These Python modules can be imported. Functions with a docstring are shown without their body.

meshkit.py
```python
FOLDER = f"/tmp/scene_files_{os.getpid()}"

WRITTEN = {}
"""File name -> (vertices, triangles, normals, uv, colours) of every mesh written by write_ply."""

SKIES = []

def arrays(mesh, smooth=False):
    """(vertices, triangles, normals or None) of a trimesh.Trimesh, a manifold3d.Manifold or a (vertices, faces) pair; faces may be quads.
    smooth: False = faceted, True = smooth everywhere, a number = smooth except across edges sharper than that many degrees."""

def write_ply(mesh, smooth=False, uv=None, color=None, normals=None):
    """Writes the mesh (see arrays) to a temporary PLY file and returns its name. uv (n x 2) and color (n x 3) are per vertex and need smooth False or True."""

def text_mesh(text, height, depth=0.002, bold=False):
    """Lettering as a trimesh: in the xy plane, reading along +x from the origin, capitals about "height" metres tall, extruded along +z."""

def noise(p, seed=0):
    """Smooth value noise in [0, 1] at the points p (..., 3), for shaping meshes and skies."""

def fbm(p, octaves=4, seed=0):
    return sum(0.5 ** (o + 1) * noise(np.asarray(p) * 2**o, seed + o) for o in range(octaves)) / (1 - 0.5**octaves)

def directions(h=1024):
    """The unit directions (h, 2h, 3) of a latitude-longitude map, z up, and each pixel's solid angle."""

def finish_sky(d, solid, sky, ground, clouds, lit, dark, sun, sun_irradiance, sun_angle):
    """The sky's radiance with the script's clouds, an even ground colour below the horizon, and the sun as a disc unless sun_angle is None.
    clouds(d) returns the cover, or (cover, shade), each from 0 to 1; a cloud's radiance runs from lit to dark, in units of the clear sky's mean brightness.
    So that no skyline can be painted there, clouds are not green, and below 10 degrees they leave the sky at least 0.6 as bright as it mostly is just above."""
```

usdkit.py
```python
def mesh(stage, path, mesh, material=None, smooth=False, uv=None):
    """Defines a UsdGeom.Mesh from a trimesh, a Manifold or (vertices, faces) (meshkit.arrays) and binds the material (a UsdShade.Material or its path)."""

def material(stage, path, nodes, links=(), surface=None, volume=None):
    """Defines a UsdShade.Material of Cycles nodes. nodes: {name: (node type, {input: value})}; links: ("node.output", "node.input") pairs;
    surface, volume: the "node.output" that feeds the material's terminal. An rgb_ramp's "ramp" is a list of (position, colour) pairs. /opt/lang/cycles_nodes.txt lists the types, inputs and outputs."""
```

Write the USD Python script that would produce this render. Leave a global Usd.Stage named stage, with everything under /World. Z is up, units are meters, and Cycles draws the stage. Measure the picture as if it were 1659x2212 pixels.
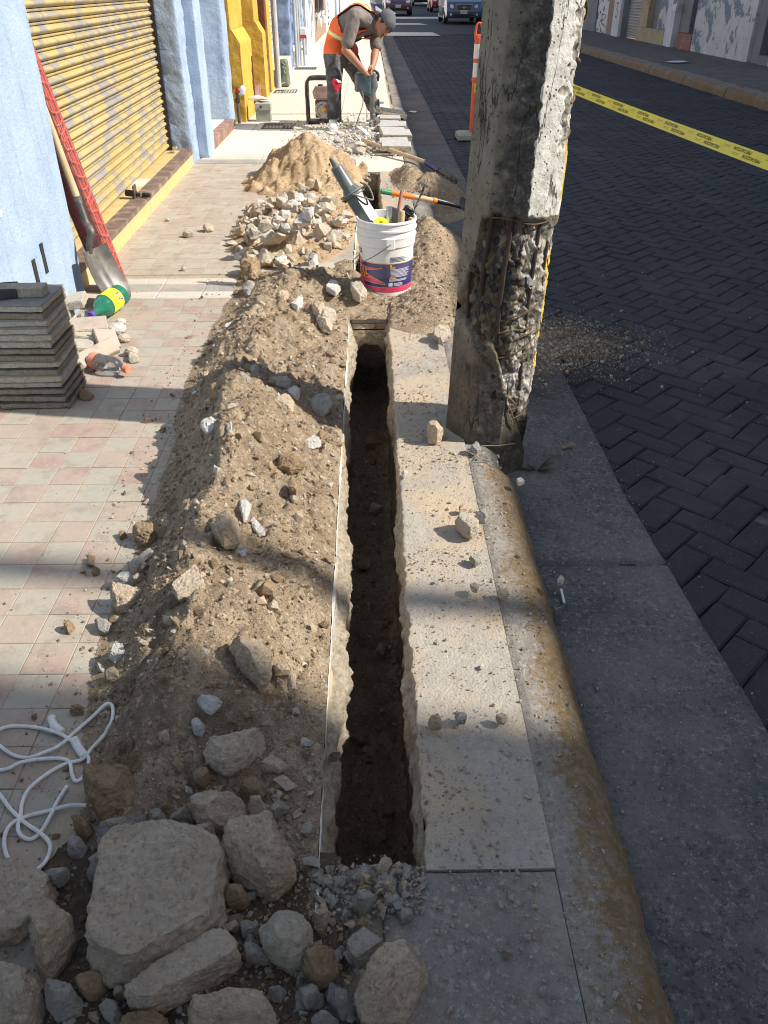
import math, random
import numpy as np, trimesh, manifold3d, usdkit, meshkit
from scipy.spatial import cKDTree
from pxr import Usd, UsdGeom, UsdLux, UsdShade, Gf, Sdf, Vt

stage = Usd.Stage.CreateInMemory()
UsdGeom.SetStageUpAxis(stage, 'Z')
UsdGeom.Xform.Define(stage, '/World')
UsdGeom.Scope.Define(stage, '/World/Looks')

# ---------------------------------------------------------------- camera
FP, CX, CY, EYE = 1723.0, 829.5, 1106.0, 1.34          # focal length and centre in pixels of a 1659 wide print
PITCH = math.atan((CY + 31.0) / FP)
YAW = math.atan((CX - 793.0) / (FP / math.cos(PITCH)))
FWD = np.array([math.sin(YAW) * math.cos(PITCH), math.cos(YAW) * math.cos(PITCH), -math.sin(PITCH)])
RGT = np.array([math.cos(YAW), -math.sin(YAW), 0.0])
UPV = np.cross(RGT, FWD)
CAM = np.array([0, 0, EYE])
cam = UsdGeom.Camera.Define(stage, '/World/camera')
cam.CreateHorizontalApertureAttr(24.0); cam.CreateVerticalApertureAttr(32.0)
cam.CreateFocalLengthAttr(24.0 * FP / 1659.0)
cam.CreateClippingRangeAttr(Gf.Vec2f(0.05, 2000))
m4 = np.eye(4); m4[0, :3], m4[1, :3], m4[2, :3], m4[3, :3] = RGT, UPV, -FWD, CAM
cam.AddTransformOp().Set(Gf.Matrix4d(m4.tolist()))
cam.CreateExposureAttr(0.68)

# ---------------------------------------------------------------- sun and sky
SUN_EL, SUN_AZ = math.radians(40.0), math.radians(-8.3)   # azimuth measured from +x towards +y
SUN = np.array([math.cos(SUN_EL) * math.cos(SUN_AZ), math.cos(SUN_EL) * math.sin(SUN_AZ), math.sin(SUN_EL)])
sun = UsdLux.DistantLight.Define(stage, '/World/sun')
sun.CreateIntensityAttr(1.2); sun.CreateAngleAttr(0.55); sun.CreateNormalizeAttr(True); sun.CreateColorAttr(Gf.Vec3f(1.0, 0.95, 0.87))
zc = SUN; xc = np.cross([0, 0, 1], zc); xc /= np.linalg.norm(xc); yc = np.cross(zc, xc)
ms = np.eye(4); ms[0, :3], ms[1, :3], ms[2, :3] = xc, yc, zc
sun.AddTransformOp().Set(Gf.Matrix4d(ms.tolist()))
sky_mat = usdkit.material(stage, '/World/Looks/sky', {
    'tex': ('sky_texture', {'sky_type': 'single_scattering', 'sun_disc': False, 'sun_elevation': SUN_EL, 'sun_rotation': math.atan2(SUN[0], SUN[1]), 'aerosol_density': 1.6}),
    'bg': ('background_shader', {'strength': 0.118})}, [('tex.color', 'bg.color')], surface='bg.background')
sky = UsdLux.DomeLight.Define(stage, '/World/sky')
UsdShade.MaterialBindingAPI.Apply(sky.GetPrim()).Bind(sky_mat)
sky.GetPrim().SetCustomDataByKey('label', 'clear blue sky over the street'); sky.GetPrim().SetCustomDataByKey('kind', 'structure')

# ---------------------------------------------------------------- helpers
rng = np.random.default_rng(7)
def ray(u, v): return FWD + RGT * (u - CX) / FP - UPV * (v - CY) / FP
def G(u, v, z=0.0):
    d = ray(u, v); return CAM + d * (z - EYE) / d[2]
def Yp(u, v, y):
    d = ray(u, v); return CAM + d * y / d[1]
def fbm(p, s, o=4, seed=0): return meshkit.fbm(np.asarray(p, float) * s, o, seed) - 0.5
def fbm2(x, y, s, o=4, seed=0):
    x, y = np.broadcast_arrays(x, y); return fbm(np.stack([x, y, np.zeros_like(x, float)], -1), s, o, seed)
def sstep(a, b, x):
    t = np.clip((np.asarray(x, float) - a) / (b - a), 0, 1); return t * t * (3 - 2 * t)

_count = {}
def path_of(name, parent):
    base = '/World' if parent is None else str(parent.GetPath())
    k = base + '/' + name; n = _count.get(k, 0); _count[k] = n + 1
    return k if n == 0 else f'{k}_{n:03d}'
def data(p, label=None, cat=None, group=None, kind=None):
    for k, v in (('label', label), ('category', cat), ('group', group), ('kind', kind)):
        if v: p.SetCustomDataByKey(k, v)
    return p
def thing(name, label, cat, loc=(0, 0, 0), rz=0.0, group=None, kind=None, rx=0.0, ry=0.0):
    x = UsdGeom.Xform.Define(stage, path_of(name, None))
    x.AddTranslateOp().Set(Gf.Vec3d(*map(float, loc)))
    if rz or rx or ry: x.AddRotateXYZOp().Set(Gf.Vec3f(math.degrees(rx), math.degrees(ry), math.degrees(rz)))
    return data(x.GetPrim(), label, cat, group, kind)
def part_group(name, parent, label=None):
    x = UsdGeom.Xform.Define(stage, path_of(name, parent)); return data(x.GetPrim(), label)
def obj(name, mesh, m, parent=None, smooth=False, label=None, cat=None, group=None, kind=None, pv=None, loc=None):
    g = usdkit.mesh(stage, path_of(name, parent), mesh, MT[m], smooth)
    if pv:
        for k, a in pv.items():
            UsdGeom.PrimvarsAPI(g).CreatePrimvar(k, Sdf.ValueTypeNames.FloatArray, 'vertex').Set(Vt.FloatArray.FromNumpy(np.asarray(a, np.float32)))
    if loc is not None: g.AddTranslateOp().Set(Gf.Vec3d(*map(float, loc)))
    return data(g.GetPrim(), label, cat, group, kind)
def dup(root, loc, rz=0.0, label=None, group=None, rx=0.0, ry=0.0):
    was = root.GetCustomData()
    r = thing(root.GetName(), label or was['label'], was['category'], loc, rz or 1e-9, group or was.get('group'), None, rx, ry)
    r.GetReferences().AddInternalReference(root.GetPath()); r.SetInstanceable(True)
    return r

class MB:
    """collects shapes for one mesh"""
    def __init__(s): s.v, s.f, s.n = [], [], 0
    def add(s, v, f):
        s.v.append(np.asarray(v, float)); s.f.append(np.asarray(f, int) + s.n); s.n += len(v); return s
    def tm(s, t): return s.add(t.vertices, t.faces)
    def man(s, m):
        x = m.to_mesh(); return s.add(x.vert_properties[:, :3], x.tri_verts)
    def box(s, x0, x1, y0, y1, z0, z1, b=0.0):
        if b <= 0:
            t = trimesh.creation.box([x1 - x0, y1 - y0, z1 - z0]); t.apply_translation([(x0 + x1) / 2, (y0 + y1) / 2, (z0 + z1) / 2]); return s.tm(t)
        p = []
        for X, sx in ((x0, 1), (x1, -1)):
            for Y_, sy in ((y0, 1), (y1, -1)):
                for Z, sz in ((z0, 1), (z1, -1)):
                    p += [(X + sx * b, Y_ + sy * b, Z), (X + sx * b, Y_, Z + sz * b), (X, Y_ + sy * b, Z + sz * b)]
        return s.man(manifold3d.Manifold.hull_points(np.array(p)))
    def tube(s, pts, r, sides=8, caps=True):
        p = np.asarray(pts, float); r = np.broadcast_to(np.asarray(r, float), (len(p),))
        t = np.gradient(p, axis=0); t /= np.linalg.norm(t, axis=1, keepdims=True) + 1e-12
        ref = np.array([0, 0, 1.0]) if abs(t[0, 2]) < 0.9 else np.array([1.0, 0, 0])
        a = np.cross(t[0], ref); a /= np.linalg.norm(a); A = [a]
        for i in range(1, len(p)):
            a = A[-1] - t[i] * np.dot(A[-1], t[i]); A.append(a / (np.linalg.norm(a) + 1e-12))
        A = np.array(A); B = np.cross(t, A); ang = np.arange(sides) * 2 * math.pi / sides
        v = (p[:, None] + r[:, None, None] * (np.cos(ang)[None, :, None] * A[:, None] + np.sin(ang)[None, :, None] * B[:, None])).reshape(-1, 3)
        f = []
        for i in range(len(p) - 1):
            for j in range(sides):
                q = [i * sides + j, i * sides + (j + 1) % sides, (i + 1) * sides + (j + 1) % sides, (i + 1) * sides + j]
                f += [[q[0], q[1], q[2]], [q[0], q[2], q[3]]]
        if caps:
            n = len(v); v = np.vstack([v, p[0], p[-1]]); e = (len(p) - 1) * sides
            for j in range(sides): f += [[n, (j + 1) % sides, j], [n + 1, e + j, e + (j + 1) % sides]]
        return s.add(v, f)
    def lathe(s, prof, c=(0, 0, 0), axis=(0, 0, 1), seg=28):
        t = trimesh.creation.revolve(np.array(prof, float), sections=seg)
        ax = np.asarray(axis, float); ax /= np.linalg.norm(ax)
        t.apply_transform(trimesh.geometry.align_vectors([0, 0, 1], ax)); t.apply_translation(c); return s.tm(t)
    def quad(s, a, b, c, d): return s.add([a, b, c, d], [[0, 1, 2], [0, 2, 3]])
    def mesh(s): return np.vstack(s.v), np.vstack(s.f)
def spline(pts, n=8):
    p = np.asarray(pts, float); p = np.vstack([2 * p[0] - p[1], p, 2 * p[-1] - p[-2]]); out = []
    for i in range(1, len(p) - 2):
        for t in np.linspace(0, 1, n, endpoint=False):
            out.append(0.5 * (2 * p[i] + (p[i + 1] - p[i - 1]) * t + (2 * p[i - 1] - 5 * p[i] + 4 * p[i + 1] - p[i + 2]) * t * t + (3 * p[i] - p[i - 1] - 3 * p[i + 1] + p[i + 2]) * t ** 3))
    return np.array(out + [p[-2]])
def grid(xs, ys, zf):
    X, Y_ = np.meshgrid(xs, ys); Z = zf(X, Y_); v = np.stack([X, Y_, Z], -1).reshape(-1, 3); n = len(xs)
    i, j = np.meshgrid(np.arange(len(ys) - 1), np.arange(n - 1), indexing='ij'); a = (i * n + j).ravel()
    return v, np.vstack([np.stack([a, a + 1, a + n + 1], -1), np.stack([a, a + n + 1, a + n], -1)])
def sheet(P):
    """rows x columns x 3 array of points as a surface"""
    r, c = P.shape[:2]; i, j = np.meshgrid(np.arange(r - 1), np.arange(c - 1), indexing='ij'); a = (i * c + j).ravel()
    return P.reshape(-1, 3), np.vstack([np.stack([a, a + 1, a + c + 1], -1), np.stack([a, a + c + 1, a + c], -1)])
def hullm(pts): return manifold3d.Manifold.hull_points(np.asarray(pts, float))
_ico = {k: trimesh.creation.icosphere(k).vertices for k in (1, 2, 3)}
def ball(c, r, k=2, sc=(1, 1, 1)): return np.asarray(c, float) + _ico[k] * r * np.asarray(sc, float)
def bone(*cr): return hullm(np.vstack([ball(c, r) for c, r in cr]))
def to_tm(m, res=None, smooth=0, lamb=0.5):
    if res: m = m.refine_to_length(res)
    x = m.to_mesh(); t = trimesh.Trimesh(x.vert_properties[:, :3], x.tri_verts, process=True)
    if smooth: trimesh.smoothing.filter_taubin(t, lamb=lamb, nu=lamb + 0.02, iterations=smooth)
    return t

# ---------------------------------------------------------------- materials
class Gr:
    def __init__(s): s.n, s.l, s.k = {'geo': ('geometry', {}), 'tc': ('texture_coordinate', {})}, [], 0
    def __call__(s, kind, **inp):
        s.k += 1; name = f'{kind[:5]}{s.k}'; vals = {}
        for a, b in inp.items():
            if isinstance(b, str) and '.' in b and b.split('.')[0] in s.n: s.l.append((b, f'{name}.{a}'))
            else: vals[a] = b
        s.n[name] = (kind, vals); return name
    def noise(s, scale, detail=5, rough=0.6, vec='geo.position', dist=0.0): return s('noise_texture', vector=vec, scale=float(scale), detail=float(detail), roughness=float(rough), distortion=float(dist)) + '.fac'
    def ramp(s, fac, stops): return s('rgb_ramp', fac=fac, ramp=stops) + '.color'
    def step(s, fac, a, b): return s('map_range', range_type='smoothstep', value=fac, from_min=float(a), from_max=float(b)) + '.result'
    def mix(s, fac, a, b, t='mix'): return s('mix_color', blend_type=t, fac=fac, a=a, b=b) + '.result'
    def math(s, t, a, b=0.5): return s('math', math_type=t, value1=a, value2=b) + '.value'
    def attr(s, n): return s('attribute', attribute=n) + '.fac'
    def bump(s, h, strength=0.5, dist=0.01, normal=None):
        kw = dict(height=h, strength=float(strength), distance=float(dist))
        if normal: kw['normal'] = normal
        return s('bump', **kw) + '.normal'
    def end(s, name, col, rough=0.85, normal=None, **kw):
        if normal: kw['normal'] = normal
        p = s('principled_bsdf', base_color=col, roughness=rough, **kw)
        MT[name] = usdkit.material(stage, '/World/Looks/' + name, s.n, s.l, surface=p + '.BSDF'); return MT[name]
MT = {}
def S(c, k=1.0): return tuple(float(x) * k for x in c)
def plain(name, col, rough=0.5, var=0.15, scale=20, bump=0.0, bscale=150, bdist=0.002, dust=None, dustamt=0.5, vec='geo.position', **kw):
    g = Gr(); n = g.noise(scale, vec=vec); c = g.ramp(n, [(0.3, S(col, 1 - var)), (0.7, S(col, 1 + var))])
    if dust is not None: c = g.mix(g.math('multiply', g.step(g.noise(scale * 0.6, 8, vec=vec), 0.45, 0.65), dustamt), c, dust)
    nm = g.bump(g.noise(bscale, 4, vec=vec), bump, bdist) if bump else None
    return g.end(name, c, rough, nm, **kw)
SAND = (0.44, 0.34, 0.235)
def stone(name, dark, light, speck=None, sp=0.06, scale=14, bump=0.9, dust=0.0, rnd=0.0):
    g = Gr(); n = g.noise(scale, 8, 0.65); c = g.ramp(n, [(0.3, dark), (0.68, light)])
    if speck is not None:
        v = g('voronoi_texture', vector='geo.position', scale=75.0) + '.distance'
        big = g.noise(38, 4)
        c = g.mix(g.math('multiply', g.math('subtract', 1.0, g.step(v, 0.10, 0.40)), g.math('multiply', g.step(big, 0.46, 0.56), 0.4)), c, speck)
        c = g.mix(g.math('multiply', g.step(g.noise(70, 5, 0.75), 0.5, 0.64), 0.55), c, S(dark, 0.62)); c = g.mix(g.math('multiply', g.step(g.noise(95, 4, 0.7), 0.56, 0.66), 0.5), c, S(light, 1.25))
    if dust: c = g.mix(g.math('multiply', g.step(g.noise(scale * 0.5, 6), 0.4, 0.62), dust), c, SAND)
    nm = g.bump(g.noise(220, 5, 0.75), bump, 0.005); nm = g.bump(g.noise(60, 7, 0.75), bump, 0.014, nm)
    return g.end(name, c, 0.92, nm, specular_ior_level=0.2)
# ---- earth
def soilmat(name, a, b, c, sc=9, pale=0.0):
    g = Gr(); col = g.ramp(g.noise(sc, 9, 0.7), [(0.28, a), (0.5, b), (0.72, c)])
    v = g('voronoi_texture', vector='geo.position', scale=240.0)
    col = g.mix(g.math('multiply', g.step(g.noise(70, 3), 0.55, 0.66), 0.55), col, S(c, 1.35))
    col = g.mix(g.math('multiply', g.step(g.noise(120, 2), 0.58, 0.68), 0.5), col, S(a, 0.6))
    nm = g.bump(v + '.distance', 0.55, 0.006); nm = g.bump(g.noise(90, 6, 0.75), 0.9, 0.012, nm)
    g.end(name, col, 0.95, nm, specular_ior_level=0.1)
soilmat('soil', (0.19, 0.138, 0.088), (0.33, 0.25, 0.168), (0.46, 0.37, 0.262))
soilmat('soil_sand', (0.33, 0.225, 0.125), (0.47, 0.335, 0.20), (0.56, 0.43, 0.285), 6)
soilmat('soil_dark', (0.17, 0.12, 0.078), (0.27, 0.20, 0.13), (0.38, 0.29, 0.195)); soilmat('soil_front', (0.075, 0.055, 0.038), (0.125, 0.094, 0.066), (0.20, 0.155, 0.115))  # last one: darker brown earth for the front heap alone
plain('earth', (0.20, 0.15, 0.10), 0.95)
# trench sides: concrete above, earth below (layers of the cut ground)
g = Gr(); sep = g('separate_xyz', vector='geo.position'); z = g.math('add', sep + '.z', g.math('multiply', g.math('subtract', g.noise(9, 4), 0.5), 0.09))
col = g.mix(g.step(z, -0.17, -0.11), g.ramp(g.noise(16, 8, 0.7), [(0.3, (0.18, 0.128, 0.08)), (0.7, (0.36, 0.265, 0.175))]), g.ramp(g.noise(40, 9, 0.8), [(0.32, (0.20, 0.155, 0.105)), (0.5, (0.47, 0.39, 0.285)), (0.68, (0.68, 0.60, 0.48))]))
nm = g.bump(g.noise(70, 7, 0.75), 1.0, 0.02); g.end('trench_side', col, 0.95, nm, specular_ior_level=0.1)
# ---- concretes
def concrete(name, a, b, dust, dustamt, grit=0.5, bump=0.5, sc=5, gritcol=(0.16, 0.14, 0.12), rough=0.9):
    g = Gr(); col = g.ramp(g.noise(sc, 9, 0.75), [(0.3, a), (0.7, b)])
    v = g('voronoi_texture', vector='geo.position', scale=150.0); o1 = g('mapping', vector='geo.position', location=(3.1, 7.7, 1.3)) + '.vector'
    col = g.mix(g.math('multiply', g.step(g.noise(85, 4, 0.7), 0.52, 0.62), grit), col, gritcol)
    col = g.mix(g.math('multiply', g.step(g.noise(75, 4, 0.7, vec=o1), 0.54, 0.64), grit), col, S(b, 1.45)); col = g.mix(g.math('multiply', g.step(g.noise(14, 7, 0.7, vec=o1), 0.50, 0.66), grit * 0.6), col, S(a, 0.7))
    col = g.mix(g.math('multiply', g.step(g.noise(sc * 0.7, 7, 0.65), 0.42, 0.62), dustamt), col, dust)
    nm = g.bump(g.noise(170, 5, 0.7), bump, 0.004); nm = g.bump(v + '.distance', bump * 0.5, 0.003, nm)
    g.end(name, col, rough, nm, specular_ior_level=0.25)
concrete('slab_concrete', (0.27, 0.24, 0.20), (0.40, 0.36, 0.30), (0.44, 0.34, 0.23), 0.9, 0.22, 0.7, 4)
concrete('slab_old', (0.15, 0.14, 0.13), (0.25, 0.23, 0.205), (0.37, 0.30, 0.22), 0.6, 0.7, 0.8, 4)
concrete('gutter', (0.085, 0.084, 0.085), (0.16, 0.156, 0.152), (0.24, 0.21, 0.175), 0.4, 0.9, 1.2, 3, (0.05, 0.05, 0.055))
concrete('far_pavement', (0.50, 0.455, 0.39), (0.62, 0.57, 0.49), (0.58, 0.47, 0.34), 0.35, 0.25, 0.3)
concrete('band_concrete', (0.42, 0.385, 0.33), (0.52, 0.475, 0.41), (0.55, 0.44, 0.30), 0.5, 0.3, 0.3)
concrete('band_dark', (0.24, 0.225, 0.205), (0.33, 0.305, 0.27), (0.47, 0.38, 0.27), 0.35, 0.3, 0.3)
concrete('sawn_edge', (0.62, 0.58, 0.51), (0.78, 0.74, 0.66), (0.66, 0.57, 0.45), 0.4, 0.2)
concrete('joint_bed', (0.27, 0.225, 0.165), (0.37, 0.315, 0.24), (0.40, 0.33, 0.24), 0.6)
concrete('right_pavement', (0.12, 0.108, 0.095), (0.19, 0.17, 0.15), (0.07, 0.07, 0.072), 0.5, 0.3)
def tile(name, a, b, dusta):
    g = Gr(); inf = g('object_info'); col = g.ramp(g.noise(26, 8, 0.7), [(0.3, a), (0.7, b)])
    col = g.mix(g.math('multiply', g.noise(200, 3), 0.25), col, (0.7, 0.66, 0.6))
    d = g.step(g.noise(4.2, 9, 0.72), 0.30, 0.56); col = g.mix(g.math('multiply', d, dusta), col, (0.355, 0.305, 0.235)); col = g.mix(0.15, col, (0.35, 0.31, 0.25)); col = g.mix(g.math('multiply', g.step(g.noise(11, 8, 0.7), 0.50, 0.64), 0.5), col, (0.22, 0.18, 0.135))
    col = g.mix(g.math('multiply', g.step(g.noise(60, 5, 0.7), 0.52, 0.64), 0.3), col, (0.47, 0.36, 0.235))
    g.end(name, col, 0.72, g.bump(g.noise(140, 5), 0.25, 0.003), specular_ior_level=0.35)
tile('tile_red', (0.20, 0.085, 0.066), (0.29, 0.145, 0.112), 0.72)
tile('tile_grey', (0.19, 0.182, 0.145), (0.28, 0.267, 0.213), 0.72)
tile('tile_red_pale', (0.31, 0.205, 0.165), (0.40, 0.29, 0.24), 0.75)
tile('tile_grey_pale', (0.36, 0.335, 0.275), (0.46, 0.425, 0.35), 0.75)
# kerb with worn yellow paint on top and street face
g = Gr(); base = g.ramp(g.noise(6, 8, 0.7), [(0.3, (0.18, 0.155, 0.13)), (0.7, (0.30, 0.265, 0.22))])
sp = g.noise(80, 4, 0.7); base = g.mix(g.math('multiply', g.step(sp, 0.53, 0.62), 0.6), base, (0.12, 0.11, 0.10)); base = g.mix(g.math('multiply', g.step(g.noise(70, 4, 0.7), 0.55, 0.64), 0.5), base, (0.42, 0.38, 0.32))
wear = g.math('add', g.math('multiply', g.noise(60, 7, 0.8), 0.75), g.math('multiply', g.noise(5, 6, 0.7), 0.75))
pm = g.math('multiply', g.attr('paint'), 0.62); k = g.step(g.math('subtract', g.math('add', wear, pm), 0.65), 0.29, 0.44)
col = g.mix(g.math('multiply', k, g.math('multiply_add' if False else 'add', 0.42, g.math('multiply', g.step(g.noise(55, 6, 0.8), 0.40, 0.56), 0.45))), base, g.ramp(g.noise(30, 8, 0.75), [(0.3, (0.105, 0.06, 0.018)), (0.7, (0.215, 0.128, 0.04))]))
nm = g.bump(g.noise(170, 5, 0.7), 0.7, 0.005); g.end('kerb_paint', col, 0.85, nm, specular_ior_level=0.25)
# road
def road(name, a, b, bump=0.5):
    g = Gr(); col = g.ramp(g.noise(3, 8, 0.7), [(0.3, a), (0.7, b)])
    col = g.mix(g.math('multiply', g.step(g.noise(40, 7, 0.75), 0.55, 0.7), 0.35), col, S(b, 1.8))
    rb = 'geo.random_per_island'; col = g.mix(g.math('multiply', rb, 0.55), col, S(b, 1.5)); col = g.mix(g.math('multiply', g.step(g.noise(0.9, 6, 0.7), 0.5, 0.66), 0.5), col, (0.085, 0.08, 0.075)); col = g.mix(g.math('multiply', g.step(g.noise(160, 3), 0.62, 0.70), 0.5), col, (0.2, 0.18, 0.15))
    g.end(name, col, 0.75, g.bump(g.noise(90, 5, 0.7), bump, 0.004), specular_ior_level=0.3)
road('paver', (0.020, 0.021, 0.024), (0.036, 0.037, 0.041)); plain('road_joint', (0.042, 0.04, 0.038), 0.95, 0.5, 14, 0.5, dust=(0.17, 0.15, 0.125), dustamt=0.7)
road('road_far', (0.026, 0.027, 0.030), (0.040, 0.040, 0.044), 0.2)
plain('road_paint', (0.62, 0.58, 0.50), 0.7, 0.2, 12, dust=(0.10, 0.10, 0.10), dustamt=0.35)
# ---- stones
stone('stone_tan', (0.46, 0.35, 0.235), (0.68, 0.55, 0.40), (0.12, 0.09, 0.06))
stone('stone_brown', (0.28, 0.19, 0.105), (0.46, 0.335, 0.205), (0.10, 0.07, 0.04))
stone('stone_pale', (0.45, 0.38, 0.29), (0.66, 0.585, 0.47), (0.28, 0.23, 0.17), dust=0.2)
stone('stone_white', (0.56, 0.53, 0.48), (0.76, 0.73, 0.67), (0.30, 0.28, 0.25))
stone('stone_grey', (0.31, 0.295, 0.265), (0.52, 0.49, 0.43), (0.10, 0.10, 0.095), dust=0.25)
stone('stone_slab', (0.49, 0.39, 0.285), (0.70, 0.595, 0.46), (0.13, 0.11, 0.085), dust=0.3)
stone('clod', (0.22, 0.155, 0.092), (0.38, 0.28, 0.18))
stone('chip_red', (0.38, 0.13, 0.07), (0.48, 0.2, 0.11))
stone('block_grey', (0.32, 0.305, 0.28), (0.50, 0.475, 0.425), (0.16, 0.15, 0.13), dust=0.3)
# sidewalk slabs of the stack: charcoal face, beige body
def slabm(name, a, b): stone(name, a, b, (0.13, 0.11, 0.09), scale=30, bump=0.6)
slabm('slab_beige', (0.36, 0.31, 0.235), (0.48, 0.42, 0.33)); slabm('slab_brown', (0.20, 0.165, 0.115), (0.31, 0.26, 0.19)); slabm('slab_charcoal', (0.05, 0.05, 0.052), (0.085, 0.085, 0.088))
plain('slab_top_grey', (0.20, 0.195, 0.185), 0.8, 0.2, 20, 0.3); plain('slab_lifted_top', (0.40, 0.385, 0.355), 0.8, 0.15, 20, 0.3); plain('slab_top_shaded', (0.062, 0.062, 0.066), 0.8, 0.25, 25, 0.3)  # dark one: shade on the farthest lifted slab put into its colour
# ---- walls
def plaster(name, a, b, peel=None, pk=(0.56, 0.64), grime=None, bump=0.5, sc=2.2, bsc=55, under=None):
    g = Gr(); col = g.ramp(g.noise(sc, 9, 0.65), [(0.3, a), (0.7, b)])
    mp = g('mapping', vector='geo.position', scale=(6.0, 6.0, 0.7)) + '.vector'
    if grime: col = g.mix(g.math('multiply', g.step(g.noise(3.0, 8, 0.7, vec=mp), 0.5, 0.72), 0.5), col, grime)
    nm = g.bump(g.noise(bsc, 6, 0.7), bump, 0.012)
    if peel:
        k = g.step(g.noise(2.6, 10, 0.62), *pk); col = g.mix(k, col, g.ramp(g.noise(12, 7), [(0.3, S(peel, 0.8)), (0.7, S(peel, 1.15))]))
        nm = g.bump(g.math('subtract', 1.0, k), 0.6, 0.01, nm)
    g.end(name, col, 0.88, nm, specular_ior_level=0.2)
plaster('blue_plaster', (0.285, 0.375, 0.51), (0.40, 0.49, 0.62), (0.66, 0.64, 0.60), (0.69, 0.71), (0.215, 0.27, 0.355), 0.7, 3.5)
plaster('blue_rough', (0.25, 0.32, 0.44), (0.38, 0.47, 0.60), (0.30, 0.29, 0.27), (0.68, 0.73), (0.17, 0.2, 0.27), 1.0, bsc=28)
plaster('blue_deep', (0.14, 0.19, 0.29), (0.23, 0.30, 0.43), (0.10, 0.12, 0.15), (0.60, 0.68), None, 1.0, bsc=14)
plaster('yellow_plaster', (0.47, 0.285, 0.042), (0.60, 0.39, 0.075), (0.26, 0.2, 0.12), (0.70, 0.74), (0.35, 0.22, 0.05), 0.8, bsc=26)
plaster('white_peeling', (0.45, 0.45, 0.43), (0.58, 0.57, 0.54), (0.20, 0.235, 0.28), (0.52, 0.56), (0.24, 0.22, 0.19), 0.5)
plaster('white_wall', (0.52, 0.53, 0.54), (0.66, 0.67, 0.68), (0.40, 0.44, 0.50), (0.6, 0.66), (0.3, 0.3, 0.3), 0.4)
plaster('ochre_wall', (0.34, 0.27, 0.16), (0.46, 0.37, 0.23), (0.24, 0.2, 0.15), (0.58, 0.66), (0.2, 0.17, 0.12), 0.5)
plaster('grey_wall', (0.17, 0.175, 0.18), (0.25, 0.255, 0.26), (0.12, 0.12, 0.12), (0.6, 0.68), (0.1, 0.1, 0.1), 0.5)
plaster('brown_wall', (0.27, 0.185, 0.13), (0.33, 0.235, 0.17), None, grime=(0.2, 0.14, 0.1), bump=0.3)
plaster('red_base', (0.24, 0.095, 0.075), (0.33, 0.15, 0.12), (0.35, 0.33, 0.3), (0.62, 0.68))
plain('dark_inside', (0.02, 0.02, 0.022), 0.9); plain('roof_felt', (0.12, 0.11, 0.10), 0.95)
plain('brown_paint', (0.17, 0.06, 0.028), 0.45, 0.25, 12); plain('white_metal', (0.66, 0.67, 0.68), 0.45, 0.08); plain('iron_door', (0.085, 0.07, 0.052), 0.5, 0.3, 8)
plain('pipe_grey', (0.42, 0.43, 0.44), 0.5, 0.12, 6, dust=(0.3, 0.25, 0.2), dustamt=0.4)
plain('step_brown', (0.155, 0.105, 0.085), 0.6, 0.25, 14, 0.2, dust=SAND, dustamt=0.45); plain('step_red', (0.21, 0.105, 0.08), 0.6, 0.25, 14, 0.2, dust=SAND, dustamt=0.4)
plain('step_yellow', (0.60, 0.42, 0.17), 0.6, 0.12, 9, dust=(0.42, 0.36, 0.28), dustamt=0.45); plain('step_pale', (0.60, 0.53, 0.40), 0.75, 0.12, 9, 0.2)
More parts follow.
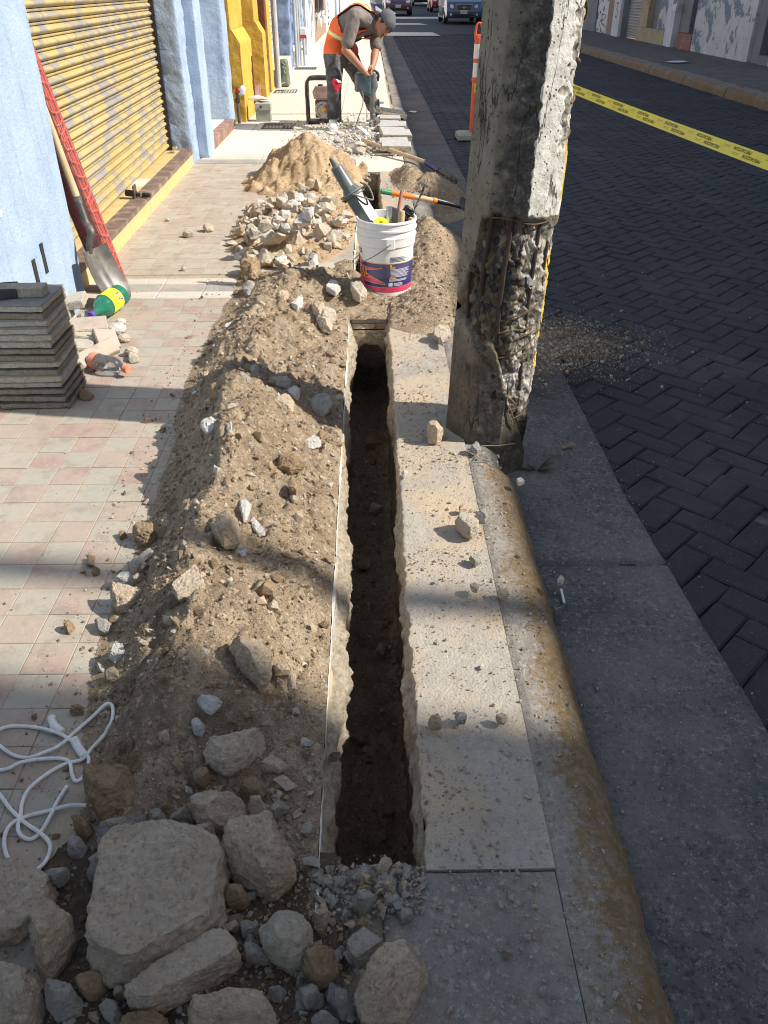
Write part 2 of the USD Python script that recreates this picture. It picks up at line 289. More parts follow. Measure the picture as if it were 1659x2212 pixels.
# roller shutter: yellow slats with grey spray scribbles (flat print)
g = Gr(); col = g.ramp(g.noise(4, 8), [(0.3, (0.35, 0.265, 0.10)), (0.7, (0.46, 0.36, 0.155))])
mp = g('mapping', vector='geo.position', scale=(0.01, 1.0, 1.25)) + '.vector'
for sc, w, off, amt in ((1.9, 0.022, 0.0, 0.75), (2.6, 0.02, 0.07, 0.7), (1.3, 0.02, -0.06, 0.6)):
    d = g.math('absolute', g.math('subtract', g.noise(sc, 1.5, 0.4, vec=mp, dist=0.6), 0.5 + off)); col = g.mix(g.math('multiply', g.math('subtract', 1.0, g.step(d, w * 0.6, w * 1.3)), amt), col, (0.215, 0.215, 0.235))
col = g.mix(g.math('multiply', g.step(g.noise(60, 8, 0.75, vec=mp), 0.56, 0.66), 0.35), col, (0.55, 0.51, 0.44)); col = g.mix(g.math('multiply', g.step(g.noise(1.2, 5, vec=mp), 0.5, 0.68), 0.45), col, (0.36, 0.31, 0.22))
g.end('shutter_yellow', col, 0.5, g.bump(g.noise(25, 4), 0.08, 0.004), specular_ior_level=0.4)
g = Gr(); col = g.ramp(g.noise(4, 8), [(0.3, (0.36, 0.35, 0.33)), (0.7, (0.47, 0.46, 0.43))])
col = g.mix(g.math('multiply', g.step(g.noise(7, 8, 0.7), 0.5, 0.66), 0.4), col, (0.22, 0.19, 0.16)); g.end('shutter_grey', col, 0.55)
g = Gr(); mp = g('mapping', vector='geo.position', scale=(1.0, 0.8, 2.2)) + '.vector'
d = g.math('absolute', g.math('subtract', g.noise(1.6, 1.0, 0.4, vec=mp, dist=0.4), 0.5)); col = g.mix(g.math('subtract', 1.0, g.step(d, 0.015, 0.03)), (0.52, 0.52, 0.50), (0.05, 0.05, 0.055)); g.end('scribbled_white', col, 0.6)
# ---- pole
g = Gr(); A = g.attr
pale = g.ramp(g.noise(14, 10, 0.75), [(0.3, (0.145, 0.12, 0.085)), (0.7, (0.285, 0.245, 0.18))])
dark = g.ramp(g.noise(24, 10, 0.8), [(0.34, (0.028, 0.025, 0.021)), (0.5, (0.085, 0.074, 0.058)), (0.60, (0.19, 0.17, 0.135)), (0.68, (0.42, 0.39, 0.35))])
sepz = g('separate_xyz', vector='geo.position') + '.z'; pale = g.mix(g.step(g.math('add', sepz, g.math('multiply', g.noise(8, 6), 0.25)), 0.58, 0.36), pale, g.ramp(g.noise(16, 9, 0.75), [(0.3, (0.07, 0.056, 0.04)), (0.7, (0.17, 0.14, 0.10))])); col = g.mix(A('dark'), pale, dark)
white = g.ramp(g.noise(22, 10, 0.75), [(0.34, (0.34, 0.32, 0.27)), (0.46, (0.56, 0.54, 0.47)), (0.62, (0.72, 0.71, 0.65))])
col = g.mix(g.step(g.math('add', A('white'), g.math('multiply', g.math('subtract', g.noise(40, 8, 0.75), 0.5), 0.9)), 0.42, 0.58), col, white)
col = g.mix(g.step(g.math('add', A('yellow'), g.math('multiply', g.math('subtract', g.noise(35, 6, 0.7), 0.5), 0.8)), 0.45, 0.55), col, (0.60, 0.38, 0.055))
pv_ = g('voronoi_texture', vector='geo.position', scale=62.0); pit = g.math('subtract', 1.0, g.step(pv_ + '.distance', 0.16, 0.27)); pit = g.math('multiply', pit, g.step(g.noise(30, 3), 0.44, 0.52))
col = g.mix(g.math('multiply', pit, 0.75), col, (0.05, 0.045, 0.04))
mpz = g('mapping', vector='geo.position', scale=(9.0, 9.0, 1.6)) + '.vector'
crk = g.math('absolute', g.math('subtract', g.noise(1.0, 7, 0.55, vec=mpz), 0.5)); crk = g.math('subtract', 1.0, g.step(crk, 0.003, 0.010)); crk = g.math('multiply', crk, g.step(g.noise(3, 3), 0.45, 0.55))
col = g.mix(g.math('multiply', crk, 0.85), col, (0.03, 0.026, 0.022))
vs = g('voronoi_texture', vector='geo.position', scale=44.0, randomness=1.0); sv = g('separate_color', color=vs + '.color')
agg = g.ramp(sv + '.r', [(0.0, (0.03, 0.031, 0.034)), (0.28, (0.07, 0.068, 0.066)), (0.40, (0.165, 0.128, 0.078)), (0.75, (0.11, 0.082, 0.048)), (1.0, (0.22, 0.185, 0.13))])
agg = g.mix(g.math('multiply', g.step(g.noise(7, 6), 0.48, 0.66), 0.45), agg, (0.25, 0.15, 0.06))
agg = g.mix(A('bleach'), agg, g.ramp(sv + '.g', [(0.0, (0.13, 0.13, 0.13)), (0.35, (0.33, 0.29, 0.22)), (0.6, (0.50, 0.46, 0.39)), (1.0, (0.70, 0.68, 0.62))]))  # broken concrete lightened towards the sun side, sunlight put into its colour
agg = g.mix(A('soot'), agg, (0.022, 0.02, 0.018)); col = g.mix(A('spall'), col, agg)  # darker tone low on the right and in random spots of the break
nm = g.bump(g.noise(120, 7, 0.75), 0.7, 0.006); nm = g.bump(g.math('subtract', 1.0, g.math('maximum', pit, crk)), 0.7, 0.006, nm)
nm = g.bump(g.math('multiply', vs + '.distance', A('spall')), 0.5, 0.01, nm); g.end('pole_concrete', col, 0.9, nm, specular_ior_level=0.2)
plain('rebar', (0.040, 0.023, 0.014), 0.85, 0.35, 40, 0.7, 200, 0.003); plain('rust_wire', (0.13, 0.075, 0.042), 0.85, 0.3, 50, 0.4)
# ---- objects
plain('wood', (0.52, 0.37, 0.20), 0.6, 0.15, 18, dust=(0.30, 0.22, 0.14), dustamt=0.4); plain('steel_worn', (0.13, 0.125, 0.115), 0.45, 0.25, 22, metallic=0.4, dust=(0.25, 0.21, 0.165), dustamt=0.6)
plain('steel_dark', (0.055, 0.048, 0.042), 0.5, 0.3, 20, dust=(0.25, 0.2, 0.15), dustamt=0.4); plain('steel_bright', (0.62, 0.62, 0.62), 0.28, 0.08, metallic=0.9); plain('black_metal', (0.018, 0.018, 0.02), 0.4, 0.3, 20)
plain('rubber', (0.022, 0.022, 0.023), 0.75, 0.3, 30); plain('cable_grey', (0.17, 0.17, 0.165), 0.6, 0.2); plain('cable_black', (0.03, 0.03, 0.03), 0.5)
plain('orange_plastic', (0.80, 0.115, 0.03), 0.45, 0.12, 9); plain('orange_pale', (0.72, 0.22, 0.12), 0.4); plain('white_sheet', (0.78, 0.76, 0.74), 0.4, 0.05)
plain('net_red', (0.76, 0.10, 0.06), 0.45, 0.2, 30); plain('net_core', (0.52, 0.10, 0.035), 0.6, 0.45, 14, 0.6, 60, 0.01)
plain('green_box', (0.115, 0.155, 0.095), 0.6, 0.2, 10, dust=(0.26, 0.28, 0.22), dustamt=0.5); plain('box_pale', (0.30, 0.315, 0.25), 0.6, 0.15, 10, dust=(0.42, 0.38, 0.3), dustamt=0.5)
plain('white_plastic', (0.78, 0.77, 0.75), 0.38, 0.05, 14, dust=(0.6, 0.55, 0.47), dustamt=0.35); plain('label_blue', (0.028, 0.026, 0.12), 0.4, 0.2, 12, dust=(0.4, 0.38, 0.42), dustamt=0.15)
plain('label_pink', (0.62, 0.045, 0.115), 0.4, 0.12, 12, dust=(0.7, 0.5, 0.5), dustamt=0.2); plain('label_yellow', (0.80, 0.47, 0.06), 0.4); plain('print_white', (0.62, 0.62, 0.66), 0.5); plain('print_black', (0.02, 0.02, 0.02), 0.5); plain('print_blue', (0.05, 0.05, 0.12), 0.5)
plain('tool_green', (0.072, 0.092, 0.088), 0.38, 0.2, 16, dust=(0.20, 0.205, 0.19), dustamt=0.5); plain('tool_teal', (0.05, 0.10, 0.108), 0.45, 0.2, 18, dust=(0.25, 0.26, 0.25), dustamt=0.4); plain('tool_grey', (0.14, 0.14, 0.135), 0.5, 0.25, 22, dust=(0.33, 0.31, 0.28), dustamt=0.5)
plain('handle_green', (0.02, 0.20, 0.10), 0.45, 0.15); plain('handle_orange', (0.80, 0.20, 0.035), 0.45, 0.15, 20); plain('tube_pink', (0.45, 0.16, 0.11), 0.6)
plain('tape_yellow', (0.66, 0.60, 0.03), 0.35, 0.08, 6, specular_ior_level=0.6); plain('rope_white', (0.72, 0.70, 0.66), 0.85, 0.12, 60, 0.6, 300, 0.004)
plain('bag_film', (0.7, 0.68, 0.66), 0.25, 0.1, 30); plain('paper', (0.7, 0.7, 0.68), 0.7); plain('leaf_dry', (0.22, 0.15, 0.06), 0.7, 0.3); plain('weed', (0.07, 0.10, 0.03), 0.7, 0.4)
plain('tank_paint', (0.52, 0.33, 0.27), 0.5, 0.2, 18, dust=(0.62, 0.57, 0.5), dustamt=0.75); plain('cover_metal', (0.47, 0.44, 0.39), 0.5, 0.2, 22, metallic=0.3, dust=(0.2, 0.17, 0.14), dustamt=0.4); plain('red_decal', (0.45, 0.05, 0.04), 0.5)
# person
plain('skin', (0.36, 0.17, 0.095), 0.55, 0.1, 12); plain('hair', (0.012, 0.01, 0.009), 0.7); plain('shirt', (0.165, 0.135, 0.12), 0.9, 0.15, 12, 0.5, 30, 0.02, dust=(0.3, 0.26, 0.22), dustamt=0.3); plain('vest', (0.84, 0.13, 0.025), 0.6, 0.1, 9, 0.4, 28, 0.015)
plain('vest_trim', (0.02, 0.018, 0.018), 0.8); plain('reflective', (0.72, 0.78, 0.20), 0.35, 0.1); plain('reflective_silver', (0.7, 0.7, 0.7), 0.3)
plain('trousers', (0.052, 0.052, 0.056), 0.9, 0.25, 10, 0.6, 26, 0.02, dust=(0.26, 0.25, 0.24), dustamt=0.4); plain('red_cloth', (0.55, 0.02, 0.045), 0.8, 0.2); plain('shoe_white', (0.70, 0.68, 0.63), 0.7, 0.12, 30); plain('cap_cloth', (0.10, 0.10, 0.105), 0.85, 0.15, 30, 0.4); plain('cap_brim', (0.24, 0.24, 0.245), 0.85, 0.1, 60); plain('eye_dark', (0.01, 0.01, 0.01), 0.3); plain('lip', (0.25, 0.09, 0.07), 0.5)
# vehicles
def paint(name, c, rough=0.28, metal=0.3): plain(name, c, rough, 0.05, 3, metallic=metal, coat_weight=0.6)
paint('car_slate', (0.085, 0.105, 0.145)); paint('car_maroon', (0.085, 0.035, 0.05)); paint('car_red', (0.36, 0.02, 0.03)); paint('car_dark', (0.03, 0.03, 0.034))
plain('glass_dark', (0.012, 0.013, 0.015), 0.06, 0.05, specular_ior_level=0.8); plain('lamp_glass', (0.62, 0.62, 0.6), 0.12, 0.1, specular_ior_level=0.8); plain('chrome', (0.7, 0.7, 0.7), 0.15, 0.05, metallic=1.0); plain('plastic_black', (0.015, 0.015, 0.016), 0.5); plain('plate', (0.55, 0.56, 0.42), 0.5)
# clear and tinted plastic
def film(name, col, dens=0.75):
    g = Gr(); f = g('fresnel', IOR=1.45) + '.fac'
    t = g('transparent_bsdf', color=col) + '.BSDF'; gl = g('glossy_bsdf', color=(1, 1, 1), roughness=0.06) + '.BSDF'; d = g('diffuse_bsdf', color=S(col, 0.8)) + '.BSDF'; tr = g('translucent_bsdf', color=col) + '.BSDF'
    dd = g('mix_closure', fac=0.5, closure1=d, closure2=tr) + '.closure'; a = g('mix_closure', fac=float(dens), closure1=t, closure2=dd) + '.closure'; b = g('mix_closure', fac=f, closure1=a, closure2=gl) + '.closure'
    MT[name] = usdkit.material(stage, '/World/Looks/' + name, g.n, g.l, surface=b)
film('clear_plastic', (0.9, 0.9, 0.9), 0.10); film('green_plastic', (0.10, 0.50, 0.33), 0.5); plain('yellow_label', (0.80, 0.72, 0.03), 0.4, 0.05); plain('cap_purple', (0.10, 0.04, 0.30), 0.4)
# ---------------------------------------------------------------- terrain heights
RY = [(640, 572, .10), (560, 640, .13), (510, 700, .15), (522, 745, .10), (475, 835, .20), (470, 900, .22), (470, 985, .21), (440, 1090, .14), (410, 1180, .13), (412, 1270, .19), (365, 1380, .13), (330, 1480, .14), (310, 1570, .08)]
_rc = np.array([np.append(G(u, v, h * 1.15)[:2], h * 1.15) for u, v, h in RY]); _rc = _rc[np.argsort(_rc[:, 1])]
_rc = np.vstack([[-0.36, 0.70, 0.0], [-0.40, 0.95, 0.04], _rc, [-0.30, 4.55, 0.0]])
_tl = np.array([G(u, v)[:2] for u, v in [(505, 585), (425, 775), (385, 830), (365, 960), (310, 1110), (285, 1180), (235, 1300), (205, 1400), (165, 1560), (165, 1700)]]); _tl = _tl[np.argsort(_tl[:, 1])]
TRL, TRR = -0.103, 0.090                                   # trench edges
def ridge(x, y):
    x, y = np.broadcast_arrays(np.asarray(x, float), np.asarray(y, float)); wob = 0.05 * fbm2(x, y, 5.0, 3, 3)
    xc = np.interp(y, _rc[:, 1], _rc[:, 0]) + wob; h = np.interp(y, _rc[:, 1], _rc[:, 2], left=0, right=0); xl = np.minimum(np.interp(y, _tl[:, 1], _tl[:, 0]), xc - 0.07) + 0.5 * wob
    end = sstep(0.62, 0.95, y) * (1 - sstep(4.3, 4.6, y))
    a = np.clip((x - xl) / (xc - xl), 0, 1) ** 1.75; b = np.clip((TRL - x) / (TRL - xc), 0, 1)
    z = np.where(x < xc, h * a, 0.012 * end + (h - 0.012) * np.power(b, 0.9)); z = np.where(x > TRL, 0.012 * end, z)
    z = z - 0.012 * np.exp(-((x - xc) / 0.03) ** 2) * (h > 0.02)
    am = np.clip(z / 0.05, 0, 1) * end; r1 = fbm2(x, y, 15, 3, 8)
    return z * end + am * (0.085 * fbm2(x, y, 5.5, 3, 1) + 0.026 * fbm2(x, y, 20, 3, 2) + 0.014 * fbm2(x, y, 60, 2, 4) + 0.016 * sstep(0.0, 0.12, r1)) - 0.004 * (z <= 0)
def mound(x, y, cx, cy, rx, ry, h, base=0.0, p=1.0, rot=0.0, seed=5, cone=0.6):
    wild = 1.5 if h < .06 else .95 if h > .3 else .5; x, y = np.broadcast_arrays(np.asarray(x, float), np.asarray(y, float)); dx, dy = x - cx, y - cy; c, s = math.cos(rot), math.sin(rot)
    d = np.hypot((dx * c + dy * s) / rx, (-dx * s + dy * c) / ry) * (1 + wild * fbm2(x, y, 4 if wild < .9 else 5 if wild < 1 else 7, 4, seed)); t = np.clip(1 - d, 0, 1)
    z = h * (cone * t + (1 - cone) * sstep(0, 1, t)) ; am = np.clip(z / 0.05, 0, 1)
    return base + z + am * (0.05 * fbm2(x, y, 8, 3, seed + 1) + 0.035 * fbm2(x, y, 24, 3, seed + 2) + 0.015 * fbm2(x, y, 60, 2, seed + 3)) - 0.004 * (t <= 0)
MOUNDS = {   # name: (args)
    'bridge': (0.0, 4.10, 0.62, 0.50, 0.055, 0.0), 'sand': (-0.50, 7.0, 0.50, 0.62, 0.36, 0.0), 'sandfoot': (-0.38, 6.2, 0.42, 0.75, 0.10, 0.0), 'rubbleheap': (-0.50, 5.35, 0.40, 0.80, 0.13, 0.0),
    'beside': (0.34, 4.85, 0.25, 0.72, 0.21, 0.0), 'near': (0.28, 3.86, 0.27, 0.34, 0.085, 0.0), 'kerbside': (0.50, 6.75, 0.40, 0.66, 0.235, -0.13), 'kerbtop': (0.33, 7.0, 0.16, 0.5, 0.11, 0.0), 'street': (0.74, 3.38, 0.33, 0.30, 0.0, -0.139), 'front': (-0.30, 0.72, 0.40, 0.50, 0.035, -0.01)}
_seed = {k: 10 + 7 * i for i, k in enumerate(MOUNDS)}
def mz(k, x, y):
    a = MOUNDS[k]; return mound(x, y, *a, seed=_seed[k])
def base_z(x, y): return np.where(np.asarray(x) > 0.90, -0.147, np.where(np.asarray(x) > 0.47, -0.135, 0.0)) + 0 * np.asarray(y)
def land(x, y):
    z = np.maximum(base_z(x, y), ridge(x, y))
    for k in MOUNDS: z = np.maximum(z, mz(k, x, y))
    return z
def hit(u, v):
    """where the line of sight through the print's point meets the ground or a heap"""
    d = ray(u, v); t0 = (0.5 - EYE) / d[2]; t1 = (-0.14 - EYE) / d[2]; t = np.linspace(t0, t1, 700); p = CAM + t[:, None] * d
    under = p[:, 2] <= land(p[:, 0], p[:, 1]); i = int(np.argmax(under)) if under.any() else len(t) - 1
    return p[i]

# ---------------------------------------------------------------- the setting
def struct(name, mesh, m, parent=None, **k): return obj(name, mesh, m, parent, kind=None if parent is not None else 'structure', **k)
def setting(name, label): return thing(name, label, None, kind='structure')
b = MB(); b.quad((-400, -400, -0.9), (400, -400, -0.9), (400, 600, -0.9), (-400, 600, -0.9)); struct('ground', b.mesh(), 'earth', label='bare earth far around the street')
# --- road
rd = setting('road', 'dark street paved with herringbone blocks, mostly in shade')
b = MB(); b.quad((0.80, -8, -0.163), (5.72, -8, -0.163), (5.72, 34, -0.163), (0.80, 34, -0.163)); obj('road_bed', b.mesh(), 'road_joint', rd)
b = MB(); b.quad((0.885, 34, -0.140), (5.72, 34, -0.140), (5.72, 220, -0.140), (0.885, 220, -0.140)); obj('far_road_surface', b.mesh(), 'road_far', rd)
def paver_mesh(L, W, r, seed):
    q = np.random.default_rng(seed); P = []
    for z, ins in ((-0.045, 0.0), (-0.006, 0.0), (0.0, 0.006)):
        for sx, sy in ((-1, -1), (1, -1), (1, 1), (-1, 1)):
            P.append((sx * (L / 2 - ins - (0.005 if z > -0.001 else 0)), sy * (W / 2 - ins), z + (q.uniform(-.002, .002) if z > -0.02 else 0)))
    f = []
    for k in (0, 4):
        for j in range(4): a, c = k + j, k + (j + 1) % 4; f += [[a, c, c + 4], [a, c + 4, a + 4]]
    f += [[8, 9, 10], [8, 10, 11]]; return np.array(P), np.array(f)
pvm = [paver_mesh(0.1965, 0.0965, 0, s) for s in range(5)]
places = []; c45 = math.cos(math.pi / 4)
for i in range(-260, 360):
    for j in range(-110, 110):
        # herringbone lattice in units of the block width
        a0 = i; k = j
        hx, hy = a0 + 2 * k, a0 - 2 * k
        for (cx, cy, rot) in (((hx + 1.0) * 0.1, (hy + 0.5) * 0.1, 0), ((hx + 2.5) * 0.1, (hy + 0.0) * 0.1, 1)):
            X = c45 * (cx - cy); Y_ = c45 * (cx + cy)
            if 0.78 < X + 0.92 < 5.82 and 1.2 < Y_ < 34: places.append((X + 0.92, Y_, rot))
places = [p for p in places if 0.80 < p[0] < 5.80]
def seen(x, y, z=-.13):
    p = np.array([x, y, z]) - CAM; w = p @ FWD; return w > 0 and -40 < CX + FP * (p @ RGT) / w < 1700 and CY - FP * (p @ UPV) / w < 2250 and CY - FP * (p @ UPV) / w > -10
places = [p for p in places if seen(p[0], p[1])]; places.sort(key=lambda p: p[1] ** 2 + p[0] ** 2)
V, F, n = [], [], 0; q = np.random.default_rng(3)
for i, (x, y, rot) in enumerate(places):
    a = math.pi / 4 + rot * math.pi / 2 + q.normal(0, 0.02); dz = q.normal(-0.1455, 0.0016); v, f = pvm[i % 5]; R = np.array([[math.cos(a), -math.sin(a), 0], [math.sin(a), math.cos(a), 0], [0, 0, 1]]); w = v @ R.T
    w[:, 2] += w[:, 0] * q.normal(0, 0.009) + w[:, 1] * q.normal(0, 0.009)
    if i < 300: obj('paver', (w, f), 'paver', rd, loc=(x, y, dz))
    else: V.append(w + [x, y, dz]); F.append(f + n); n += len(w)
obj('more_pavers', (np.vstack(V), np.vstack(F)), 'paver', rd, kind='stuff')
b = MB()
for v0, v1, u0, u1 in ((69.5, 77.5, 780, 953), (50, 53.5, 760, 925), (36.5, 40.5, 780, 968)):
    b.quad(*[tuple(G(u, v, -0.129)) for u, v in ((u0, v1), (u1, v1), (u1 - 20, v0), (u0, v0))])
obj('painted_marking', b.mesh(), 'road_paint', rd)
# --- gutter slabs
gt = setting('gutter', 'grey concrete gutter strip along the kerb')
for y0, y1 in ((-1.2, 1.93), (1.93, 4.3), (4.3, 7.0), (7.0, 9.6), (9.6, 12.4), (12.4, 15.2), (15.2, 18), (18, 24), (24, 34), (34, 60), (60, 150)):
    st = 0.02 if y0 < 5 else 0.06 if y0 < 13 else 0.3; ys = np.append(np.arange(y0 + 0.004, y1 - 0.004, st * (1 if y0 < 30 else 8)), y1 - 0.004); xs = np.linspace(0.40, 0.895, 26)
    P = np.stack(np.meshgrid(xs, ys), -1); X, Y_ = P[..., 0], P[..., 1]; X = X + 0.055 * np.clip((2.3 - Y_) / 1.0, 0, 1.4) * (X - .40) / .495; X = X + np.where(np.arange(26) == 25, 0.012 * fbm2(0 * Y_, Y_, 9, 3, 8) * 2, 0); Y_ = Y_ + np.where(np.arange(len(ys))[:, None] == len(ys) - 1, 0.02 * fbm2(X, 0 * X, 9, 3, 11), 0)
    Z = -0.134 + 0.006 * fbm2(X, Y_, 4, 3, 9) + 0.004 * fbm2(X, Y_, 40, 2, 10); Z[:, -1] -= 0.03; Z[0] -= 0.02; Z[-1] -= 0.02
    obj('gutter_slab', sheet(np.stack([X, Y_, Z], -1)), 'gutter', gt, smooth=True)
# --- kerb
kb = setting('kerb', 'concrete kerb with worn yellow paint beside the gutter')
prof = np.array([(0.326, -0.02, 0), (0.327, -0.002, 0.1), (0.345, 0.002, 0.22), (0.37, 0.002, .36), (0.395, 0.001, .46), (0.418, -0.002, .58), (0.440, -0.010, .80), (0.458, -0.024, .95), (0.472, -0.045, .85), (0.482, -0.07, .74), (0.489, -0.10, .7), (0.495, -0.15, .7)])
pr = np.array([np.interp(np.linspace(0, 11, 56), np.arange(12), prof[:, k]) for k in range(3)]).T
def kerb(y0, y1, st, endround=False):
    ys = np.arange(y0, y1 + st / 2, st); P = np.zeros((len(ys), len(pr), 3)); P[..., 0] = pr[:, 0]; P[..., 1] = ys[:, None]; P[..., 2] = pr[:, 1]
    nz = fbm2(P[..., 0] * 1 + P[..., 2], P[..., 1], 12, 4, 21) * 0.012 + fbm2(P[..., 0] + P[..., 2], P[..., 1], 60, 2, 22) * 0.005; P[..., 2] += nz * 0.6; P[..., 0] += nz * sstep(0.42, 0.48, P[..., 0])
    if endround:
        t = sstep(y1 - 0.10, y1, P[..., 1]); P[..., 0] = np.where(P[..., 0] > 0.36, P[..., 0] - (P[..., 0] - 0.36) * 0.55 * t ** 2, P[..., 0])
    for i, e in ((0, 0), (-1, len(ys) - 1)): P[i, :, 2] = np.minimum(P[i, :, 2], -0.03 if not (endround and i == -1) else -0.14)
    pt = np.broadcast_to(pr[:, 2], P.shape[:2]).ravel(); return P, pt
P, pt = kerb(-0.6, 2.34, 0.012, True); obj('kerb_stone', sheet(P), 'kerb_paint', kb, smooth=True, pv={'paint': pt})
for k in range(28):
    y0 = 2.95 + k * 1.5; P, pt = kerb(y0 + 0.006, y0 + 1.494, 0.03 if k < 5 else 0.25); obj('kerb_stone', sheet(P), 'slab_old' if k < 30 else 'kerb_paint', kb, smooth=True)
P, pt = kerb(45, 150, 5); obj('kerb_stone', sheet(P), 'slab_old', kb)
# --- sidewalk
sw = setting('sidewalk', 'sidewalk of small red and grey tiles beside the blue wall')
b = MB(); b.quad((-2.0, -3, -0.0024), (-0.62, -3, -0.0024), (-0.62, 4.35, -0.0024), (-2.0, 4.35, -0.0024)); b.quad((-2.0, 4.35, -0.0045), (-0.43, 4.35, -0.0045), (-0.43, 10.2, -0.0045), (-2.0, 10.2, -0.0045)); b.quad((-2.2, 10.2, -0.014), (0.33, 10.2, -0.014), (0.33, 150, -0.014), (-2.2, 150, -0.014)); obj('mortar_bed', b.mesh(), 'joint_bed', sw)
def tile_mesh(w, seed):
    q = np.random.default_rng(seed); h = w / 2; P = []
    for z, i in ((-0.02, 0), (-0.0010, 0), (0, 0.0012)):
        for sx, sy in ((-1, -1), (1, -1), (1, 1), (-1, 1)): P.append((sx * (h - i), sy * (h - i), z))
    f = []
    for k in (0, 4):
        for j in range(4): a, c = k + j, k + (j + 1) % 4; f += [[a, c, c + 4], [a, c + 4, a + 4]]
    return np.array(P), np.array(f + [[8, 9, 10], [8, 10, 11]])
TW = 0.1065; tm_ = tile_mesh(TW - 0.0017, 0); cells = []
for j in range(-12, 70):
    for i in range(-14, 7):
        x = -0.775 + i * TW; y = 1.411 + j * TW
        if y > 7.78 or (4.0 < y < 4.40) or x < -1.56 or x > (-0.6 if y < 4.3 else -0.16): continue
        cells.append((x, y, (i + j) % 2, y > 4.3))
def show(c):
    p = np.array([c[0], c[1], 0]) - CAM; w = p @ FWD; u, v = CX + FP * (p @ RGT) / w, CY - FP * (p @ UPV) / w; return w > 0 and -60 < u < 1700 and v < 2250 and ridge(c[0], c[1]) < 0.004
vis = sorted([c for c in cells if show(c)], key=lambda c: c[1]); hid = [c for c in cells if not show(c)]
q = np.random.default_rng(5); R_ = {m: MB() for m in ('tile_red', 'tile_grey', 'tile_red_pale', 'tile_grey_pale')}
for k, c in enumerate(vis + hid):
    red = c[2] == 0 if not c[3] else q.random() < 0.42
    if q.random() < 0.06: red = not red
    m = ('tile_red' if red else 'tile_grey') + ('_pale' if c[3] else '')
    if k < min(300, len(vis)): obj('tile', tm_, m, sw, loc=(c[0], c[1], q.normal(0, 0.0007)))
    else: R_[m].add(tm_[0] + [c[0], c[1], q.normal(0, 0.0006)], tm_[1])
for m, r in R_.items():
    if r.v: obj('more_tiles', r.mesh(), m, sw, kind='stuff')
b = MB()
for y0, y1, m in ((4.275, 4.375, 'band_concrete'), (4.155, 4.27, 'band_dark'), (4.045, 4.15, 'band_concrete')):
    for x0, x1 in ((-1.55, -1.11), (-1.105, -0.88), (-0.875, -0.42)): obj('border_slab', MB().box(x0, x1, y0, y1, -0.03, 0.001, 0.003).mesh(), m, sw)
for x0, x1 in ((-1.55, -1.0), (-0.995, -0.52), (-0.515, -0.12)):
    obj('border_slab', MB().box(x0, x1, 7.79, 7.96, -0.03, 0.001, 0.004).mesh(), 'band_dark', sw); obj('border_slab', MB().box(x0, x1, 7.97, 8.2, -0.03, 0.001, 0.004).mesh(), 'band_concrete', sw)
k = 0
for j in range(24):
    for i in range(6):
        x0, y0 = -1.60 + i * 0.315, 8.21 + j * 0.315 + (0.1 if j > 8 else 0)
        if y0 < 10.2 and x0 > -0.4: continue
        obj('paving_slab', MB().box(x0, x0 + 0.311, y0, y0 + 0.311, -0.03, 0.001 + q.normal(0, 0.0008), 0.003).mesh(), 'far_pavement', sw)
b = MB(); b.quad((-2.2, 15.9, -0.002), (0.30, 15.9, -0.002), (0.30, 150, -0.002), (-2.2, 150, -0.002)); obj('far_pavement', b.mesh(), 'far_pavement', sw)
# concrete strips either side of the trench, edges broken towards it
def strip(y0, y1, edge, x_far, seed, st=0.008, jag=0.012, zt=0.0, nb=34, end_j=0.0):
    ys = np.arange(y0, y1 + st / 2, st); s = np.sign(x_far - edge); e = edge - s * jag * (1.3 * fbm(np.stack([0 * ys, ys, 0 * ys], -1), 4.3, 2, seed) + 1.2 * np.maximum(fbm(np.stack([0 * ys, ys, 0 * ys], -1), 17, 4, seed + 1), -.1) + .7 * fbm(np.stack([0 * ys, ys, 0 * ys], -1), 70, 2, seed + 2))
    cols = []
    for k, (dx, z) in enumerate(((0.004, -0.11), (-0.002, -0.085), (0.006, -0.06), (0.0, -0.035), (-0.002, -0.012), (0.001, -0.002))):
        w = 0.012 * fbm(np.stack([0 * ys + k * .03, ys, 0 * ys + z], -1), 30, 3, seed + 2) * (0.2 if z > -0.02 else 1.3); cols.append(np.stack([e - s * (w - dx * 0.6), ys, 0 * ys + z + zt], -1))
    for t in np.linspace(0.004, 1, nb):
        x = e + s * 0.002 + (x_far - e) * t; cols.append(np.stack([x, ys, zt + 0.004 * fbm(np.stack([x, ys, 0 * ys], -1), 9, 3, seed + 3) + 0.003 * fbm(np.stack([x, ys, 0 * ys], -1), 45, 2, seed + 4)], -1))
    cols.append(np.stack([0 * ys + x_far, ys, 0 * ys - 0.1 + zt], -1)); P = np.stack(cols, 1)
    if s < 0: P = P[:, ::-1]
    P = np.concatenate([P[:1], P, P[-1:]]); P[0, :, 2] = np.minimum(P[0, :, 2], -0.05); P[-1, :, 2] = np.minimum(P[-1, :, 2], -0.05); return sheet(P)
obj('concrete_slab', strip(0.849, 2.472, TRR, 0.325, 31), 'slab_concrete', sw, smooth=50); obj('concrete_slab', strip(2.476, 3.9, TRR, 0.325, 41), 'slab_concrete', sw, smooth=50); obj('concrete_slab', strip(3.905, 7.36, TRR, 0.32, 51, 0.02), 'slab_concrete', sw, smooth=50)
obj('concrete_slab', strip(-0.5, 0.846, 0.012, 0.323, 61, jag=0.006, zt=-0.003), 'slab_old', sw, smooth=50); obj('concrete_slab', strip(0.35, 3.9, TRL, -0.66, 71), 'slab_concrete', sw, smooth=50); obj('concrete_slab', strip(4.38, 7.36, TRL + .015, -0.42, 81, 0.02), 'slab_concrete', sw, smooth=50)
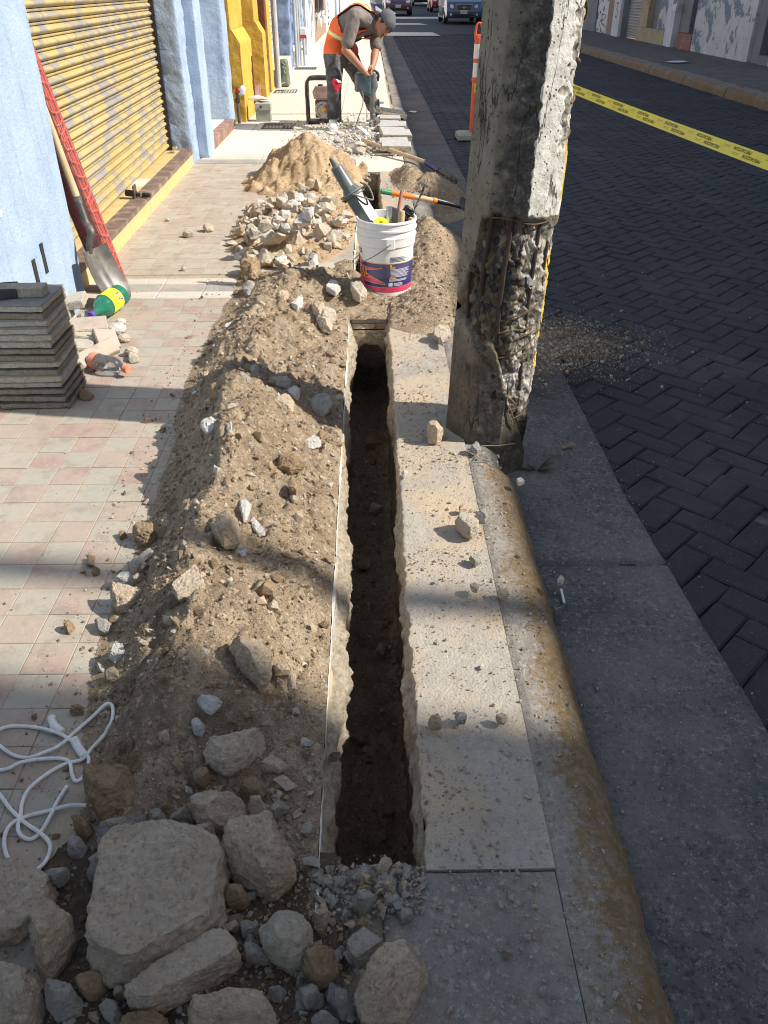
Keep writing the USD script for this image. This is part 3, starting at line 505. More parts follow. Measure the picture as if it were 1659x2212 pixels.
obj('concrete_slab', MB().box(-0.12, 0.32, 7.37, 8.2, -0.1, 0.0, 0.004).mesh(), 'far_pavement', sw)
b = MB(); b.quad((-0.45, 8.2, -0.03), (0.322, 8.2, -0.03), (0.322, 10.25, -0.03), (-0.45, 10.25, -0.03)); obj('broken_bed', b.mesh(), 'joint_bed', sw)
obj('sub_base', MB().box(-0.67, -0.16, -2.5, 0.86, -0.25, -0.012).box(-0.16, 0.02, -2.5, 0.862, -0.25, -0.016).box(0.021, 0.33, -2.5, 0.85, -0.25, -0.06).box(-2, -0.67, -2.5, 4, -0.25, -0.02).box(0.14, 0.34, 0.84, 10.2, -0.6, -0.111).mesh(), 'joint_bed', sw)
pf_ = to_tm(manifold3d.Manifold.hull_points(np.array([(X, Y_, Z) for X, Z in ((.327, -.3), (.327, -.008), (.40, -.012), (.44, -.04), (.455, -.3)) for Y_ in (2.33, 3.0)])), .02); pf_.vertices += .012 * fbm(pf_.vertices, 14, 4, 5)[:, None] * [0.3, .3, 1]; obj('pole_footing', pf_, 'slab_old', sw, smooth=40)
# sawn white edge along the left of the cut, in broken lengths
q = np.random.default_rng(91); y0 = 0.74
while y0 < 6.6:
    y1 = y0 + q.uniform(0.12, 0.75)
    if not (y1 > 3.72 and y0 < 4.42):
        x = TRL + (.015 if y0 > 4 else 0); ys = np.arange(y0, y1, 0.008); O = 0 * ys; p3 = np.stack([O, ys, O], -1); w = (0.0035 + 0.016 * np.clip(fbm(p3, 8, 4, 91), -.2, .5)).clip(0.0012) * np.sin(np.linspace(0.15, math.pi - .15, len(ys))) ** .4; xo = x + 0.004 * fbm(p3, 3, 2, 92) + 0.002 * fbm(p3, 60, 2, 94); zo = 0.016 * fbm(p3, 7, 4, 93) + 0.004
        obj('sawn_edge', sheet(np.stack([np.stack([xo + dx * w, ys, zo + z], -1) for dx, z in ((0.6, -0.022), (0.6, 0.001), (-0.4, 0.003), (-0.6, -0.015))], 1)), 'sawn_edge', sw)
    y0 = y1 + q.uniform(0.015, 0.10)
# --- trench
tr = setting('trench', 'narrow trench cut through the sidewalk, dark earth at its bottom')
ys = np.concatenate([np.arange(0.80, 3.8, 0.0055), np.arange(3.8, 7.36, 0.012)]); dz = np.concatenate([-np.arange(0.010, 0.15, 0.0075), [-0.16, -0.18, -0.21, -0.25, -0.3, -0.36, -0.42, -0.47, -0.50]])
def side(sgn, edge, amp, seed):
    Yg, Zg = np.meshgrid(ys, dz, indexing='ij'); O = np.zeros_like(Yg); pts = np.stack([O + seed, Yg, Zg], -1)
    bul = (0.15 + 2.0 * np.clip(fbm(np.stack([O, Yg, O], -1), 3.1, 2, seed) + 0.30, 0, 1) + 1.5 * np.clip(fbm(np.stack([O, Yg, Zg * .5], -1), 15, 3, seed + 5), -.2, 1)) * amp * sstep(-0.008, -0.035, Zg) * (1 - sstep(-0.11, -0.18, -(-Zg) * 1.0) * 0) * np.where(Zg < -0.13, np.clip(1 - (-0.13 - Zg) / 0.07, 0, 1), 1)
    X = edge - sgn * -1 * 0 + sgn * (bul + (0.036 * fbm(pts, 21, 4, seed + 1) + 0.013 * fbm(pts, 70, 3, seed + 3) + 0.035 * np.maximum(fbm(pts, 6, 2, seed + 4), 0)) * sstep(-0.01, -0.04, Zg) + 0.022 * fbm(pts, 8, 3, seed + 2) * sstep(-0.12, -0.2, Zg) + 0.015 * sstep(-0.36, -0.5, Zg))
    near = sstep(1.12, 0.84, Yg); X = X + (0.0 - X + 0.0) * 0 - sgn * 0.0 * near
    return np.stack([X, Yg, Zg], -1)
Lw, Rw = side(1, TRL - 0.002, 0.019, 5), side(-1, TRR + 0.003, 0.010, 9)
obj('trench_wall', sheet(Lw), 'trench_side', tr, smooth=50); obj('trench_wall', sheet(Rw[:, ::-1]), 'trench_side', tr, smooth=50)
obj('trench_floor', grid(np.linspace(-0.13, 0.12, 36), np.arange(0.78, 7.4, 0.012), lambda X, Y_: -0.47 + 0.06 * fbm2(X, Y_, 9, 4, 15) + 0.03 * fbm2(X, Y_, 35, 3, 16) + 0.08 * (np.abs(X) / 0.12) ** 3), 'soil_dark', tr, smooth=True)
def endwall(y, sgn, seed, z0=-0.01, m='trench_side', amp=0.05):
    X, Z = np.meshgrid(np.linspace(-0.125, 0.115, 40), np.linspace(z0, -0.52, 50)); p = np.stack([X, 0 * X + seed, Z], -1); Y_ = y + sgn * (amp * fbm(p, 12, 4, seed) + 0.5 * amp * fbm(p, 40, 2, seed) - 0.09 * sstep(-0.05, -0.45, Z) * 0 ); return sheet(np.stack([X, Y_, Z], -1))
obj('trench_wall', endwall(0.868, 1, 3, -0.035), 'trench_side', tr); obj('trench_wall', endwall(7.345, -1, 4), 'trench_side', tr)
# earth bridge left across the trench, hollow beneath, with the cut slab edge on top
br = part_group('earth_bridge', tr)
V = []
for y in np.linspace(3.735, 4.36, 40):
    xs = np.linspace(-0.12, 0.11, 40); e = abs(y - 4.05) / 0.33; arch = -0.13 - 0.10 * (1 - ((xs - 0.0) / 0.105) ** 2).clip(0) * -1 * 0 - 0.22 * np.clip(np.abs(xs + 0.0) / 0.11, 0, 1) ** 3 - 0.02 * (1 - e ** 4) + 0.05 * fbm(np.stack([xs, 0 * xs + y, 0 * xs], -1), 14, 4, 18); V.append(np.stack([xs, 0 * xs + y, arch], -1))
P = np.stack(V); obj('soil_vault', sheet(P), 'trench_side', br)
for y, s in ((3.735, -1), (4.36, 1)):
    row = P[0] if s < 0 else P[-1]; top = row.copy(); top[:, 2] = -0.062; rows = [row + (top - row) * t + np.array([0, s * 0.012, 0]) * fbm(np.stack([row[:, 0], 0 * row[:, 0], 0 * row[:, 0] + t], -1), 30, 3, 5)[:, None] * (0 < t < 1) for t in np.linspace(0, 1, 8)]; obj('soil_face', sheet(np.stack(rows)), 'trench_side', br)
    for x0, x1, z0, z1, m in ((-0.093, -0.02, -0.028, -0.004, 'block_grey'), (-0.018, 0.08, -0.026, -0.002, 'stone_grey'), (-0.1, 0.02, -0.058, -0.031, 'stone_slab'), (0.022, 0.085, -0.06, -0.03, 'stone_brown')):
        t = to_tm(MB and manifold3d.Manifold.hull_points(np.array([(X, Y_, Z) for X in (x0, x1) for Y_ in (y - 0.006 * s, y + 0.12 * -s) for Z in (z0, z1)])), 0.012); t.vertices[:, 1] += s * 0.010 * fbm(t.vertices, 40, 3, 7); t.vertices[:, 2] += 0.006 * fbm(t.vertices, 40, 3, 8); obj('slab_edge', t, m, br)
# --- soil heaps
def heap(name, f, x0, x1, y0, y1, st, m, label, cut=0.0, kind=None, floor=0.0):
    xs, ys_ = np.arange(x0, x1, st), np.arange(y0, y1, st); v, fc = grid(xs, ys_, f); keep = (v[fc][:, :, 2] > floor + cut).any(1); v[:, 2] = np.maximum(v[:, 2], floor - 0.006)
    fc = fc[keep]; idx = np.unique(fc); mp = np.full(len(v), -1); mp[idx] = np.arange(len(idx)); return obj(name, (v[idx], mp[fc]), m, smooth=40, label=label, cat='soil heap')
heap('soil_heap', ridge, -0.98, -0.1005, 0.5, 4.62, 0.0055, 'soil', 'long ridge of brown excavated soil between the tiles and the trench', 0.002)
heap('soil_heap', lambda x, y: mz('sand', x, y), -1.1, 0.0, 6.3, 7.8, 0.010, 'soil_sand', 'tall cone of pale sandy soil in front of the worker', 0.001)
heap('soil_heap', lambda x, y: np.where(x > TRL + .01, -1, np.maximum(mz('sandfoot', x, y), mz('rubbleheap', x, y))), -1.0, -0.08, 4.5, 7.0, 0.010, 'soil_sand', 'low apron of pale soil under the heap of broken stones', 0.001)
heap('soil_heap', lambda x, y: np.maximum(mz('beside', x, y), np.where((x > TRR) & (x < 0.4), mz('near', x, y), -1)), 0.05, 0.75, 3.5, 5.7, 0.008, 'soil', 'brown soil heap between the white bucket and the pole', 0.001)
heap('soil_heap', lambda x, y: np.where((np.abs(x) < 0.095) & (y > 4.37), -1, np.where((y < 3.73) & (x > TRL) & (x < TRR), -1, np.maximum(mz('bridge', x, y), 0.012 * ((np.abs(x) < .1) & (y > 3.74) & (y < 4.36)) + 0.01 * fbm2(x, y, 20, 3, 6) - 0.004))), -0.66, 0.5, 3.55, 4.7, 0.008, 'soil', 'flat brown soil covering the bridge across the trench under the bucket', 0.0005)
heap('soil_heap', lambda x, y: np.maximum(np.where(mz('kerbside', x, y) > np.where(x < 0.45, 0.002, -0.128), mz('kerbside', x, y), -1), np.where(mz('kerbtop', x, y) > 0.001, mz('kerbtop', x, y), -1)), 0.1, 0.95, 5.9, 7.6, 0.010, 'soil', 'soil heap spilling over the kerb behind the shovels', 0.001, floor=-0.13)
heap('soil_heap', lambda x, y: np.where(x > 0.0, -1, mz('front', x, y)), -0.72, 0.02, 0.2, 1.3, 0.008, 'soil_front', 'dark grit and earth under the foreground rubble', 0.0005)
# ---------------------------------------------------------------- buildings on the left
def wallb(parent, name, m, *boxes, bev=0.0, label=None):
    b = MB()
    for bx in boxes: b.box(*bx, b=bev)
    return obj(name, b.mesh(), m, parent, label=label)
def rough_block(x0, x1, y0, y1, z0, z1, amp=0.012, res=0.05, seed=0, bev=0.015):
    b = MB().box(x0, x1, y0, y1, z0, z1, b=bev); v, f = b.mesh(); t = to_tm(manifold3d.Manifold.hull_points(v), res)
    n = t.vertex_normals; t.vertices += n * (amp * 1.6 * fbm(t.vertices, 6, 4, seed) + amp * 0.9 * fbm(t.vertices, 28, 3, seed + 1))[:, None]; return t
def slat_mesh(L, along, profile):
    """curved slat: profile of (out, z) run along a line"""
    A = np.array([[o, 0, z] for o, z in profile]); B = A + np.asarray(along, float) * L; P = np.stack([A, B]); return sheet(P)
def shutter(parent, p0, p1, z0, z1, pitch, m, out, label=None, deep=0.022):
    d = np.array([p1[0] - p0[0], p1[1] - p0[1], 0.0]); L = np.linalg.norm(d); d /= L; nrm = np.array([d[1], -d[0], 0.0]); nrm *= np.sign(nrm[0]) * np.sign(out)
    h = part_group('roller_shutter', parent, label); n = int((z1 - z0) / pitch); big = pitch * 0.66; prof = [(-0.006, 0)] + [(deep * math.sin(math.pi * t) ** 0.8, t * big) for t in np.linspace(0, 1, 9)] + [(-0.004, big + 0.004), (0.006, big + pitch * 0.1), (0.008, pitch * 0.86), (-0.006, pitch)]
    A = np.array([[nrm[0] * o, nrm[1] * o, z] for o, z in prof]); P = np.stack([A, A + d * L]) if out > 0 else np.stack([A + d * L, A])
    for k in range(n): obj('slat', sheet(P), m, h, smooth=40, loc=(p0[0], p0[1], z0 + k * pitch))
    return h
B1 = thing('blue_shop_building', 'pale blue rendered shop building with a yellow roller shutter', 'building')
wallb(B1, 'back_wall', 'blue_plaster', (-8, -2.05, -6, 10.2, -0.02, 5.2)); wallb(B1, 'roof', 'roof_felt', (-8.1, -1.40, -6.05, 10.22, 5.203, 5.35))
obj('pier', rough_block(-2.2, -1.44, 2.2, 4.02, -0.02, 3.0, 0.006, 0.06, 3), 'blue_plaster', B1, smooth=40); wallb(B1, 'front_wall', 'blue_plaster', (-2.04, -1.445, -6, 2.195, -0.02, 5.2), (-2.04, -1.445, 2.2, 10.19, 3.003, 5.2))
obj('pier', rough_block(-2.1, -1.575, 7.76, 8.05, -0.02, 3.0, 0.022, 0.03, 5), 'blue_rough', B1, smooth=40); obj('pier', rough_block(-2.1, -1.475, 8.053, 8.35, -0.02, 3.0, 0.010, 0.035, 6), 'blue_plaster', B1, smooth=40)
obj('pier', rough_block(-2.1, -1.53, 9.86, 10.17, -0.02, 3.0, 0.014, 0.03, 7), 'blue_rough', B1, smooth=40)
shutter(B1, (-1.66, 4.05), (-1.79, 7.76), 0.135, 3.0, 0.0585, 'shutter_yellow', 1)
wallb(B1, 'shutter_rail', 'black_metal', (-1.80, -1.745, 7.725, 7.757, 0.12, 3.0)); wallb(B1, 'door_panel', 'white_metal', (-2.0, -1.80, 8.353, 9.855, 0.10, 3.0))
st = part_group('step', B1, 'low step under the yellow shutter with brown nosing')
wallb(st, 'step_core', 'step_yellow', (-2.0, -1.60, 4.03, 7.755, -0.02, 0.108))
for k in range(12):
    y0 = 4.06 + k * 0.305; y1 = min(y0 + 0.302, 7.75); f = lambda y: -1.50 - (y - 4.3) * 0.019
    p = [(f(y0) - 0.105, y0), (f(y0), y0), (f(y1), y1), (f(y1) - 0.105, y1)]
    obj('nosing_tile', manifold3d.Manifold.hull_points(np.array([(a, c, z) for a, c in p for z in (0.09, 0.121)])), 'step_brown', st)
    p2 = [(f(y0) - 0.26, y0), (f(y0) - 0.108, y0), (f(y1) - 0.108, y1), (f(y1) - 0.26, y1)]; obj('tread_tile', manifold3d.Manifold.hull_points(np.array([(a, c, z) for a, c in p2 for z in (0.1, 0.116)])), 'step_yellow' if k != 7 else 'step_pale', st)
    p3 = [(f(y0) - 0.012, y0), (f(y0) - 0.004, y0), (f(y1) - 0.004, y1), (f(y1) - 0.012, y1)]; obj('riser_tile', manifold3d.Manifold.hull_points(np.array([(a, c, z) for a, c in p3 for z in (-0.01, 0.088)])), 'step_yellow', st)
st = part_group('step', B1, 'door step with reddish brown nosing past the shutter')
wallb(st, 'tread', 'step_pale', (-2.0, -1.60, 8.353, 9.855, -0.02, 0.095)); wallb(st, 'nosing', 'step_red', (-1.597, -1.505, 8.353, 9.855, -0.02, 0.1))
tag_ = thing('padlock', 'small steel padlock on the shutter rail above the step', 'padlock', (-1.69, 7.62, 0.14)); obj('body', MB().box(-0.02, 0.02, -0.05, 0.0, 0, 0.03, 0.004).mesh(), 'steel_bright', tag_); obj('shackle', MB().tube(spline([(0, 0, .008), (0, .045, .008), (0, .055, .016), (0, .045, .024), (0, 0, .024)]), 0.004).mesh(), 'steel_dark', tag_)
B2 = thing('yellow_building', 'ochre yellow rendered building with brown door jambs', 'building')
wallb(B2, 'back_wall', 'yellow_plaster', (-8, -1.86, 10.21, 14.05, -0.02, 4.6)); wallb(B2, 'roof', 'roof_felt', (-8, -1.45, 10.24, 14.05, 4.603, 4.7)); wallb(B2, 'front_wall', 'yellow_plaster', (-1.855, -1.5, 10.21, 14.04, 2.903, 4.6))
def plinth(y0, y1, s): # pilaster on a bevelled plinth
    pts = [(-1.86, y0, -.02), (-1.86, y1, -.02), (-1.43, y0, -.02), (-1.43, y1, -.02), (-1.43, y0, .80), (-1.43, y1, .80), (-1.51, y0, .93), (-1.51, y1, .93), (-1.86, y0, .93), (-1.86, y1, .93)]
    t = to_tm(manifold3d.Manifold.hull_points(np.array(pts, float)), 0.03); n = t.vertex_normals; t.vertices += n * (0.02 * fbm(t.vertices, 9, 4, s) + 0.014 * fbm(t.vertices, 30, 3, s))[:, None]; obj('plinth', t, 'yellow_plaster', B2, smooth=40)
    obj('pilaster', rough_block(-1.86, -1.515, y0 + .01, y1 - .01, 0.92, 2.9, 0.016, 0.04, s + 3), 'yellow_plaster', B2, smooth=40)
plinth(10.36, 11.35, 2); plinth(12.62, 13.05, 8)
wallb(B2, 'door_jamb', 'brown_paint', (-1.70, -1.555, 11.36, 11.44, 0.9, 2.9)); wallb(B2, 'door_jamb', 'brown_paint', (-1.55, -1.46, 13.35, 13.53, 0, 2.9)); wallb(B2, 'door_jamb', 'yellow_plaster', (-1.54, -1.45, 13.533, 13.95, 0, 2.9)); wallb(B2, 'door_panel', 'brown_wall', (-1.84, -1.78, 11.36, 12.61, 0.2, 2.9)); wallb(B2, 'step', 'step_red', (-1.855, -1.5, 11.36, 12.61, -0.02, 0.20))
wallb(B2, 'door_panel', 'brown_paint', (-1.84, -1.72, 13.06, 13.34, 0, 2.9)); wallb(B2, 'service_pipe', 'brown_paint', (-1.43, -1.41, 11.22, 11.25, 0.02, 0.62))
B3 = thing('slate_blue_building', 'slate blue rough building with grey roller shutter and wall pipes', 'building')
wallb(B3, 'back_wall', 'blue_deep', (-8, -1.86, 14.06, 25.2, -0.02, 4.9)); wallb(B3, 'roof', 'roof_felt', (-8, -1.45, 14.06, 25.2, 4.903, 5.0)); wallb(B3, 'front_wall', 'white_wall', (-1.855, -1.5, 14.06, 25.2, 2.703, 4.9))
shutter(B3, (-1.72, 14.2), (-1.74, 17.6), 0.22, 2.7, 0.10, 'shutter_grey', 1); wallb(B3, 'step', 'step_pale', (-1.855, -1.47, 14.25, 17.6, -0.02, 0.22))
obj('pier', rough_block(-1.86, -1.47, 17.63, 18.3, -0.02, 2.7, 0.05, 0.05, 12), 'blue_deep', B3, smooth=40); wallb(B3, 'door_panel', 'white_metal', (-1.855, -1.74, 18.32, 20.75, 0.2, 2.7)); wallb(B3, 'step', 'step_pale', (-1.735, -1.44, 18.9, 20.9, -0.02, 0.22))
obj('pier', rough_block(-1.86, -1.45, 20.95, 21.3, -0.02, 2.7, 0.03, 0.05, 13), 'blue_rough', B3, smooth=40); wallb(B3, 'front_wall', 'white_peeling', (-1.855, -1.42, 21.32, 25.1, -0.02, 2.7), label='pale blue white peeling wall past the pipes'); wallb(B3, 'downpipe', 'pipe_grey', (-1.44, -1.40, 21.22, 21.30, 0, 2.7))
obj('downpipe', MB().tube([(-1.40, 14.12, 0.0), (-1.40, 14.12, 2.8)], 0.045, 12).mesh(), 'pipe_grey', B3)
for k, x in enumerate((-1.40, -1.375, -1.35)): obj('wall_pipe', MB().tube([(x, 18.05 + .22 * k, 0.0), (x, 18.05 + .22 * k, 2.6)], 0.03, 10).mesh(), 'pipe_grey', B3)
gm = thing('gas_meter', 'white and red gas meter on a grey riser pipe beside the wall pipes', 'gas meter', (-1.27, 18.4, 0)); obj('riser_pipe', MB().tube([(0, 0, 0), (0, 0, 0.5)], 0.025).tube([(-0.16, 0, .28), (0, 0, .28)], 0.02).mesh(), 'pipe_grey', gm); obj('meter_case', MB().box(-0.07, 0.07, -0.06, 0.06, 0.5, 0.66, 0.02).mesh(), 'white_plastic', gm); obj('valve', MB().box(-0.06, 0.06, -0.075, -0.062, 0.47, 0.53).mesh(), 'red_decal', gm)
B4 = thing('brown_building', 'flat brown building with barred windows beyond the worker', 'building')
wallb(B4, 'wall', 'brown_wall', (-8, -1.45, 25.22, 33.0, -0.02, 5.0)); wallb(B4, 'roof', 'roof_felt', (-8, -1.4, 25.22, 33, 5.003, 5.1)); 
for y in (26.2, 28.6):
    w = obj('window', MB().box(-1.449, -1.43, y, y + 1.2, 0.7, 2.2).mesh(), 'glass_dark', B4); obj('window_bars', MB().box(-1.40, -1.38, y + .05, y + .08, .68, 2.2).box(-1.40, -1.38, y + .55, y + .58, .68, 2.2).box(-1.40, -1.38, y + 1.1, y + 1.13, .68, 2.2).mesh(), 'steel_dark', w); obj('sill', MB().box(-1.449, -1.36, y - .05, y + 1.25, 0.60, 0.69).mesh(), 'white_wall', w)
    obj('meter_box', MB().box(-1.448, -1.30, y + .3, y + .55, 0.36, 0.58, 0.02).mesh(), 'white_plastic', B4)
B5 = thing('white_building', 'white building with a louvred iron gate far along the sidewalk', 'building')
wallb(B5, 'wall', 'white_wall', (-8, -1.45, 33.02, 75, -0.02, 5.5)); wallb(B5, 'roof', 'roof_felt', (-8, -1.4, 33.02, 75, 5.503, 5.6)); shutter(B5, (-1.44, 34.5), (-1.44, 40.0), 0.1, 2.8, 0.2, 'white_metal', 1); wallb(B5, 'door', 'blue_deep', (-1.449, -1.42, 42, 44, 0, 2.4)); wallb(B5, 'door', 'red_base', (-1.449, -1.42, 48, 50, 0, 2.4)); wallb(B5, 'window', 'glass_dark', (-1.449, -1.42, 53, 55, .9, 2.4))

# ---------------------------------------------------------------- right side of the street
rs = setting('right_sidewalk', 'grey sidewalk across the street, in shade')
ys_ = np.append(np.arange(4, 40, 0.25), np.arange(40, 150, 5)); P = np.zeros((len(ys_), 9, 3))
for k, (x, z) in enumerate(((5.66, -0.14), (5.675, -0.05), (5.70, -0.012), (5.74, 0.0), (5.95, 0.0), (6.3, 0.006), (6.9, 0.01), (7.4, 0.015), (7.86, 0.02))): P[:, k, 0] = x; P[:, k, 2] = z
P[..., 1] = ys_[:, None]; P[..., 2] += 0.012 * fbm2(P[..., 0], P[..., 1], 1.5, 3, 3)
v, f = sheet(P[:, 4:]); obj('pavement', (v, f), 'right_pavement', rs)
for k in range(22):
    y0 = 8 + k * 2.05; sub = np.linspace(y0 + .012, y0 + 2.04, 24); Q = np.zeros((24, 5, 3)); 
    for j, (x, z) in enumerate(((5.66, -0.15), (5.672, -0.05), (5.70, -0.010), (5.75, 0.002), (5.96, 0.003))): Q[:, j, 0] = x; Q[:, j, 2] = z
    Q[..., 1] = sub[:, None]; nz = fbm2(Q[..., 0] + Q[..., 2], Q[..., 1], 5, 4, 77); Q[..., 2] += 0.03 * nz; Q[..., 0] += 0.03 * nz * (np.arange(5) < 3); Q[0, :, 2] -= .03; Q[-1, :, 2] -= .03
    obj('kerb_stone', sheet(Q), 'kerb_paint', rs, smooth=True, pv={'paint': np.tile([.62, .62, .55, .4, .15], 24)})
XR = 7.8
R1 = thing('peeling_house', 'grey white house front with peeling plaster and doorways across the street', 'house')
def rw(name, m, y0, y1, z0, z1, x0=XR, x1=8.3, parent=None, label=None): return wallb(parent or R1, name, m, (x0, x1, y0, y1, z0, z1), label=label)
wallb(R1, 'back_wall', 'dark_inside', (8.31, 14, 17.2, 33.9, 0, 6.15)); wallb(R1, 'roof', 'roof_felt', (7.8, 14, 17.2, 33.9, 6.153, 6.28)); rw('upper_wall', 'white_peeling', 17.2, 33.9, 2.803, 6.15)
rw('front_wall', 'white_peeling', 18.72, 22.15, 0, 2.8); rw('front_wall', 'white_peeling', 17.2, 17.68, 0, 2.8); rw('door_frame', 'grey_wall', 18.30, 18.71, 0, 2.8, 7.86); rw('iron_door', 'iron_door', 17.69, 18.29, 0.18, 2.8, 8.02); rw('door_sill', 'grey_wall', 17.69, 18.29, 0, 0.175, 7.84)
for k in range(3): obj('door_rail', MB().box(7.99, 8.018, 17.72 + .19 * k, 17.76 + .19 * k, 0.2, 2.8).mesh(), 'steel_dark', R1)
rw('doorway', 'dark_inside', 22.16, 22.75, 0.36, 2.8, 8.1); rw('base_block', 'red_base', 22.16, 23.15, 0, 0.36, 7.78); rw('recessed_panel', 'grey_wall', 22.76, 23.5, 0.363, 2.8, 7.90)
rw('pilaster', 'white_wall', 23.52, 23.86, 0, 0.92, 7.74); rw('pilaster', 'white_peeling', 23.52, 23.86, 0.923, 2.8, 7.76); rw('capital', 'white_wall', 23.40, 23.90, 0.80, 0.95, 7.70, 7.758); rw('pilaster', 'white_wall', 23.88, 24.25, 0, 2.8, 7.78)
rw('front_wall', 'white_peeling', 24.26, 25.0, 0.363, 2.8); rw('ochre_base', 'ochre_wall', 24.26, 26.75, 0, 0.36, 7.77); rw('blind_window', 'grey_wall', 25.01, 26.0, 0.363, 2.8, 7.96); rw('front_wall', 'ochre_wall', 26.01, 26.75, 0.363, 2.8)
shutter(R1, (8.0, 26.76), (8.0, 28.55), 0.02, 2.8, 0.075, 'shutter_grey', -1, 'grey roller shutter'); rw('recess_wall', 'grey_wall', 28.56, 28.6, 0, 2.8, 7.80)
nine = rw('pillar', 'white_wall', 28.61, 29.4, 0, 2.8, 7.72)
tm3 = meshkit.text_mesh('3', 0.42); tm3.apply_transform(trimesh.transformations.rotation_matrix(math.pi / 2, [1, 0, 0])); tm3.apply_transform(trimesh.transformations.rotation_matrix(-math.pi / 2, [0, 0, 1])); tm3.apply_translation([7.717, 29.2, 0.50]); obj('red_graffiti', tm3, 'red_decal', nine)
rw('post', 'brown_wall', 29.42, 30.2, 0, 2.8, 7.76); rw('garage_door', 'scribbled_white', 30.22, 31.9, 0.02, 2.8, 7.84); rw('front_wall', 'grey_wall', 31.92, 33.9, 0, 2.8)
R2 = thing('far_right_building', 'plain grey building beyond the peeling house', 'building'); wallb(R2, 'wall', 'grey_wall', (7.8, 14, 33.92, 90, 0, 6.25)); wallb(R2, 'roof', 'roof_felt', (7.75, 14, 33.92, 90, 6.253, 6.35))
for y in (36, 41, 47, 54): wallb(R2, 'door', 'iron_door', (7.77, 7.799, y, y + 1.6, 0, 2.4))
R3 = thing('low_right_building', 'white rendered two storey building opposite the trench', 'building'); wallb(R3, 'wall', 'white_wall', (7.8, 14, -0.10, 17.18, 0, 6.12)); wallb(R3, 'roof', 'roof_felt', (7.8, 14, -0.10, 17.18, 6.123, 6.25))
for y in (2, 5.5, 9, 13): wallb(R3, 'door', 'iron_door', (7.77, 7.799, y, y + 1.4, 0, 2.5)); wallb(R3, 'window', 'glass_dark', (7.77, 7.799, y + .1, y + 1.3, 3.7, 5.2))
obj('water_tank_mast', MB().tube([(7.95, 0.47, 6.2), (7.95, 0.47, 9.4)], 0.055, 10).mesh(), 'pipe_grey', R3)  # unseen mast added only to cast a soft dim band across the sidewalk
R4 = thing('tall_right_building', 'taller rendered building opposite the near end of the trench', 'building'); wallb(R4, 'wall', 'ochre_wall', (7.8, 9.3, -14, -0.12, 0, 10.5), (9.303, 14, -14, -0.12, 0, 6.0)); wallb(R4, 'roof', 'roof_felt', (7.75, 9.3, -14, -0.12, 10.503, 10.62))
for y in (-12, -8, -4): wallb(R4, 'door', 'iron_door', (7.77, 7.799, y, y + 1.4, 0, 2.5)); wallb(R4, 'window', 'glass_dark', (7.77, 7.799, y + .1, y + 1.3, 3.7, 5.2)); wallb(R4, 'window', 'glass_dark', (7.77, 7.799, y + .1, y + 1.3, 7.2, 8.8))
obj('paper_scrap', MB().add(*grid(np.linspace(6.2, 6.6, 6), np.linspace(18.6, 18.95, 5), lambda X, Y_: 0.03 + 0.03 * fbm2(X, Y_, 9, 2, 2))).mesh(), 'paper', label='white paper scrap lying on the opposite sidewalk', cat='litter')

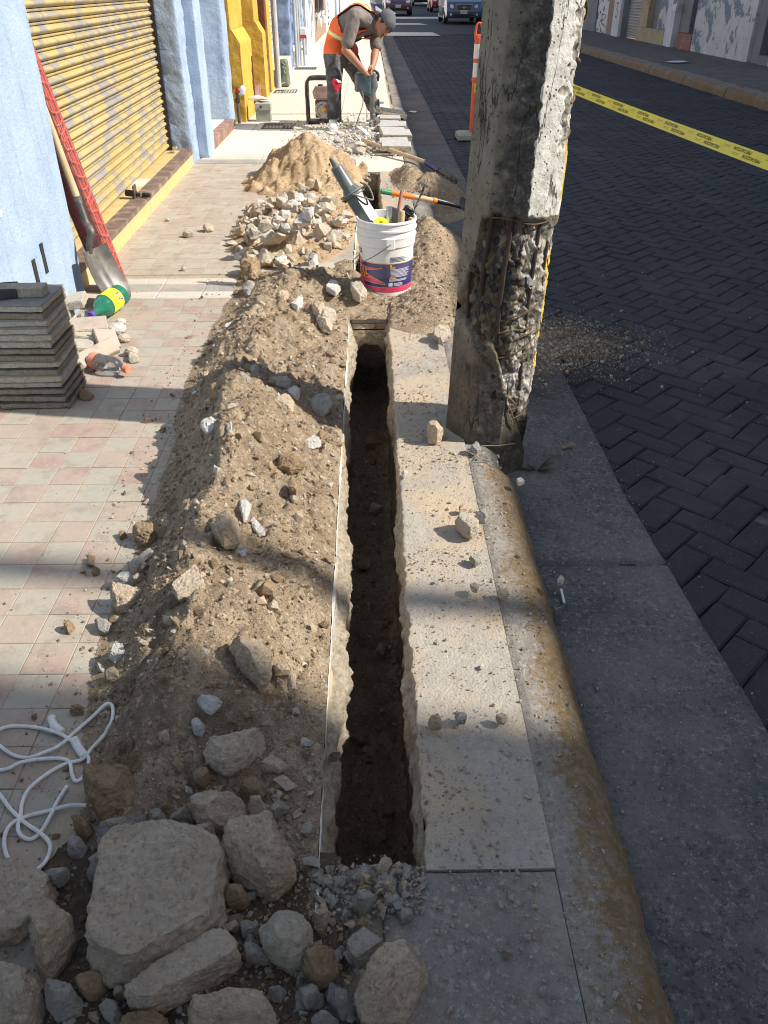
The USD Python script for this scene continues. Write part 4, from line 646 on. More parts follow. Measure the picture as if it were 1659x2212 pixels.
# ---------------------------------------------------------------- vehicles
def car(name, label, cat, x, y, m, W, L, H, hood=0.95, grille=True, plate_text='', two=None, rear=False):
    t = thing(name, label, cat, (x, y, -0.13), math.pi if rear else 0.0); w = W / 2
    low = hullm([(sx * (w - a), yy, z) for sx in (-1, 1) for yy, z, a in ((0.06, .28, .10), (0.0, .42, .12), (0.02, .60, .12), (0.14, hood - .12, .12), (0.45, hood - .02, .10), (1.1, hood + .06, .08), (L - .5, hood + .1, .08), (L - .02, hood - .1, .1), (L, .45, .1), (L - .1, .25, .1), (0.9, .22, .02), (L - .9, .22, .02), (0.9, .7, 0), (L - .9, .7, 0))])
    for yy in (0.82, L - 0.86): low -= manifold3d.Manifold.cylinder(3, 0.36, 0.36, 32).rotate([0, 90, 0]).translate([-1.5, yy, 0.30])
    obj('body', to_tm(low), m, t, smooth=30); c0 = 1.05
    cab = hullm([(sx * (w - a), yy, z) for sx in (-1, 1) for yy, z, a in ((c0, hood + .02, .09), (c0 + .75, H - .05, .22), (c0 + 1.0, H, .26), (L - 1.0, H, .26), (L - .65, H - .08, .22), (L - .25, hood + .02, .09))]); obj('cabin', to_tm(cab), m, t, smooth=30)
    k = 0.012; obj('windscreen', MB().quad((-(w - .16), c0 + .02, hood + .08), (w - .16, c0 + .02, hood + .08), (w - .28, c0 + .70, H - .09), (-(w - .28), c0 + .70, H - .09)).mesh(), 'glass_dark', t, loc=(0, -.02, .015))
    for s in (-1, 1):
        obj('side_window', MB().quad((s * (w - .088), c0 + .25, hood + .07), (s * (w - .088), L - .55, hood + .07), (s * (w - .225), L - .85, H - .09), (s * (w - .225), c0 + .9, H - .09)).mesh(), 'glass_dark', t, loc=(s * .012, 0, 0))
        hl = obj('headlight', hullm([(s * (w - a), yy, z) for a, yy, z in ((.15, .055, .60), (.42, .012, .63), (.40, .04, .74), (.16, .16, .80), (.12, .20, .66), (.42, .1, .68))]), 'lamp_glass' if not rear else 'red_decal', t); obj('fog_lamp', MB().lathe([(0, 0), (.05, .0), (.05, .03)], (s * (w - .3), 0.0, .38), (0, -1, 0), 14).mesh(), 'lamp_glass', t)
        for yy in (0.82, L - 0.86):
            wh = part_group('wheel', t); obj('tyre', MB().lathe([(.20, -.10), (.29, -.10), (.315, -.07), (.32, 0), (.315, .07), (.29, .10), (.20, .10)], (s * (w - .12), yy, .32), (1, 0, 0), 26).mesh(), 'rubber', wh); obj('rim', MB().lathe([(0, -.06), (.05, -.07), (.19, -.06), (.205, -.09), (.205, .09), (.19, .06), (.05, .07), (0, .06)], (s * (w - .12), yy, .32), (1, 0, 0), 22).mesh(), 'steel_bright', wh)
        obj('wing_mirror', MB().box(s * (w - .02) if s > 0 else -w - .14, w + .14 if s > 0 else -(w - .02), c0 + .3, c0 + .4, hood + .05, hood + .2, .03).mesh(), m, t)
    if grille:
        g_ = part_group('grille', t); obj('grille_mesh', MB().box(-.34, .34, -.012, .03, .56, .74, .01).mesh(), 'plastic_black', g_); b = MB().box(-.37, .37, -.02, .0, .745, .765).box(-.31, .31, -.02, .0, .54, .556)
        for k in range(1, 7): b.box(-.34, .34, -.016, -.012, .56 + k * .026, .564 + k * .026)
        for s in (-1, 1): b.add(*MB().quad((s * .345, -.02, .75), (s * .37, -.02, .75), (s * .32, -.02, .545), (s * .295, -.02, .545)).mesh())
        obj('grille_trim', b.mesh(), 'chrome', g_); b = MB(); b.lathe([(.048, 0), (.062, 0), (.062, .012), (.048, .012), (.048, 0)], (0, -.02, .655), (0, -1, 0), 24); b.box(-.085, .085, -.034, -.022, .645, .667); obj('emblem', b.mesh(), 'chrome', g_)
    obj('bumper_strip', MB().box(-(w - .16), w - .16, -.02, .06, .24, .30, .02).mesh(), 'plastic_black', t); obj('lower_intake', MB().box(-.45, .45, -.008, .04, .32, .40, .008).mesh(), 'plastic_black', t)
    pl = obj('number_plate', MB().box(-.16, .16, -.03, -.018, .40, .54, .004).mesh(), 'plate', t)
    if plate_text:
        tx = meshkit.text_mesh(plate_text, .07, .002); tx.apply_translation([-tx.bounds.mean(0)[0], 0, 0]); tx.apply_transform(trimesh.transformations.rotation_matrix(math.pi / 2, [1, 0, 0])); tx.apply_translation([0, -.031, .43]); obj('plate_lettering', tx, 'print_blue', pl)
    return t
car('parked_van', 'slate blue van facing us with chrome grille, parked on the street', 'van', 4.36, 42.4, 'car_slate', 1.78, 4.6, 1.65, 0.98, True, 'JHK 57')
car('maroon_car', 'maroon car facing us at the left kerb beyond the worker', 'car', 1.80, 55, 'car_maroon', 1.72, 4.2, 1.45, 0.85, False, 'JLM 21')
car('red_car', 'bright red car facing us, partly behind the slate blue van', 'car', 5.0, 62, 'car_red', 1.72, 4.2, 1.5, 0.85, True, 'K')
car('dark_truck', 'dark vehicle far up the street between the maroon and red cars', 'car', 4.9, 88, 'car_dark', 1.9, 5.0, 1.9, 1.0, False, '', rear=True)
# ---------------------------------------------------------------- concrete pole with broken foot
pole = thing('concrete_pole', 'octagonal concrete utility pole with broken foot and bare rusty bars', 'utility pole', (0, 0, 0))
PCX, PCY = 0.425, 2.605
def pole_axis(z): return PCX + 0.033 * np.maximum(z, 0), PCY + 0 * z
def pole_r(z): return np.interp(z, [-0.2, 0.05, .38, .76, 1.31, 9.0], [.150, .152, .153, .151, .147, .09])
RHO = math.radians(15.0)
def octa(th, r):  # radius of a rounded regular octagon of apothem-ish r
    a = (th + RHO + math.pi / 2 + math.pi / 8) % (math.pi / 4) - math.pi / 8; return r * 0.955 / np.cos(a) ** 0.9
cellpts = np.random.default_rng(12).uniform([0.2, 2.4, -0.2], [0.68, 2.82, 1.6], (16000, 3)); cellval = np.random.default_rng(13).random(16000); ctree = cKDTree(cellpts)
def build_pole():
    th = np.linspace(-math.pi, math.pi, 400); z = np.concatenate([np.arange(-0.16, 1.45, 0.0035), np.linspace(1.5, 9.0, 40)])
    T, Z = np.meshgrid(th, z); deg = np.degrees(T)                 # -90 faces the camera, 0 faces the sun side (+x)
    r = octa(T, pole_r(Z)); ax, ay = pole_axis(Z); P = np.stack([ax + r * np.cos(T), ay + r * np.sin(T), Z], -1); PN = np.stack([np.cos(T) * .15 + .42, np.sin(T) * .15 + 2.6, Z], -1)
    n1 = fbm(PN, 9, 4, 61); n2 = fbm(PN, 32, 3, 62)
    # broken zone: upper and lower limits by direction
    top = np.interp(deg, [-190, -168, -146, -138, -122, -95, -75, -50, -10, 30, 60, 180], [.45, .50, .64, .76, .765, .765, .765, .755, .73, .75, .5, .3]) + 0.045 * n1 + 0.035 * n2
    low = np.interp(deg, [-190, -160, -146, -134, -122, -112, -100, -88, -75, -60, -45, -20, 20, 60, 180], [.44, .41, .39, .375, .33, .355, .33, .22, .13, .05, .0, -.16, -.16, .3, .5]) + 0.07 * n1 + 0.05 * n2
    sp = sstep(0.0, 0.03, top - Z) * sstep(0.0, 0.035, Z - low)
    edge = sstep(-52, -46, deg + 40 * n2 + 14 * n1) * sstep(40, 20, deg) * sstep(0.90, 1.0, Z + 0.12 * n1) ; sp = np.maximum(sp, edge * 0.9)
    sp = np.maximum(sp, sstep(0.17, 0.24, n2 + 0.25 * n1) * sstep(.98, .7, Z) * sstep(-128, -95, deg) * sstep(40, 0, deg) * (Z < 0.42) * (Z > 0.05))
    d, i = ctree.query(P.reshape(-1, 3), k=2); cv = cellval[i[:, 0]].reshape(T.shape); gap = (d[:, 1] - d[:, 0]).reshape(T.shape)
    depth = 0.019 + 0.010 * n1 + 0.022 * fbm(PN, 36, 4, 64) + 0.006 * cv - 0.005 * sstep(0, 0.006, gap); big = sstep(-0.02, 0.08, n1)
    back = -(sp * np.clip(depth + 0.008 * big, 0.002, 0.06) * np.interp(deg, [-190, -80, -50, 60], [1, .9, .55, .55])) + (1 - sp) * (0.003 * n2 + 0.0016 * fbm(PN, 90, 3, 66))
    chip = sstep(0.16, 0.22, fbm(PN, 14, 4, 67) + 0.6 * np.exp(-((deg + 128) / 9) ** 2) * .3 - .05) * (Z < 0.75) * (Z > .3); back = back - 0.012 * chip * (1 - sp)
    for zc, k in ((0.762, 0.010), ): back = back
    notch = np.exp(-((deg + 120) / 6) ** 2) * sstep(.60, .66, Z) * sstep(.80, .76, Z); back -= 0.018 * notch
    R = r + back; P = np.stack([ax + R * np.cos(T), ay + R * np.sin(T), Z], -1)
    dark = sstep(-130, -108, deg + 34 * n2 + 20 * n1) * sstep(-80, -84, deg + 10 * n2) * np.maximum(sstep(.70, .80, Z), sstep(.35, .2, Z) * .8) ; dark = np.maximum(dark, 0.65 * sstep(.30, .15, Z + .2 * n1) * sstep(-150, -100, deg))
    white = sstep(-86, -80, deg + 12 * n2) * sstep(.74, .78, Z) * sstep(60, 45, deg); yel = sstep(-40, -33, deg + 14 * n2) * sstep(30, 20, deg) * sstep(1.02, .96, Z) * (Z > .80)
    yel = np.maximum(yel, sstep(-38, -32, deg + 10 * n2) * sstep(20, 10, deg) * sstep(.22, .26, Z) * sstep(.66, .60, Z))
    sp2 = sp * (1 - (yel > .5) * (Z < .65)); bleach = np.clip(sstep(-96, -62, deg + 80 * n1 + 80 * n2), 0, 1) * .75 * sstep(.06, .16, Z + .1 * n1) * sstep(.80, .70, Z + .06 * n2) + edge * .8; soot = sstep(.12, .0, Z + .25 * n1) * sstep(-75, -50, deg) + 0.5 * sstep(.02, .09, -n2) * sp * .6
    return sheet(P), {k: np.clip(a, 0, 1).ravel() for k, a in dict(spall=sp2, dark=dark, white=white, yellow=yel, bleach=np.clip(bleach, 0, 1), soot=np.clip(soot, 0, 1)).items()}
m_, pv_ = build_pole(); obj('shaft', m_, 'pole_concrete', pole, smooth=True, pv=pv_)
def on_pole(deg, z, r):
    a, b = pole_axis(np.asarray(z, float)); d = np.radians(deg); return np.stack([a + r * np.cos(d), b + r * np.sin(d), np.asarray(z, float) + 0 * a], -1)
for deg0, z0, z1, rr, rad in ((-153, .40, .62, .131, .0055), (-128, .345, .775, .131, .0088), (-100, .36, .772, .131, .0085), (-81, .46, .755, .125, .0065), (-58, .02, .745, .129, .0068), (-38, -.10, .72, .132, .0075), (-20, -.12, .73, .124, .008)):
    z = np.linspace(z0, z1, 14); obj('rebar', MB().tube(on_pole(deg0 + 3 * np.sin(z * 9), z, rr + 0.003 * np.sin(z * 14)), rad * (1 + 0.08 * np.sin(z * 60)), 9).mesh(), 'rebar', pole)
for z0, d0, d1, tilt in ((.756, -126, -20, -.02), (.455, -92, -40, .05), (.395, -100, -25, .05), (.345, -118, -15, .07), (.30, -112, -5, .09), (.115, -92, -45, .05), (.085, -80, -20, .05)):
    dg = np.linspace(d0, d1, 22); obj('stirrup_wire', MB().tube(on_pole(dg, z0 + tilt * (dg - d0) / 100 + 0.005 * np.sin(dg * .09 + z0 * 40), 0.139 + 0.004 * np.sin(dg * .08)), 0.0024, 6).mesh(), 'rust_wire', pole)
obj('stirrup_wire', MB().tube(spline([on_pole(-82, .155, .15), on_pole(-75, .14, .158), on_pole(-68, .10, .160), on_pole(-62, .055, .152)]), 0.0026, 6).mesh(), 'rust_wire', pole); obj('stirrup_wire', MB().tube(spline([on_pole(-84, .19, .15), on_pole(-72, .165, .162), on_pole(-60, .12, .15)]), 0.003, 6).mesh(), 'rust_wire', pole)
for k, (z0, z1) in enumerate(((1.31, 1.25), (1.17, 1.15), (1.06, 1.08), (.97, .99))): obj('stirrup_wire', MB().tube(on_pole(np.linspace(-32, 10, 8), np.linspace(z0, z1, 8), 0.138), 0.0045, 7).mesh(), 'rust_wire', pole)

# ---------------------------------------------------------------- bucket and its tools
BX, BY, BZ = 0.084, 4.09, 0.024
bk = thing('bucket', 'white plastic paint bucket with blue and pink printed band, full of tools', 'bucket', (BX, BY, BZ))
R0, R1_, HB = 0.126, 0.143, 0.365
def rad(z): return R0 + (R1_ - R0) * z / HB
pf = [(0, .006), (R0 - .01, .004), (R0 - .003, 0.0), (R0, .006), (rad(.05), .05), (rad(.24), .24), (rad(.245) + .006, .247), (rad(.28) + .007, .282), (rad(.283) + .010, .286), (rad(.29) + .010, .292), (rad(.293) + .004, .296), (rad(.315) + .004, .316), (rad(.318) + .010, .320), (rad(.325) + .010, .327), (rad(.328) + .004, .331), (rad(.35) + .004, .352), (rad(.353) + .009, .356), (rad(.365) + .008, .363), (rad(.365) + .004, .367), (rad(.365) - .003, .365), (rad(.34) - .003, .34), (R0 - .003, .014), (0, .012)]
obj('body', MB().lathe(pf, seg=72).mesh(), 'white_plastic', bk, smooth=35)
VIEW = math.degrees(math.atan2(-BY, -BX))                           # the side that faces us
def wrap(poly, off, m, parent, name, res=6):
    """polygon in (degrees to the right of the facing line, height) laid on the bucket's side"""
    p = np.array(poly, float); t = trimesh.Trimesh(np.column_stack([p, 0 * p[:, 0]]), [[0, i, i + 1] for i in range(1, len(p) - 1)], process=False)
    for _ in range(4 if (p[:, 0].max() - p[:, 0].min()) > 12 else 1): t = t.subdivide()
    a = np.radians(VIEW + t.vertices[:, 0]); z = t.vertices[:, 1]; r = rad(z) + off; return obj(name, (np.stack([r * np.cos(a), r * np.sin(a), z], -1), t.faces), m, parent)
lb = part_group('printed_label', bk)
for a in range(-180, 180, 60): wrap([(a, .052), (a + 60, .052), (a + 60, .168), (a, .168)], .0006, 'label_blue', lb, 'blue_band')
for a in range(-180, 180, 60): wrap([(a, .024), (a + 60, .024), (a + 60, .051), (a, .051)], .0006, 'label_pink', lb, 'pink_band'); wrap([(a, .168), (a + 60, .168), (a + 60, .172), (a, .172)], .0010, 'label_yellow', lb, 'yellow_line')
wrap([(-85, .19), (-66, .168), (-56, .168), (-66, .158), (-85, .150)], .0012, 'label_pink', lb, 'pink_burst'); wrap([(-85, .148), (-52, .142), (-8, .146), (-52, .127), (-85, .13)], .0012, 'label_pink', lb, 'pink_burst'); wrap([(-85, .128), (-52, .120), (-4, .072), (-56, .072), (-85, .09)], .0012, 'label_pink', lb, 'pink_burst'); wrap([(-85, .088), (-62, .078), (-52, .053), (-85, .053)], .0012, 'label_pink', lb, 'pink_burst')
for q0, q1 in (((-55, .126), (-8, .147)), ((-55, .121), (-3, .072)), ((-55, .073), (-2, .066))): wrap([(q0[0], q0[1]), (q1[0], q1[1]), (q1[0], q1[1] + .0022), (q0[0], q0[1] + .0022)], .0016, 'label_yellow', lb, 'yellow_line')
def wrap_text(s, h, a0, z0, m, name='lettering', off=.0015, bold=False):
    t = meshkit.text_mesh(s, h, 0.0008, bold); z = z0 + t.vertices[:, 1]; r = rad(z) + off + t.vertices[:, 2]; a = np.radians(VIEW + a0) + t.vertices[:, 0] / r; obj(name, (np.stack([r * np.cos(a), r * np.sin(a), z], -1), t.faces), m, lb)
wrap_text('AL', .048, -74, .095, 'label_yellow', bold=True); wrap_text('AL', .044, -73.4, .097, 'print_black', off=.0022, bold=False); wrap_text('EX', .024, -78, .205, 'print_black')
q = np.random.default_rng(4)
for k in range(4): wrap([(8, .178 + k * .0065), (8 + q.uniform(30, 46), .178 + k * .0065), (40, .181 + k * .0065), (8, .181 + k * .0065)], .0012, 'print_blue', lb, 'small_print')
wrap([(8, .154), (12, .154), (12, .163), (8, .163)], .0014, 'label_yellow', lb, 'sun_mark'); wrap([(8, .147), (20, .147), (20, .1515), (8, .1515)], .0014, 'label_yellow', lb, 'heading')
for k in range(7): L = q.uniform(36, 50); wrap([(9, .102 + k * .0062), (9 + L, .102 + k * .0062), (9 + L, .1046 + k * .0062), (9, .1046 + k * .0062)], .0014, 'print_white', lb, 'small_print')
wrap([(6, .093), (22, .093), (22, .097), (6, .097)], .0014, 'label_yellow', lb, 'heading')
for k in range(2): wrap([(6, .082 + k * .0055), (50, .082 + k * .0055), (50, .0845 + k * .0055), (6, .0845 + k * .0055)], .0014, 'print_white', lb, 'small_print')
wrap([(5, .056), (14, .056), (14, .074), (5, .074)], .0014, 'print_white', lb, 'recycling_mark')
for k in range(3): wrap([(17, .057 + k * .006), (38, .057 + k * .006), (38, .0596 + k * .006), (17, .0596 + k * .006)], .0014, 'print_white', lb, 'small_print')
def on_bk(a, z, off): x = np.radians(VIEW + a); r = rad(z) + off; return np.array([r * math.cos(x), r * math.sin(x), z])
for a in (8, 188):
    c = on_bk(a, .268, .009); e = MB().box(-.006, .006, -.020, .020, -.026, .026, .003); v, f = e.mesh(); x = math.radians(VIEW + a); Rz = np.array([[math.cos(x), -math.sin(x), 0], [math.sin(x), math.cos(x), 0], [0, 0, 1]]); obj('handle_lug', (v @ Rz.T + c, f), 'white_plastic', bk)
bail = [on_bk(8, .268, .018), on_bk(2, .258, .02), on_bk(-20, .215, .022), on_bk(-50, .17, .03), on_bk(-78, .148, .036), on_bk(-100, .145, .036), on_bk(-135, .17, .03), on_bk(-160, .22, .022), on_bk(-172, .268, .018)]
obj('wire_handle', MB().tube(spline(bail, 6), 0.0022, 7).mesh(), 'steel_worn', bk)
# grinder-like power tool leaning out of the bucket
def along(p, q, t): return np.asarray(p) + (np.asarray(q) - np.asarray(p)) * t
A0, A1 = Yp(835, 485, 4.16), Yp(714, 342, 4.20); A0 = np.array([A0[0], 4.10, A0[2] - .10]) ; ax_ = (A1 - A0) / np.linalg.norm(A1 - A0); LG = np.linalg.norm(A1 - A0)
pt_ = thing('power_tool', 'dark green electric tool with its cord wound round, leaning out of the bucket', 'power tool', (0, 0, 0))
def prism(p, q, r0, r1, n=8, rot=0.0, sq=1.0):
    d = (q - p) / np.linalg.norm(q - p); s = np.cross(d, [0, 1, 0]); s /= np.linalg.norm(s); u = np.cross(s, d); pts = []
    for c, r in ((p, r0), (q, r1)):
        for k in range(n): a = rot + 2 * math.pi * k / n; pts.append(c + r * (math.cos(a) * s + sq * math.sin(a) * u))
    return hullm(pts)
T = lambda t: A0 + ax_ * LG * t
obj('housing', to_tm(prism(T(0.0), T(.60), .050, .052, 6, .3)), 'tool_green', pt_); obj('switch_head', to_tm(prism(T(.60), T(.68), .052, .038, 8)), 'tool_green', pt_); obj('grip', to_tm(prism(T(.66), T(.90), .034, .029, 14)), 'tool_green', pt_, smooth=40); obj('collar', to_tm(prism(T(.89), T(.915), .031, .027, 14)), 'tool_grey', pt_, smooth=40); obj('cord_boot', to_tm(prism(T(.91), T(1.0), .016, .0095, 10)), 'tool_green', pt_, smooth=40); obj('front_rib', to_tm(prism(T(.16), T(.20), .054, .054, 6, .3)), 'tool_grey', pt_)
s_ = np.cross(ax_, [0, 1, 0]); s_ /= np.linalg.norm(s_); u_ = np.cross(s_, ax_); cp = []
for k in range(120): a = k / 119 * 2 * math.pi * 3.2; cp.append(T(.585 + .05 * k / 119 + .008 * math.sin(k * .23)) + (.056 + .006 * math.sin(k * .19)) * (math.cos(a) * s_ + math.sin(a) * u_))
obj('power_cord', MB().tube(cp, 0.0042, 7).mesh(), 'cable_grey', pt_); obj('cord_loop', MB().tube(spline([T(.66) + s_ * -.06, T(.58) - s_ * .085 - u_ * .02, T(.46) - s_ * .075 - u_ * .03, T(.5) - s_ * .05 - u_ * .045, T(.62) - u_ * .055]), .0042, 7).mesh(), 'cable_grey', pt_)
def rod(name, label, cat, p, q, r, m, r2=None, **k):
    p, q = np.asarray(p, float), np.asarray(q, float); t = thing(name, label, cat, tuple(p)); obj('shank', MB().lathe([(0, 0), (r * .8, 0), (r, .004), (r2 or r, np.linalg.norm(q - p) - .006), ((r2 or r) * .75, np.linalg.norm(q - p)), (0, np.linalg.norm(q - p))], axis=q - p, seg=18).mesh(), m, t, smooth=40); return t
tb = thing('metal_tube', 'short open steel tube standing in the white bucket', 'tube', (0, 0, 0)); p, q = np.array([.095, 4.03, .20]), Yp(841, 446, 4.06); obj('tube_wall', MB().lathe([(.015, 0), (.015, np.linalg.norm(q - p)), (.0125, np.linalg.norm(q - p)), (.0125, 0), (.015, 0)], p, q - p, 20).mesh(), 'steel_bright', tb, smooth=40)
w = rod('hammer_handle', 'thick pale wooden tool handle upright in the bucket', 'tool handle', (.145, 4.02, .17), Yp(868, 455, 4.04), .019, 'wood', .016)
w = rod('hammer_handle', 'short wooden tool handle end leaning right in the bucket', 'tool handle', (.165, 4.06, .2), Yp(890, 470, 4.07), .017, 'wood', .016)
w = rod('black_grip', 'ribbed black tube grip leaning to the right in the bucket', 'tool grip', (.075, 4.12, .22), Yp(886, 447, 4.15), .026, 'black_metal', .025)
for t in (.55, .65, .75, .85, .95): p, q = np.array([.075, 4.12, .22]), Yp(886, 447, 4.15); obj('rib', MB().lathe([(.0262, 0), (.0282, .003), (.0262, .006)], along(p, q, t), q - p, 18).mesh(), 'rubber', w, loc=(-.075, -4.12, -.22))
w = rod('pink_pipe', 'thin faded pink pipe end standing behind the bucket rim', 'pipe', (.115, 4.18, .2), Yp(868, 412, 4.24), .009, 'tube_pink')
obj('yellow_tape_roll', MB().lathe([(.012, 0), (.034, 0), (.036, .006), (.036, .02), (.034, .026), (.012, .026), (.012, 0)], Yp(822, 481, 4.0) + [0, 0, -.018], (.1, -.5, .8), 26).mesh(), 'yellow_label', smooth=40, label='yellow tape reel inside the near rim of the bucket', cat='tape reel')
obj('black_tool_body', to_tm(hullm(np.vstack([ball(Yp(848, 470, 4.10) + d, .022, 1) for d in ([0, 0, -.04], [.05, .03, 0.0], [.0, .04, .02])]))), 'rubber', smooth=30, label='black tool body between the handles in the bucket', cat='tool')
pg = thing('power_plug', 'grey mains plug on a twisted cord sticking up from the bucket', 'plug', (0, 0, 0)); cpl = spline([Yp(888, 474, 4.12), Yp(895, 455, 4.14), Yp(903, 435, 4.16), Yp(912, 415, 4.17), Yp(915, 404, 4.17)]); hx = np.array([math.cos(1.0), 0, 0]); an = np.linspace(0, 40, len(cpl))
for s in (0, math.pi): obj('cord', MB().tube(cpl + .0035 * np.stack([np.cos(an + s), np.sin(an + s), 0 * an], -1), .003, 6).mesh(), 'cable_black' if s else 'cable_grey', pg)
c = Yp(918, 400, 4.17); t = trimesh.creation.box([.036, .02, .014]); t.apply_transform(trimesh.transformations.rotation_matrix(math.radians(22), [0, 1, 0])); t.apply_translation(c); obj('plug_body', t, 'cable_grey', pg)
for dx in (-.007, .007): obj('prong', MB().tube([c + [dx, 0, .005], c + [dx + .006, 0, .03]], .0022, 5).mesh(), 'steel_bright', pg)

# ---------------------------------------------------------------- shovels
def shovel_blade(L, W, curl=.035, seed=0):
    u, v = np.meshgrid(np.linspace(0, 1, 22), np.linspace(-1, 1, 19), indexing='ij'); wd = W / 2 * np.where(u < .62, 1 - .10 * (1 - u / .62) ** 3, np.sqrt(np.clip(1 - (np.abs(u - .62) / .40) ** 2.4, 0.02, 1)))
    P = np.stack([u * L, v * wd, curl * (v ** 2) * (1 - .5 * u) - .02 * np.sin(u * 3.1) + .012 * np.exp(-(v / .18) ** 2) * (1 - u)], -1); a, f = sheet(P); n = len(a); b = a + [0, 0, .003]; return np.vstack([a, b]), np.vstack([f[:, ::-1], f + n])
def place(mesh, origin, xdir, zdir):
    x = np.asarray(xdir, float); x /= np.linalg.norm(x); z = np.asarray(zdir, float); z = z - x * (z @ x); z /= np.linalg.norm(z); y = np.cross(z, x); v, f = mesh; return np.asarray(v) @ np.stack([x, y, z]) + np.asarray(origin), f
sh = thing('shovel', 'wooden handled shovel with worn steel blade leaning on the blue wall', 'shovel', (0, 0, 0))
s0, s1, s2, s3, s4 = Yp(80, 196, 4.06), Yp(168, 430, 4.05), Yp(186, 480, 4.02), Yp(196, 505, 4.00), Yp(184, 542, 3.96)
obj('handle', MB().tube([s0 + (s0 - s1) * .1, s0, s1], .0165, 14).mesh(), 'wood', sh, smooth=40); obj('socket', MB().tube(spline([s1 + (s0 - s1) * .02, s1, s2, Yp(197, 500, 3.99), Yp(193, 525, 3.97), s4 + [.02, 0, -.01]]), np.linspace(.019, .0155, 41), 12).mesh(), 'steel_dark', sh, smooth=40); obj('ferrule', MB().tube([s1 + (s0 - s1) * .03, s1 - (s0 - s1) * .01], .0205, 12).mesh(), 'steel_worn', sh)
tip = np.array([-1.235, 3.93, 0.012]); root = Yp(196, 540, 3.97); obj('blade', place(shovel_blade(np.linalg.norm(tip - root), .175), root, tip - root, np.array([.55, -.35, .65])), 'steel_worn', sh, smooth=50)
sh = thing('shovel', 'shovel with green and orange painted handle lying behind the bucket', 'shovel', (0, 0, 0)); ps = [Yp(u, v, 5.55) for u, v in ((823, 413), (845, 418), (893, 428), (936, 437), (944, 439), (965, 445), (1008, 459), (1050, 470))]
ps = [p + [0, .02 * i, 0] for i, p in enumerate(ps)]
for a, b_, m, r in ((0, 1, 'handle_green', .017), (1, 2, 'handle_orange', .0185), (2, 3, 'wood', .0165), (3, 4, 'handle_orange', .0175), (4, 5, 'black_metal', .0175)): obj('handle', MB().tube([ps[a], (ps[a] + ps[b_]) / 2, ps[b_]], r, 14).mesh(), m, sh, smooth=40)
obj('neck', MB().tube(spline([ps[5], ps[5] * .5 + ps[6] * .5 + [0, 0, .0], ps[6]]), np.linspace(.016, .011, 17), 10).mesh(), 'black_metal', sh, smooth=40); obj('blade', place(shovel_blade(.27, .2), ps[6] - (ps[6] - ps[5]) * .25, ps[7] - ps[6] + [0, 0, -.01], (0.1, -.25, .95)), 'black_metal', sh, smooth=50)
hoe = thing('pickaxe', 'long wooden handled tool lying over the kerb with its dark head in the gutter', 'pickaxe', (0, 0, 0)); h0, h1, h2 = Yp(783, 302, 8.5), Yp(920, 357, 7.62), Yp(975, 384, 7.25); h1[2] = max(h1[2], .03)
obj('handle', MB().tube([h0, (h0 + h1) / 2 + [0, 0, -.004], h1], .0185, 14).mesh(), 'wood', hoe, smooth=40); obj('collar', MB().tube([h1, along(h1, h2, .55)], [.022, .025], 12).mesh(), 'label_blue', hoe, smooth=40); obj('head', to_tm(bone((along(h1, h2, .5), .02), (h2, .03), (h2 + [.035, -.03, -.02], .024))), 'steel_dark', hoe, smooth=40)

# ---------------------------------------------------------------- red barrier netting roll in its film
nt = thing('netting_roll', 'roll of red plastic barrier netting leaning in the corner by the shutter', 'netting roll', (0, 0, 0)); n0, n1 = np.array([-1.345, 4.18, 0.03]), np.array([-1.600, 4.13, 1.30]); nd = (n1 - n0) / np.linalg.norm(n1 - n0); na = np.cross(nd, [0, 1, 0]); na /= np.linalg.norm(na); nb_ = np.cross(na, nd); NR = .066; NL = np.linalg.norm(n1 - n0)
obj('inner_layers', to_tm(prism(n0, n1, NR * .86, NR * .86, 24)), 'net_core', nt, smooth=40)
def nrl(t, a, r): return n0 + nd * t + r * (math.cos(a) * na + math.sin(a) * nb_)
b = MB()
for k in range(15): a = 2 * math.pi * k / 15; b.tube([nrl(t, a + .25 * t, NR + .0012 * math.sin(9 * t)) for t in np.linspace(0, NL, 24)], .0035, 5)
for k in range(27): t = .02 + k * (NL - .04) / 26; b.tube([nrl(t + .02 * math.sin(a * 2 + k), a, NR + .001) for a in np.linspace(0, 2 * math.pi, 19)], .0055 if k % 2 else .0035, 5, False)
obj('net_mesh', b.mesh(), 'net_red', nt)
obj('film_wrap', to_tm(prism(n0 - nd * .005, n1, NR + .006, NR + .006, 24)), 'clear_plastic', nt, smooth=40)
fx = np.random.default_rng(9); obj('film_tail', to_tm(hullm(fx.normal(0, 1, (16, 3)) * [.025, .02, .018] + nrl(.05, 0.3, .075))), 'bag_film', nt)

